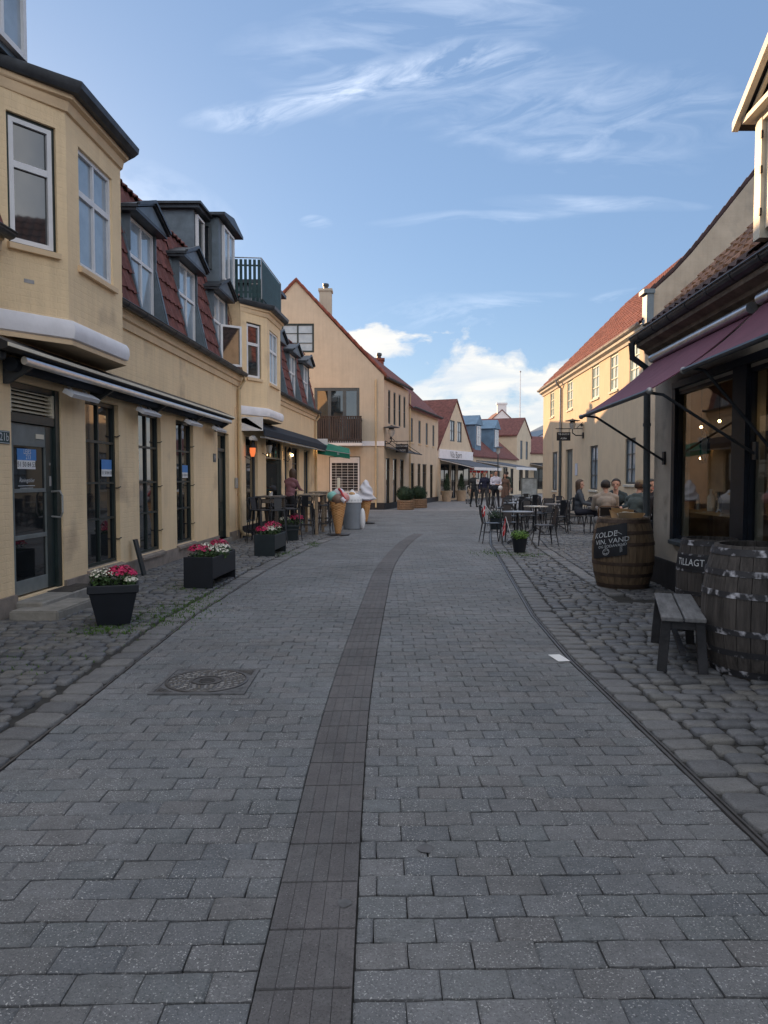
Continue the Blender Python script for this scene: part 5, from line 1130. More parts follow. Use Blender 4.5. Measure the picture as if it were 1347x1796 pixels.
# screen of houses further round, so that side steps see no void
far_house('red_roofed_house', 'plain house far behind at the left of the street bend', (-24, 60), (1, .1), 16, 9, 4.5, 8, 'eave', 'wall3', 'tile')
# ================================================================ street objects
def leaves(mb, c, r, n, s, rng, mi=0, shell=.55, up=.4):
    mb.mi = mi
    for _ in range(n):
        while True:
            d = Vector((rng.uniform(-1, 1), rng.uniform(-1, 1), rng.uniform(-1, 1)))
            if shell < d.length < 1: break
        p = Vector(c) + Vector((d.x * r[0], d.y * r[1], d.z * r[2])); nn = (d.normalized() + Vector((rng.uniform(-1, 1), rng.uniform(-1, 1), rng.uniform(-.5, 1) + up)) * .8).normalized()
        a = nn.orthogonal().normalized(); a.rotate(Matrix.Rotation(rng.uniform(0, 6.28), 3, nn)); b = nn.cross(a); l = s * rng.uniform(.6, 1.3)
        mb.poly(p - a * l, p - b * l * .5 + nn * l * .15, p + a * l, p + b * l * .5 + nn * l * .15)
def blooms(mb, c, r, n, s, rng, mi=0):
    mb.mi = mi
    for _ in range(n):
        a = rng.uniform(0, 6.28); e = rng.uniform(.05, 1) ** .5 * 1.35; d = Vector((math.cos(a) * math.sin(e), math.sin(a) * math.sin(e), math.cos(e)))
        p = Vector(c) + Vector((d.x * r[0], d.y * r[1], d.z * r[2])) * rng.uniform(.85, 1.08); nn = (d + Vector((rng.uniform(-.4, .4), rng.uniform(-.4, .4), .3))).normalized()
        u = nn.orthogonal().normalized(); v = nn.cross(u); l = s * rng.uniform(.7, 1.2)
        for k in range(4):
            w = k * 1.5708 + a; q0 = u * math.cos(w) + v * math.sin(w); q1 = u * math.cos(w + .78) + v * math.sin(w + .78); q2 = u * math.cos(w - .78) + v * math.sin(w - .78)
            mb.poly(p, p + q2 * l * .6, p + q0 * l + nn * l * .2, p + q1 * l * .6)
def flowers(par, spots, seed, dens=1.0):
    rng = random.Random(seed); mb = MB(); fm = MB(); fw = MB()
    for x, y, z, r, kind in spots:
        leaves(mb, (x, y, z), (r, r, r * .7), int(120 * dens), .022, rng, 0, .3)
        blooms(fm if kind == 'p' else fw, (x, y, z + r * .12), (r * .95, r * .95, r * .72), int((150 if kind == 'p' else 90) * dens), .019 if kind == 'p' else .016, rng)
        if kind == 'w': leaves(mb, (x, y, z + r * .1), (r, r, r * .7), int(60 * dens), .02, rng, 0, .6)
    mb.build('foliage', 'leaf', par, recalc=False)
    if fm.f: fm.build('blossom', 'pink', par, recalc=False)
    if fw.f: fw.build('blossom', 'petalw', par, recalc=False)
def sqpot(par, w0, w1, h, rim, mat='pot'):
    mb = MB()
    def ring(w, z): return [(-w, -w, z), (w, -w, z), (w, w, z), (-w, w, z)]
    rs = [ring(w0, 0), ring(w1 * .93, h - rim), ring(w1, h - rim), ring(w1, h), ring(w1 - .03, h), ring(w1 - .045, h - .06)]
    vs = [v for r in rs for v in r]; fs = [(i * 4 + j, i * 4 + (j + 1) % 4, (i + 1) * 4 + (j + 1) % 4, (i + 1) * 4 + j) for i in range(5) for j in range(4)] + [(0, 1, 2, 3)]
    mb.add(vs, fs); mb.build('pot', mat, par, bev=.006); MB().add([(x, y, h - .055) for x, y, _ in ring(w1 - .04, 0)], [(0, 1, 2, 3)]).build('soil', 'soil', par, recalc=False)
p1 = G(184, 1101); t = thing('flower_pot', 'square tapered black pot with crimson and cream flowers, nearest on the left', 'flower pot', (p1.x, p1.y + .2, 0), R(18), 'black planters along the left cobbles')
sqpot(t, .155, .245, .42, .08); flowers(t, [(-.10, -.02, .46, .14, 'w'), (.07, .02, .47, .15, 'p'), (.13, .14, .46, .1, 'p'), (-.12, .14, .45, .1, 'w'), (.17, -.1, .43, .07, 'w')], 1)
def trough(label, loc, rz, L_, w, h, seed, spots, mat='pot'):
    t = thing('flower_trough', label, 'planter', loc, rz, 'black planters along the left cobbles'); mb = MB(); th = .02
    mb.box(I, -w / 2, w / 2, 0, th, 0, h); mb.box(I, -w / 2, w / 2, L_ - th, L_, 0, h); mb.box(I, -w / 2, -w / 2 + th, th, L_ - th, h * .3, h - .01); mb.box(I, w / 2 - th, w / 2, th, L_ - th, h * .3, h - .01); mb.box(I, -w / 2 + th, w / 2 - th, th, L_ - th, h * .3, h * .34)
    mb.build('box', mat, t, bev=.004); MB().poly((-w / 2 + th, th, h - .05), (w / 2 - th, th, h - .05), (w / 2 - th, L_ - th, h - .05), (-w / 2 + th, L_ - th, h - .05)).build('soil', 'soil', t, recalc=False)
    flowers(t, spots, seed); return t
p2 = G(343, 1034); trough('long black metal trough with crimson and cream flowers between the square pot and the cafe', (p2.x + .02, p2.y, 0), R(-4), 1.15, .40, .43, 2, [(-.05, .2, .46, .16, 'p'), (.1, .35, .45, .12, 'w'), (-.08, .55, .46, .14, 'w'), (.1, .75, .46, .13, 'w'), (0, .98, .47, .15, 'p'), (.15, .6, .42, .1, 'w')])
p3 = G(463, 977); trough('greenish trough of crimson flowers with scuffed paint beside the cafe stools', (p3.x, p3.y, 0), R(-4), 1.05, .40, .42, 3, [(-.08, .15, .46, .14, 'p'), (.08, .2, .47, .12, 'w'), (.05, .5, .5, .18, 'p'), (-.08, .75, .47, .12, 'w'), (.05, .85, .46, .12, 'w')], 'potgreen')
p4 = G(508, 950); t = thing('flower_pot', 'small square pot with crimson and cream flowers behind the greenish trough', 'flower pot', (p4.x, p4.y + .25, 0), R(5), 'black planters along the left cobbles'); sqpot(t, .15, .2, .38, .05, 'potgreen'); flowers(t, [(-.14, 0, .46, .15, 'w'), (.12, .02, .48, .19, 'p')], 4)
def round_pot(name, label, loc, r0, r1, h, mat, leaf, seed, crown, flag=None, group=None):
    t = thing(name, label, 'plant pot', loc, 0, group); MB().lathe((0, 0, 0), [(.001, 0), (r0, 0), (r1, h), (r1 + .012, h), (r1 + .012, h - .04), (r1 + .003, h - .045)][:4] + [(r1 - .02, h), (r1 - .03, h - .05), (.001, h - .05)], 20, cap=False).build('pot', mat, t, smooth=True)
    rng = random.Random(seed); mb = MB(); leaves(mb, (0, 0, h + crown[2] * .5), crown, 420, .03, rng, 0, .1); mb.build('foliage', leaf, t, recalc=False); return t
pa = G(914, 971); round_pot('plant_pot', 'dark round pot with light green foliage on the right cobbles, nearer one with the flag', (pa.x, pa.y + .13, 0), .11, .155, .29, 'pot', 'leaflight', 5, (.19, .18, .12), group='dark pots with flags')
pb = G(871, 929.5); round_pot('plant_pot', 'small dark pot of green foliage at the curve of the drain, farther one', (pb.x, pb.y + .15, 0), .15, .19, .34, 'potgreen', 'leafdark', 6, (.24, .22, .16), group='dark pots with flags')
def flag(label, base, top, w, h, droop):
    t = thing('hand_flag', label, 'flag', base, 0, 'small Danish flags in the pots'); b = Vector(top)
    MB().tube([(0, 0, 0), b], .008, 6).build('stick', 'white', t); n, m = 10, 8
    def pt(i, j, off): # i along fly, j down the hoist
        s = i / n; q = j / m; x = -s * w * (1 - droop) ; z = -s * w * droop - q * h * (1 - .3 * s); y = .03 * math.sin(s * 7 + q * 2) + off
        return b + Vector((x, y, z - .01))
    vs = []; fs = []; mi = []
    mb = MB()
    for off in (0, .006):
        for i in range(n):
            for j in range(m): mb.mi = 1 if i in (3,) or j in (3,) and True else 0; mb.poly(pt(i, j, off), pt(i + 1, j, off), pt(i + 1, j + 1, off), pt(i, j + 1, off))
    mb.build('cloth', ['red', 'paper'], t, recalc=False); return t
flag('small red and white Danish flag leaning out over the paving from the farther pot', (pb.x, pb.y + .1, .3), (-.32, -.05, .42), .30, .30, .6)
flag('red and white Danish flag hanging behind the nearer pot', (pa.x - .12, pa.y + .2, .2), (-.15, .0, .52), .26, .30, .8)
# barrels
def barrel(label, loc, r0, r1, h, mat, hoopmat, seed, group, rz=0, tilt=0):
    t = thing('barrel', label, 'barrel', loc, rz, group); rng = random.Random(seed); N = 26; mb = MB(); prof = lambda s: r0 + (r1 - r0) * math.sin(math.pi * s) ** .8
    for k in range(N):
        a0, a1 = 2 * math.pi * k / N + .006, 2 * math.pi * (k + 1) / N - .006; dr = rng.uniform(-.003, .003); vs = []
        for i in range(13):
            s = i / 12; r = prof(s) + dr
            for a in (a0, a1): vs.append((r * math.cos(a), r * math.sin(a), s * h))
            for a in (a1, a0): vs.append(((r - .03) * math.cos(a), (r - .03) * math.sin(a), s * h))
        fs = []
        for i in range(12):
            for j in range(4): fs.append((i * 4 + j, i * 4 + (j + 1) % 4, (i + 1) * 4 + (j + 1) % 4, (i + 1) * 4 + j))
        fs += [(0, 1, 2, 3), (48, 49, 50, 51)]; mb.add(vs, fs)
    mb.build('stave', mat, t)
    mb = MB(); mb.lathe((0, 0, 0), [(.001, h - .045), (r0 - .02, h - .045)], 30, cap=False); mb.lathe((0, 0, 0), [(.001, .02), (r0 - .02, .02), (r0 - .02, .0), (.001, 0)], 30, cap=False); mb.build('head', mat, t)
    for s, w in ((.045, .05), (.20, .045), (.36, .045), (.64, .045), (.80, .045), (.955, .05)):
        z0, z1 = s * h - w / 2, s * h + w / 2; a, b = prof(max(0, z0 / h)) + .006, prof(min(1, z1 / h)) + .006
        MB().lathe((0, 0, 0), [(a, z0), (b, z1), (b - .01, z1), (a - .01, z0), (a, z0)], 40, cap=False).build('hoop', hoopmat, t, smooth=True)
    return t, prof
bA = G(1090, 1036); BA = Vector((3.30, 10.2, 0))
M['oakwarm'] = mk('varnished_oak_stave', (.185, .125, .075), .5, .35, 5, .3, 30, stretch=(6, 6, .6), isl=.22)
M['oakgrey'] = mk('grey_oak_stave', (.07, .062, .058), .75, .4, 5, .45, 30, stretch=(7, 7, .5), isl=.22)
M['hoopbrown'] = mk('brown_rusty_hoop', (.09, .06, .045), .6, .4, 8, .2, 40, metal=.2)
t, prA = barrel('brown oak barrel table with a chalkboard on its side, by the corner downpipe', BA, .33, .415, .96, 'oakwarm', 'hoopbrown', 1, 'wooden barrels by the shop')
barrel('large grey weathered barrel nearest at the right edge, with peeling white hoops', (2.90, 5.68, 0), .33, .42, .99, 'oakgrey', 'hooppeel', 2, 'wooden barrels by the shop')
t3, prC = barrel('narrower grey barrel with a lettered dark band, behind the bench against the shop wall', (3.42, 7.75, 0), .27, .33, .87, 'oakgrey', 'hooppeel', 3, 'wooden barrels by the shop')
def wrapped(par, prof, h, a0, a1, z0, z1, mat, name, th=.008, off=.012, skew=0):
    mb = MB(); n = 14; rows = 6; vs = []
    for o_ in (off, off + th):
        for j in range(rows + 1):
            for i in range(n + 1):
                a = a0 + (a1 - a0) * i / n; z = z0 + (z1 - z0) * j / rows + skew * (i / n - .5); r = prof(min(1, max(0, z / h))) + o_; vs.append((r * math.cos(a), r * math.sin(a), z))
    K = (rows + 1) * (n + 1); fs = []
    for j in range(rows):
        for i in range(n): q = j * (n + 1) + i; fs += [(K + q, K + q + 1, K + q + n + 2, K + q + n + 1), (q, q + n + 1, q + n + 2, q + 1)]
    for i in range(n):
        for q in (i, rows * (n + 1) + i): fs.append((q, q + 1, K + q + 1, K + q))
    for j in range(rows):
        for q in (j * (n + 1), j * (n + 1) + n): fs.append((q, q + n + 1, K + q + n + 1, K + q))
    return mb.add(vs, fs).build(name, mat, par)
class Wrap:
    """text frame wrapped round a barrel: t is arc length, z height"""
    def __init__(s, prof, h, a0, off, tilt=0): s.p, s.h, s.a0, s.off, s.tl = prof, h, a0, off, tilt
    def __call__(s, t, p=0, z=0): z = z + s.tl * t; r = s.p(min(1, max(0, z / s.h))) + s.off + p; a = s.a0 + t / .4; return Vector((r * math.cos(a), r * math.sin(a), z))
ang0 = math.atan2(-10.2, -3.3)
sk_ = .09
bd = wrapped(t, prA, .96, ang0 - 1.05, ang0 + .12, .44, .86, 'slate', 'chalkboard', .01, .014, sk_)
wr = Wrap(prA, .96, ang0 - .42, .0275, .2); mb = MB()
text_mb(mb, wr, 'KOLDE', -.07, 0, .745, .105); text_mb(mb, wr, 'VIN, VAND', .02, 0, .65, .092); text_mb(mb, wr, 'OG SODAVAND', .03, 0, .585, .05)
for i in range(20):
    a, b = i * .314, (i + 1) * .314
    for r_ in (.045,): mb.poly(wr(-.04 + r_ * math.cos(a), 0, .515 + r_ * math.sin(a)), wr(-.04 + r_ * math.cos(b), 0, .515 + r_ * math.sin(b)), wr(-.04 + (r_ - .007) * math.cos(b), 0, .515 + (r_ - .007) * math.sin(b)), wr(-.04 + (r_ - .007) * math.cos(a), 0, .515 + (r_ - .007) * math.sin(a)))
for i in range(8):
    a, b = 3.5 + i * .29, 3.5 + (i + 1) * .29; mb.poly(wr(-.04 + .028 * math.cos(a), 0, .515 + .028 * math.sin(a)), wr(-.04 + .028 * math.cos(b), 0, .515 + .028 * math.sin(b)), wr(-.04 + .022 * math.cos(b), 0, .515 + .022 * math.sin(b)), wr(-.04 + .022 * math.cos(a), 0, .515 + .022 * math.sin(a)))
for x in (-.055, -.025): mb.poly(wr(x, 0, .525), wr(x + .008, 0, .525), wr(x + .008, 0, .537), wr(x, 0, .537))
for i in range(5): x = .08 + i * .014; mb.poly(wr(x, 0, .77 - i * .008), wr(x + .012, 0, .775 - i * .012), wr(x + .014, 0, .765 - i * .012), wr(x + .002, 0, .762 - i * .008)); mb.poly(wr(.13, 0, .49 + i * .018), wr(.16, 0, .50 + i * .018), wr(.16, 0, .505 + i * .018), wr(.13, 0, .495 + i * .018))
mb.build('chalk_writing', 'chalk', bd, recalc=False)
a3 = math.atan2(-7.75, -3.42); bb = wrapped(t3, prC, .87, a3 - 1.3, a3 + .3, .56, .70, 'slate', 'lettered_band', .004, .01, -.02)
wr = Wrap(prC, .87, a3 - .62, .0165); mb = MB(); text_mb(mb, wr, 'TILLAGT', 0, 0, .63, .10); mb.build('lettering', 'chalk', bb, recalc=False)
mb = MB(); mb.lathe((BA.x, BA.y, 0), [(.001, .922), (.28, .922), (.28, .932), (.001, .932)], 28, cap=False); mn = tag(mb.build('table_mat', 'paper'), 'white and blue printed menu sheet lying on the oak barrel top', 'menu')
mb = MB(); mb.box(I, BA.x - .14, BA.x + .10, BA.y - .15, BA.y + .06, .9345, .937); mb.build('print', 'skyblue', mn)
cb = thing('cardboard_box', 'open brown cardboard tray on the back of the oak barrel top', 'box', (BA.x + .08, BA.y + .12, .935), R(12)); mb = MB()
mb.box(I, -.17, .17, -.1, .1, 0, .006); mb.slab((-.17, -.1, .006), (.17, -.1, .006), (.20, -.13, .08), (-.2, -.13, .09), (0, .005, 0)); mb.slab((-.17, .1, .006), (.17, .1, .006), (.19, .13, .11), (-.16, .13, .15), (0, .005, 0)); mb.slab((-.17, -.1, .006), (-.17, .1, .006), (-.21, .1, .12), (-.21, -.1, .08), (.005, 0, 0)); mb.slab((.17, -.1, .006), (.17, .1, .006), (.23, .1, .07), (.23, -.1, .07), (.005, 0, 0)); mb.build('tray', 'card', cb)
mb = MB(); 
for i in range(5): mb.box(I, -.13 + i * .05, -.095 + i * .05, -.06, .06, .008, .07 + .012 * (i % 3))
mb.build('menu_card', 'cream', cb)
# bench
bn = thing('bench', 'low dark weathered wooden bench of two planks in front of the barrels', 'bench', (2.12, 5.62, 0), R(-17.5)); Lb = 1.25
for k, (a, b) in enumerate(((0, .155), (.168, .32))):
    mb = MB(); mb.add([(a, 0, .405), (b, 0, .405), (b, Lb, .405), (a + (.012 if k == 0 else 0), Lb, .405), (a, 0, .44), (b, 0, .44), (b, Lb, .44), (a, Lb, .44)], [(0, 1, 2, 3), (4, 5, 6, 7), (0, 1, 5, 4), (1, 2, 6, 5), (2, 3, 7, 6), (3, 0, 4, 7)]); mb.build('seat', 'bench', bn, bev=.006)
M['benchdark'] = mk('dark_bench_leg_wood', (.028, .028, .032), .7, .4, 6, .3, 40)
for ya in (.05, Lb - .12): MB().box(I, .02, .30, ya, ya + .04, .34, .402).build('apron', 'benchdark', bn)
for y in (.07, Lb - .1):
    for x, s in ((.04, -1), (.28, 1)):
        mb = MB(); w = .035; mb.slab((x - w + s * .03, y - w, 0), (x + w + s * .03, y - w, 0), (x + w + s * .03, y + w, 0), (x - w + s * .03, y + w, 0), (-s * .03, 0, .402)); mb.build('leg', 'benchdark', bn, bev=.004)
    mb = MB(); mb.box(I, .06, .27, y - .015, y + .015, .12, .17) if y > 1 else mb.box(I, .145, .185, y, Lb - .1, .13, .165); mb.build('stretcher', 'benchdark', bn)
pk = thing('wooden_plank', 'narrow dark green board leaning on the wall between two shop windows', 'plank', (0, 0, 0)); pk['_w'] = 1; mb = MB(); mb.slab(W1(11.30, .17, 0), W1(11.43, .17, 0), W1(11.37, .06, .56), W1(11.24, .06, .56), (.03, 0, .0)); mb.build('board', 'potgreen', pk)
# ice cream sculptures, bin
ic = G(592, 940); t = thing('ice_cream_sculpture', 'giant waffle cone with mint, chocolate and strawberry scoops beside the cafe tables', 'ice cream sign', (ic.x, ic.y + .2, 0), 0, 'giant ice cream cones')
def conelat(par, h0, h1, r0, r1, mat='cone'):
    mb = MB(); n = 28; m = 22; vs = []; fs = []
    for i in range(m + 1):
        s = i / m; r = r0 + (r1 - r0) * s
        for j in range(n):
            a = 2 * math.pi * j / n; g_ = abs(math.sin((s * 13 + j * 7 / n) * math.pi)) * abs(math.sin((s * 13 - j * 7 / n) * math.pi)); rr = r - .045 * g_ * (.3 + s); vs.append((rr * math.cos(a), rr * math.sin(a), h0 + (h1 - h0) * s))
    for i in range(m):
        for j in range(n): fs.append((i * n + j, i * n + (j + 1) % n, (i + 1) * n + (j + 1) % n, (i + 1) * n + j))
    fs += [tuple(range(n)), tuple(range(m * n, m * n + n))]; mb.add(vs, fs); return mb.build('waffle_cone', mat, par, smooth=True, ang=60)
conelat(t, .03, .88, .07, .235)
for nm, mat, c, r in (('scoop', 'mint', (-.14, 0, 1.02), .15), ('scoop', 'choco', (.0, -.09, .94), .16), ('scoop', 'straw', (.14, .0, .98), .16), ('scoop', 'vanil', (.02, .06, 1.1), .15)): MB().sph(c, (r, r, r * .88), 18, 12).build(nm, mat, t, smooth=True)
MB().tube([(.02, -.06, 1.22), (.08, -.1, 1.16), (.13, -.14, 1.05), (.2, -.13, .94)], .03, 8).build('sauce', 'rsauce', t, smooth=True); MB().tube([(.1, -.2, .98), (.17, -.2, .90), (.16, -.19, .84)], [.05, .06, .02], 8).build('drip', 'vanil', t, smooth=True)
MB().box(I, -.02, .06, -.02, .0, 1.15, 1.5).build('wafer', 'cream', t, bev=.004); MB().lathe((0, 0, 0), [(.001, 0), (.3, 0), (.3, .025), (.07, .05), (.001, .05)], 24, cap=False).build('base', 'black', t)
ic = G(641, 919); t = thing('ice_cream_sculpture', 'giant soft ice cream in an orange cone in front of the gable house', 'ice cream sign', (ic.x, ic.y + .2, 0), 0, 'giant ice cream cones')
conelat(t, .06, .80, .06, .21); mb = MB(); n = 30; m = 36; vs = []; fs = []
for i in range(m + 1):
    s = i / m; z = .76 + .68 * s; r = .32 * (1 - s) ** .62 * (1 if s > .08 else .72 + s * 3.5) + .002
    for j in range(n): a = 2 * math.pi * j / n; rr = r * (1 + .13 * math.sin(a * 3 + s * 15)) + .02 * math.sin(s * 22) * (1 - s); vs.append((rr * math.cos(a), rr * math.sin(a), z))
for i in range(m):
    for j in range(n): fs.append((i * n + j, i * n + (j + 1) % n, (i + 1) * n + (j + 1) % n, (i + 1) * n + j))
mb.add(vs, fs).build('soft_ice', 'vanil', t, smooth=True, ang=0); MB().lathe((0, 0, 0), [(.215, .74), (.225, .8), (.19, .82)], 20, cap=False).build('collar', 'rsauce', t, smooth=True); MB().lathe((0, 0, 0), [(.001, 0), (.3, 0), (.3, .03), (.06, .07), (.001, .07)], 24, cap=False).build('base', 'black', t)
ib = G(617, 929); t = thing('litter_bin', 'round grey metal litter bin with a white liner between the two ice cream cones', 'bin', (ib.x, ib.y + .25, 0)); MB().lathe((0, 0, 0), [(.24, 0), (.26, .02), (.265, .8), (.285, .8), (.285, .86), (.26, .87), (.25, .8)], 28, cap=False).build('body', 'bin', t, smooth=True)
MB().lathe((0, 0, 0), [(.287, .78), (.29, .84), (.27, .92), (.21, 1.0), (.1, 1.06), (.02, 1.16)], 18).build('liner', 'bag', t, smooth=True); mb = MB(); mb.sph((.3, -.05, .3), (.09, .12, .32), 12, 8); mb.build('hanging_bag', 'bag', t, smooth=True); MB().sph((0, -.1, 1.02), (.1, .1, .07), 10, 6).build('litter', 'card', t, smooth=True)
# basket topiary
def topiary(label, loc, kind, s=1.0, seed=1):
    t = thing('topiary', label, 'plant pot', loc, 0, 'clipped evergreens by the shops'); rng = random.Random(seed)
    if kind == 'ball':
        mb = MB(); n = 28; pr_ = [(.36 + .018 * ((i % 2) * 2 - 1), i * .055) for i in range(9)]; mb.lathe((0, 0, 0), pr_, n); mb.build('basket', 'wicker', t)
        mb = MB(); 
        for j in range(22): a = j * .2856; mb.tube([(.385 * math.cos(a), .385 * math.sin(a), 0), (.39 * math.cos(a), .39 * math.sin(a), .46)], .014, 5)
        mb.build('wicker_stake', 'wicker', t); mb = MB(); leaves(mb, (-.05, 0, .76), (.40, .38, .36), 1500, .035, rng, 0, .72); leaves(mb, (.18, 0, .72), (.25, .25, .3), 500, .035, rng, 0, .7); MB().sph((-.05, 0, .76), (.33, .31, .3), 12, 8).build('inner_twigs', 'leafdark', t); mb.build('foliage', 'leafdark', t, recalc=False)
    else:
        MB().lathe((0, 0, 0), [(.001, 0), (.26, 0), (.36, .62), (.39, .62), (.39, .68), (.33, .68), (.001, .66)], 24, cap=False).build('pot', 'potbeige', t, smooth=True); mb = MB()
        for i in range(8): leaves(mb, (0, 0, .8 + i * .12), (.34 - i * .036, .34 - i * .036, .16), 150, .04, rng, 0, .5)
        mb.build('foliage', 'leafdark', t, recalc=False)
    return t
topiary('round clipped bush in a big wicker basket beside the corner house entrance', (1.02, 34.9, 0), 'ball', 1, 1)
topiary('second clipped round bush half hidden behind the wicker basket', (1.75, 37.0, 0), 'ball', 1, 2)
topiary('cone shaped evergreen in a beige stone pot, left one before the small gable house', (3.98, 47.0, 0), 'cone', 1, 3); topiary('cone shaped evergreen in a beige stone pot, right one before the small gable house', (5.0, 48.0, 0), 'cone', 1, 4)
# A-board
ab = thing('advertising_board', 'grey framed advertising board standing among the far cafe tables', 'sign', (7.15, 36.5, 0), R(4)); mb = MB(); mb.box(I, -.40, -.36, -.03, .03, .1, 1.5); mb.box(I, .36, .40, -.03, .03, .1, 1.5); mb.box(I, -.36, .36, -.03, .03, 1.44, 1.5); mb.box(I, -.36, .36, -.03, .03, .1, .5); mb.box(I, -.42, .42, -.3, .3, 0, .1); mb.build('frame', 'greydoor', ab)
M['poster'] = mk('pale_poster_print', (.42, .46, .47), .6, .35, 3); MB().box(I, -.36, .36, -.02, .02, .5, 1.44).build('poster', 'poster', ab)
# ---------------------------------------------------------------- cafe furniture
def cafe_chair(label, loc, rz, group='black metal cafe chairs on the right terrace', name='cafe_chair'):
    t = thing(name, label, 'chair', loc, rz, group); s = .19      # faces local -y
    MB().slab((-s, -s, .445), (s, -s, .445), (s * .9, s, .445), (-s * .9, s, .445), (0, 0, .018)).build('seat', 'blackm', t, bev=.006)
    for sx_ in (-1, 1):
        MB().tube([(sx_ * .17, -.17, .44), (sx_ * .22, -.23, 0)], [.024, .013], 6, flat=.6).build('leg', 'blackm', t); MB().tube([(sx_ * .16, .17, .44), (sx_ * .20, .24, 0)], [.024, .013], 6, flat=.6).build('leg', 'blackm', t)
    mb = MB(); pts = [(-.175, .17, .45), (-.185, .22, .66), (-.15, .25, .83), (-.08, .265, .87), (.08, .265, .87), (.15, .25, .83), (.185, .22, .66), (.175, .17, .45)]; mb.tube(pts, .013, 6); mb.build('back_frame', 'blackm', t)
    mb = MB(); mb.slab((-.095, .185, .46), (.095, .185, .46), (.10, .268, .87), (-.10, .268, .87), (0, .008, 0)); mb.build('back_splat', 'blackm', t)
    mb = MB(); mb.tube([(-.19, -.19, .25), (.19, .2, .25)], .007, 5); mb.tube([(.19, -.19, .25), (-.19, .2, .25)], .007, 5); mb.build('brace', 'blackm', t); return t
chair0 = cafe_chair('black metal cafe chair pushed out alone at the front of the terrace', (3.56, 16.35, 0), R(-82))
def table0(label, loc, group, top='blackm', r=.34, h=.74):
    t = thing('cafe_table', label, 'table', loc, 0, group); MB().lathe((0, 0, 0), [(.001, h - .02), (r, h - .02), (r, h), (.001, h)], 26, cap=False).build('table_top', top, t); mb = MB(); mb.tube([(0, 0, .06), (0, 0, h - .02)], .028, 8); mb.build('pedestal', 'blackm', t)
    for k in range(4): a = k * 1.571 + .6; MB().tube([(0, 0, .16), (.2 * math.cos(a), .2 * math.sin(a), .07), (.33 * math.cos(a), .33 * math.sin(a), .0)], .016, 6).build('foot', 'blackm', t)
    return t
M['tablegrey'] = mk('grey_laminate_top', (.20, .20, .21), .35, .1, 4); M['tablelit'] = mk('lit_painted_top', (.55, .5, .42), .22, .08, 4)  # light falling on one table top is put into its pale colour
TB = [((3.03, 16.8), 'front round table', 'tablegrey', .36), ((4.1, 20.0), 'pale topped table, painted as lit', 'tablelit', .33), ((4.0, 22.6), 'table behind the front round table', 'tablegrey', .36), ((5.05, 21.6), 'middle table', 'tablegrey', .36), ((5.75, 19.6), 'table before the seated woman', 'tablegrey', .36), ((4.5, 25.4), 'far left terrace table', 'tablegrey', .36), ((6.0, 24.5), 'far table by the doorway', 'tablegrey', .36), ((5.6, 28.3), 'farthest terrace table', 'tablegrey', .36), ((5.35, 15.6), 'table between the guests by the barrel', 'tablegrey', .38)]
tb0 = None
for (x, y), nm, top, r in TB: table0('round cafe table: ' + nm, (x, y, 0), 'round cafe tables on the terrace', top, r)
rc = random.Random(21)
occupied = []
for (x, y), nm, top, r in TB[:8]:
    for side, (dx_, dy_, rz) in {'left': (-.52, .25, 90), 'right': (.62, -.05, -90), 'near': (.05, -.62, 180), 'far': (-.05, .62, 0)}.items():
        if nm.startswith('table before') and side in ('left',): continue
        if nm.startswith('front round') and side in ('right', 'near'): continue
        if nm.startswith('pale topped') and side == 'near': continue
        if nm.startswith('middle') and side == 'right': continue
        if nm.startswith('farthest') and side == 'left': continue
        copy_tree(chair0, (x + dx_ + rc.uniform(-.06, .06), y + dy_ + rc.uniform(-.06, .06), 0), R(rz + rc.uniform(-18, 18)), 'black metal cafe chair on the %s side of the %s' % (side, nm))
# brown wicker chair of the guest in beige
def guest_chair(label, loc, rz):
    t = thing('bistro_chair', label, 'chair', loc, rz, 'guest chairs'); MB().box(I, -.22, .22, -.22, .2, .43, .47).build('seat', 'brownfence', t, bev=.008)
    for x in (-.2, .2):
        MB().tube([(x, -.2, .43), (x * 1.05, -.22, 0)], .018, 6).build('leg', 'wood', t); MB().tube([(x, .2, .43), (x * 1.05, .24, 0)], .018, 6).build('leg', 'wood', t)
    mb = MB(); mb.tube([(-.21, .2, .44), (-.22, .27, .85), (-.17, .29, .9), (.17, .29, .9), (.22, .27, .85), (.21, .2, .44)], .016, 6); mb.build('back_frame', 'wood', t); mb = MB(); mb.slab((-.19, .21, .5), (.19, .21, .5), (.19, .285, .88), (-.19, .285, .88), (0, .012, 0)); mb.build('backrest', 'hairdark', t); return t
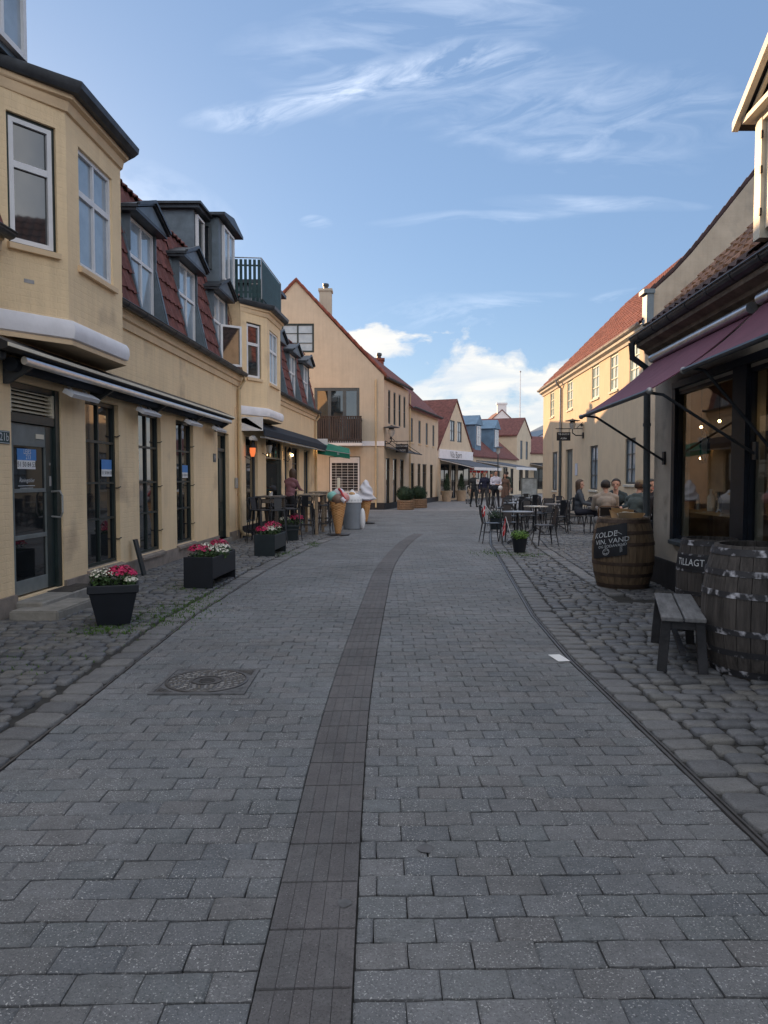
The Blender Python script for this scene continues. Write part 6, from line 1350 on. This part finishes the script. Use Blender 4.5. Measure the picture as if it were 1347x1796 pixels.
# ---------------------------------------------------------------- people
def person(label, loc, rz, pose='stand', s=1.0, top=(.1, .1, .12), bot=(.03, .03, .04), shoe=(.02, .02, .02), hair='hairdark', hairlen=0, arms=None, lean=0.0, twist=0, coat=0, cap=None, vox=.013, slim=1.0, legs=None, look=0):
    """one continuous remeshed body; faces local -y"""
    t = thing('person', label, 'person', loc, rz); prims = []
    def cap_(a, b, ra, rb, lab): prims.append((Vector(a) * s, Vector(b) * s, ra * s, rb * s, lab))
    if pose == 'stand':
        hip, chest, neck, head = Vector((0, 0, .93)), Vector((0, -.0 - lean * .5, 1.30)), Vector((0, .01 - lean, 1.47)), Vector((0, -.015 - lean * 1.15, 1.625))
        L_ = legs or ((.095, -.02, .5, .1, .03, .08), (-.095, .02, .5, -.1, -.02, .08))
        for (kx, ky, kz, fx, fy, fz) in L_:
            h0 = Vector((kx * .95, 0, .90)); cap_(h0, (kx, ky, kz), .088, .058, 'b'); cap_((kx, ky, kz), (fx, fy, fz), .058, .042, 'b'); cap_((fx, fy + .02, .045), (fx * 1.15, fy - .15, .035), .046, .036, 'f')
    else:
        hip, chest, neck, head = Vector((0, 0, .56)), Vector((0, -.02 - lean * .6, .93)), Vector((0, -.0 - lean, 1.09)), Vector((0, -.03 - lean * 1.15, 1.24))
        for sx_ in (-1, 1):
            cap_((sx_ * .09, .0, .54), (sx_ * .12, -.44, .55), .09, .062, 'b'); cap_((sx_ * .12, -.44, .55), (sx_ * .12, -.42, .1), .06, .042, 'b'); cap_((sx_ * .12, -.40, .045), (sx_ * .13, -.56, .035), .045, .036, 'f')
    sh = chest + Vector((0, 0, .10)); w = .165 * slim
    cap_(hip + Vector((-.06, 0, 0)), hip + Vector((.06, 0, 0)), .105 * slim, .105 * slim, 'b' if not coat else 't')
    mid = hip.lerp(chest, .5)
    cap_(hip + Vector((-.04, 0, .08)), hip + Vector((.04, 0, .08)), .105 * slim, .105 * slim, 't'); cap_(mid + Vector((-.05, 0, 0)), mid + Vector((.05, 0, 0)), .105 * slim, .105 * slim, 't'); cap_(chest + Vector((-.075, 0, 0)), chest + Vector((.075, 0, 0)), .115 * slim, .115 * slim, 't')
    cap_(mid, chest, .11 * slim, .12 * slim, 't'); cap_(sh + Vector((-w * .75, 0, .0)), sh + Vector((w * .75, 0, 0)), .07, .07, 't'); cap_(sh + Vector((-w * .4, 0, .04)), sh + Vector((w * .4, 0, .04)), .06, .06, 't')
    if coat:
        for sx_ in (-1, 1): cap_(hip + Vector((sx_ * .07, 0, .05)), hip + Vector((sx_ * .1, -.02, -coat)), .11, .12, 't')
    cap_(neck - Vector((0, 0, .07)), neck + Vector((0, -.005, .06)), .056, .05, 's')
    hv = Matrix.Rotation(look, 3, 'Z'); H_ = lambda x, y, z: head + hv @ Vector((x, y, z))
    cap_(H_(0, .015, .03), H_(0, -.01, .035), .088, .084, 's'); cap_(H_(0, .0, .0), H_(0, -.035, -.055), .075, .048, 's'); cap_(H_(0, -.088, .0), H_(0, -.105, -.022), .012, .016, 's'); cap_(H_(0, -.06, -.075), H_(0, -.07, -.082), .03, .022, 's')
    for sx_ in (-1, 1): cap_(H_(sx_ * .085, .0, .02), H_(sx_ * .088, .008, -.02), .016, .012, 's')
    A = arms or {'l': ((-.24, .02, -.27), (-.25, -.04, -.52)), 'r': ((.24, .02, -.27), (.25, -.04, -.52))}
    for k, sg in (('l', -1), ('r', 1)):
        e, h = [sh + Vector(v) for v in A[k]]; S0 = sh + Vector((sg * w * 1.08, 0, -.01)); cap_(S0, e, .058, .045, 't'); d = (h - e).normalized(); cap_(e, h - d * .03, .046, .034, 't')
        cap_(h, h + d * .06, .026, .03, 's'); side = d.cross(Vector((0, 0, 1))); side = side.normalized() if side.length > .1 else Vector((0, 1, 0)); cu = Vector((0, 0, -.35)) if abs(d.z) < .7 else Vector((-sg * .35, 0, 0))
        for i, fl in enumerate((.062, .074, .07, .055)):
            b0 = h + d * .085 + side * (-.028 + i * .0187); m_ = b0 + d * fl * .55; cap_(b0 - d * .03, m_, .0095, .009, 's'); cap_(m_, m_ + (d + cu).normalized() * fl * .5, .009, .0078, 's')
        tb = h + d * .03 - side * .03; cap_(tb, tb + (d * .7 - side * .7 + cu * .4).normalized() * .055, .0115, .0095, 's')
    mb = MB(); P_ = prims
    for a, b, ra, rb, lab in P_:
        mb.sph(a, ra, 10, 7); mb.sph(b, rb, 10, 7)
        if (b - a).length > .002: mb.tube([a, b], [ra * .995, rb * .995], 12)
    o = mb.build('tmp', 'skin', None, world=False); rmod = o.modifiers.new('r', 'REMESH'); rmod.mode = 'VOXEL'; rmod.voxel_size = vox * s
    sm = o.modifiers.new('s', 'SMOOTH'); sm.factor = .5; sm.iterations = 2
    dg = bpy.context.evaluated_depsgraph_get(); me = bpy.data.meshes.new_from_object(o.evaluated_get(dg)); bpy.data.objects.remove(o)
    me.name = 'body'; co = np.array([p_.center[:] for p_ in me.polygons]); best = np.full(len(co), 9.0); idx = np.zeros(len(co), int); cols_ = {'s': 0, 't': 1, 'b': 2, 'f': 3}
    for a, b, ra, rb, lab in P_:
        a_, b_ = np.array(a), np.array(b); ab = b_ - a_; L2 = max(1e-9, (ab ** 2).sum()); u = np.clip(((co - a_) @ ab) / L2, 0, 1); dd = np.linalg.norm(co - (a_ + u[:, None] * ab), axis=1) - (ra + (rb - ra) * u)
        k = dd < best; best[k] = dd[k]; idx[k] = cols_[lab]
    me.materials.clear(); nm = lambda c, p_: col('%s_%02d%02d%02d' % (p_, c[0] * 99, c[1] * 99, c[2] * 99), c)
    for m_ in (M['skin'], nm(top, 'cloth'), nm(bot, 'trousers'), nm(shoe, 'shoe'), M['ink'], M['rsauce']): me.materials.append(m_)
    # eyes and mouth as small faces of the same mesh
    for i, c in enumerate(co):
        if idx[i] == 0:
            q = hv.inverted() @ (Vector(c) / s - head)
            if q.y < -.06 and abs(abs(q.x) - .033) < .013 and abs(q.z - .012) < .007: idx[i] = 4
            elif q.y < -.06 and abs(q.x) < .02 and abs(q.z + .052) < .006: idx[i] = 5
    me.polygons.foreach_set('material_index', idx.astype(np.int32)); me.polygons.foreach_set('use_smooth', [True] * len(me.polygons))
    ob = bpy.data.objects.new('body', me); C.collection.objects.link(ob); ob.parent = t
    if cap: 
        hm = MB(); hm.lathe((0, 0, 0), [(.102, .035), (.103, .07), (.085, .115), (.045, .14), (.001, .145)], 18, cap=False); hm.slab((-.07, -.09, .035), (.07, -.09, .035), (.05, -.17, .03), (-.05, -.17, .03), (0, 0, .01))
        hm.v = [tuple((head + hv @ Vector(v)) * s) for v in hm.v]; hm.build('cap', col('cap_cloth', cap), t, smooth=True, world=False)
    rng = random.Random(int(loc[0] * 99)); hr = MB(); n, m = 26, 16; vs = []; fs = []
    for i in range(m + 1):
        th = math.pi * (.02 + .66 * i / m)
        for j in range(n):
            ph = 2 * math.pi * j / n; fr_ = math.cos(ph + math.pi / 2); fwd = -math.sin(ph); cut = th
            if fwd > .3: cut = min(th, math.pi * (.30 + .16 * (1 - fwd)))
            rr = .101 + .004 * math.sin(ph * 9 + i); x, y, z = rr * .96 * math.sin(cut) * math.cos(ph), rr * 1.08 * math.sin(cut) * math.sin(ph) + .008, rr * 1.05 * math.cos(cut) + .032
            if hairlen and fwd < .35 and i > m * .6: z -= hairlen * (i - m * .6) / (m * .4); x *= 1.05
            vs.append(tuple((head + hv @ Vector((x, y, z))) * s))
    for i in range(m):
        for j in range(n): fs.append((i * n + j, i * n + (j + 1) % n, (i + 1) * n + (j + 1) % n, (i + 1) * n + j))
    fs.append(tuple(range(n))); hr.add(vs, fs); hr.build('hair', hair, t, smooth=True, world=False, ang=0); return t
def sit_chair(x, y, rz, label): copy_tree(chair0, (x, y, 0), rz, label)
# seated guests
cy_ = lambda x, y, rz, lb, back=.06: copy_tree(chair0, (x + math.sin(rz) * -back, y + math.cos(rz) * back, 0), rz, lb)
cy_(5.28, 20.1, R(75), 'black metal cafe chair under the woman in the dark jacket')
person('woman with long hair in a dark open jacket sitting sideways at a terrace table', (5.28, 20.1, 0), R(70), 'sit', 1.06, (.05, .06, .075), (.02, .022, .035), hair='hairbrown', hairlen=.2, arms={'l': ((-.2, -.1, -.25), (-.08, -.34, -.30)), 'r': ((.2, -.1, -.25), (.06, -.34, -.30))}, look=-.2)
guest_chair('brown bistro chair under the guest in the beige jacket', (4.78, 15.85, 0), R(172))
person('guest in a beige jacket seen from behind, sitting next to the barrel', (4.78, 15.95, 0), R(172), 'sit', 1.06, (.33, .28, .235), (.22, .21, .20), hair='hairdark', arms={'l': ((-.24, -.1, -.24), (-.12, -.36, -.27)), 'r': ((.24, -.1, -.24), (.12, -.36, -.27))}, lean=.05, slim=1.15)
cy_(5.38, 17.4, R(20), 'black metal cafe chair under the dark haired man facing the street')
person('dark haired man in a black jacket leaning over the table facing the street', (5.36, 17.2, 0), R(-12), 'sit', 1.08, (.03, .045, .05), (.02, .02, .03), lean=.14, arms={'l': ((-.22, -.16, -.22), (-.08, -.38, -.26)), 'r': ((.22, -.16, -.22), (.08, -.38, -.26))}, slim=1.1, look=-.2)
cy_(5.02, 14.7, R(140), 'black metal cafe chair under the guest in the khaki cap')
person('guest in a khaki cap and grey green hooded jacket turned towards the shop', (5.02, 14.8, 0), R(125), 'sit', 1.06, (.07, .09, .09), (.03, .035, .05), lean=.10, arms={'l': ((-.2, -.16, -.2), (-.04, -.38, -.1)), 'r': ((.22, -.16, -.22), (.06, -.38, -.2))}, slim=1.2, cap=(.20, .15, .09), hair='hairbrown')
cy_(5.72, 15.8, R(20), 'black metal cafe chair under the guest hidden behind the khaki cap')
person('black haired guest half hidden behind the one in the khaki cap', (5.68, 15.9, .02), R(10), 'sit', 1.06, (.02, .022, .03), (.02, .02, .03), lean=.05)
cy_(5.5, 14.4, R(200), 'black metal cafe chair under the black clad guest by the downpipe')
person('guest in black with a black hood sitting beside the corner downpipe', (5.42, 14.5, 0), R(190), 'sit', 1.05, (.012, .012, .016), (.012, .012, .016), hairlen=.08, slim=1.1)
bt = thing('bottle', 'yellow green drink bottle held up by the guests at the corner table', 'bottle', (5.32, 15.55, .74)); MB().lathe((0, 0, 0), [(.001, 0), (.035, 0), (.035, .16), (.014, .22), (.014, .27), (.001, .27)], 12, cap=False).build('glass_body', col('lime_drink', (.45, .42, .05), .3), bt, smooth=True); MB().lathe((0, 0, .27), [(.016, 0), (.016, .03), (.001, .03)], 10, cap=False).build('stopper', 'black', bt)
# walkers
step = ((.08, -.16, .5, .09, -.22, .09), (-.08, .10, .5, -.09, .30, .14))
person('man in a dark suit and white shirt walking up the street holding papers', (4.63, 38.2, 0), R(8), 'stand', 1.02, (.03, .035, .04), (.025, .03, .035), arms={'l': ((-.22, .02, -.27), (-.22, -.05, -.5)), 'r': ((.2, -.1, -.24), (.12, -.32, -.12))}, legs=step, vox=.016)
tag(MB().box(I, 4.70, 4.98, 37.83, 37.86, 1.18, 1.42).build('paper_sheet', 'paper'), 'white papers held up by the man in the dark suit', 'papers')
person('man in a white shirt and dark trousers walking and carrying a folded jacket', (5.36, 35.6, 0), R(8), 'stand', 1.05, (.62, .62, .74), (.015, .02, .03), arms={'l': ((-.24, -.06, -.25), (-.08, -.26, -.27)), 'r': ((.24, -.06, -.25), (.1, -.26, -.27))}, legs=step, vox=.016, slim=1.1)
mb = MB(); mb.sph((5.36, 35.28, 1.06), (.27, .1, .11), 14, 10); mb.sph((5.28, 35.24, .98), (.12, .08, .1), 12, 8); tag(mb.build('folded_jacket', 'navyfab', smooth=True), 'dark jacket folded over the arms of the man in the white shirt', 'jacket')
mb = MB(); mb.sph((5.52, 35.22, 1.02), (.12, .1, .12), 12, 8); tag(mb.build('carrier_bag', 'bag', smooth=True), 'white carrier bag at the elbow of the man in the white shirt', 'bag')
person('man in a navy blazer walking just behind the white shirt', (5.0, 36.9, 0), R(5), 'stand', 1.03, (.015, .02, .05), (.05, .05, .055), legs=(step[0], step[1]), vox=.016)
person('passer-by in a brown patterned coat standing behind the far tables', (6.3, 38.6, 0), R(-20), 'stand', .98, (.16, .10, .08), (.10, .07, .06), hair='hairbrown', hairlen=.1, coat=.4, vox=.018)
person('passer-by in dark clothes beyond the patterned coat', (6.0, 41.5, 0), R(10), 'stand', 1.0, (.03, .04, .04), (.03, .03, .03), vox=.018); person('tall passer-by in a dark green jacket among the far walkers', (6.95, 42, 0), R(160), 'stand', 1.06, (.03, .05, .04), (.04, .03, .03), vox=.018)
# person inside cafe
person('dark haired woman in a pink top bending at a high cafe table on the left', (-2.62, 20.6, .05), R(150), 'stand', .97, (.22, .10, .12), (.02, .02, .02), hairlen=.12, hair='hairbrown', lean=.12, arms={'l': ((-.2, -.14, -.22), (-.12, -.36, -.26)), 'r': ((.2, -.14, -.22), (.12, -.36, -.26))})
# bicycle-like pushchair by walkers
pc = thing('pushchair', 'small pale child pushchair near the walking men', 'pushchair', (5.05, 42.5, 0), R(10)); mb = MB(); mb.tube([(-.25, .1, .2), (-.25, .35, .95), (-.2, .45, 1.05), (.2, .45, 1.05), (.25, .35, .95), (.25, .1, .2)], .02, 6); mb.tube([(-.25, -.3, .2), (-.2, .2, .6)], .018, 6); mb.tube([(.25, -.3, .2), (.2, .2, .6)], .018, 6); mb.build('frame', 'steelgrey', pc)
mb = MB(); mb.sph((0, 0, .62), (.22, .26, .22), 14, 8); mb.sph((0, .15, .8), (.24, .2, .2), 14, 8); mb.build('hood', 'potbeige', pc, smooth=True)
for x in (-.28, .28):
    for y in (-.32, .2):
        MB().tube([(x + .02 * math.cos(0), y + .11 * math.cos(a), .12 + .11 * math.sin(a)) for a in [i * .524 for i in range(13)]], .018, 6).build('wheel', 'black', pc)
# ---------------------------------------------------------------- left cafe furniture
def bar_stool(label, loc, rz, back=True):
    t = thing('bar_stool', label, 'stool', loc, rz, 'dark bar stools at the left cafe'); MB().box(I, -.165, .165, -.165, .165, .745, .77).build('seat', 'blackm', t, bev=.008)
    for sx_ in (-1, 1):
        for sy_ in (-1, 1): MB().tube([(sx_ * .14, sy_ * .14, .745), (sx_ * .21, sy_ * .21, 0)], [.026, .015], 6, flat=.6).build('leg', 'blackm', t)
    mb = MB(); k = .185
    for a, b in (((-k, -k), (k, -k)), ((k, -k), (k, k)), ((k, k), (-k, k)), ((-k, k), (-k, -k))): mb.tube([(*a, .27), (*b, .27)], .01, 5)
    mb.build('footrest', 'blackm', t)
    if back: mb = MB(); mb.tube([(-.15, .15, .76), (-.19, .2, .98), (-.14, .22, 1.04), (.14, .22, 1.04), (.19, .2, .98), (.15, .15, .76)], .012, 6); mb.slab((-.08, .155, .76), (.08, .155, .76), (.09, .222, 1.04), (-.09, .222, 1.04), (0, .008, 0)); mb.build('backrest', 'blackm', t)
    return t
def high_table(label, loc, rz, L_=1.1, w=.6):
    t = thing('bar_table', label, 'table', loc, rz, 'high wooden tables at the left cafe'); mb = MB()
    for i in range(4): mb.box(I, -w / 2 + i * w / 4 + .003, -w / 2 + (i + 1) * w / 4 - .003, -L_ / 2, L_ / 2, 1.03, 1.065)
    mb.build('table_top', 'plank', t); 
    for x in (-w / 2 + .07, w / 2 - .07):
        for y in (-L_ / 2 + .06, L_ / 2 - .06): MB().box(I, x - .035, x + .035, y - .035, y + .035, 0, 1.03).build('leg', 'plank', t, bev=.004)
    MB().box(I, -w / 2 + .105, w / 2 - .105, -L_ / 2 + .04, -L_ / 2 + .075, .9, 1.0).build('apron', 'plank', t); return t
s0 = bar_stool('dark metal bar stool nearest the flower pots at the cafe', (-2.42, 16.9, 0), R(8))
for x, y, rz, lb in ((-3.0, 17.5, 170, 'dark bar stool against the wall side of the first high table'), (-2.95, 18.3, 90, 'dark bar stool by the cafe window left of the doorway'), (-2.35, 18.15, -80, 'dark bar stool on the street side of the first high table'), (-2.05, 19.4, 180, 'dark bar stool before the worn high table'), (-2.2, 21.3, 0, 'dark bar stool behind the worn high table'), (-2.75, 19.35, 90, 'dark bar stool beside the cafe door'), (-1.85, 22.6, 180, 'dark bar stool behind the giant cone'), (-2.6, 22.4, 90, 'dark bar stool against the far cafe window'), (-1.6, 24.3, 10, 'farthest dark bar stool of the cafe'), (-2.2, 17.6, -70, 'dark bar stool on the street side just behind the nearest one'), (-2.85, 17.0, 60, 'dark bar stool by the downpipe foot'), (-1.65, 19.9, -85, 'dark bar stool on the street side of the worn high table'), (-1.6, 20.7, -95, 'dark bar stool between the worn table and the giant cone'), (-2.55, 20.0, 90, 'dark bar stool on the wall side of the worn high table'), (-2.5, 21.8, 90, 'dark bar stool under the small lit lantern'), (-1.5, 23.3, -90, 'dark bar stool on the street side of the farther high table')):
    copy_tree(s0, (x, y, 0), R(rz), lb)
high_table('dark high table in front of the cafe window beside the downpipe', (-2.72, 17.95, 0), R(-4), .9, .55); M['plank'] = mk('pale_table_wood', (.27, .21, .15), .75, .25, 6, .3, 40, stretch=(4, 1, 4)); high_table('worn pale high wooden table by the giant waffle cone', (-1.95, 19.9, 0), R(-4), 1.2, .6); high_table('farther high wooden table at the end of the cafe row', (-2.0, 23.4, 0), R(-4), 1.1, .6)
cn_ = thing('table_candle', 'glowing candle lantern on the dark high cafe table', 'candle', (-2.72, 17.8, 1.065)); MB().lathe((0, 0, 0), [(.001, 0), (.045, 0), (.05, .1), (.042, .1), (.038, .01), (.001, .01)], 14, cap=False).build('glass', 'lampglass', cn_, smooth=True); MB().sph((0, 0, .07), (.03, .03, .03), 10, 6).build('flame', 'bulb', cn_, smooth=True)
def sconce(label, t_, z, glow):
    s = thing('wall_lantern', label, 'lamp', W2(t_, 0, z), group='lanterns on the cafe wall', world=True); c = W2(t_, .2, z); MB().tube([W2(t_, 0, z - .12), W2(t_, .15, z - .2), c - Vector((0, 0, .12))], .012, 6).build('arm', 'black', s)
    MB().lathe(c, [(.04, -.12), (.07, -.02), (.075, .09), (.04, .13)], 10).build('glass', glow, s, smooth=True); MB().lathe(c, [(.1, .1), (.06, .18), (.015, .25)], 10).build('hat', 'black', s)
sconce('glowing orange lantern at the near end of the cafe wall', 18.62, 2.15, 'bulbr'); sconce('dark unlit lantern left of the cafe doorway', 20.4, 2.3, 'lampglass'); sconce('small lit lantern right of the cafe doorway', 23.1, 2.2, 'lampglass')
for i, (x, y, z, lb) in enumerate(((W2(23.0, .3).x, 23.0, 2.2, 'tiny bright bulb at the lantern right of the cafe doorway'), (-2.45, 28.6, 2.5, 'tiny bright bulb at the end of the cafe awning by the green awning'))):
    b = thing('light_bulb', lb, 'lamp', (x, y, z), group='tiny bulbs at the cafe'); MB().sph((0, 0, 0), .035, 10, 6).build('bulb', 'bulb', b, smooth=True); MB().tube([(0, 0, .03), (0, 0, .12)], .01, 5).build('holder', 'black', b)
sp = thing('loudspeaker', 'white horn shaped speaker on the cafe wall under the second bay', 'speaker', W2(18.6, .1, 2.5), world=True); MB().tube([W2(18.45, .2, 2.48), W2(18.6, .22, 2.5), W2(18.85, .24, 2.47)], [.05, .07, .04], 12).build('body', 'white', sp, smooth=True); MB().tube([W2(18.6, 0, 2.56), W2(18.6, .2, 2.5)], .012, 6).build('bracket', 'steelgrey', sp)
# flags and clutter under the far awning
for i in range(4):
    b = f4(1.0 + i * .9, 2.0, 2.15); tt = thing('hanging_flag', 'small red and white flag hanging under the grey blue awning', 'flag', b, R(15 * i - 20), 'flags under the far awning'); mb = MB()
    for k, (x0, x1) in enumerate(((-.18, -.05), (-.05, 0), (0, .18))): mb.mi = 1 if k == 1 else 0; mb.box(I, x0, x1, -.004, .004, -.32, -.19); mb.box(I, x0, x1, -.004, .004, -.14, 0)
    mb.mi = 1; mb.box(I, -.18, .18, -.004, .004, -.19, -.14); mb.build('cloth', ['red', 'paper'], tt)
for i, (t_, p_) in enumerate(((1.6, 1.5), (3.4, 1.6), (5.2, 1.4))): tb = f4(t_, p_); copy_tree(chair0, (tb.x, tb.y, 0), R(40 * i), ['cafe chair between the two beige stone pots', 'cafe chair right of the beige stone pots', 'last cafe chair under the grey blue awning'][i])
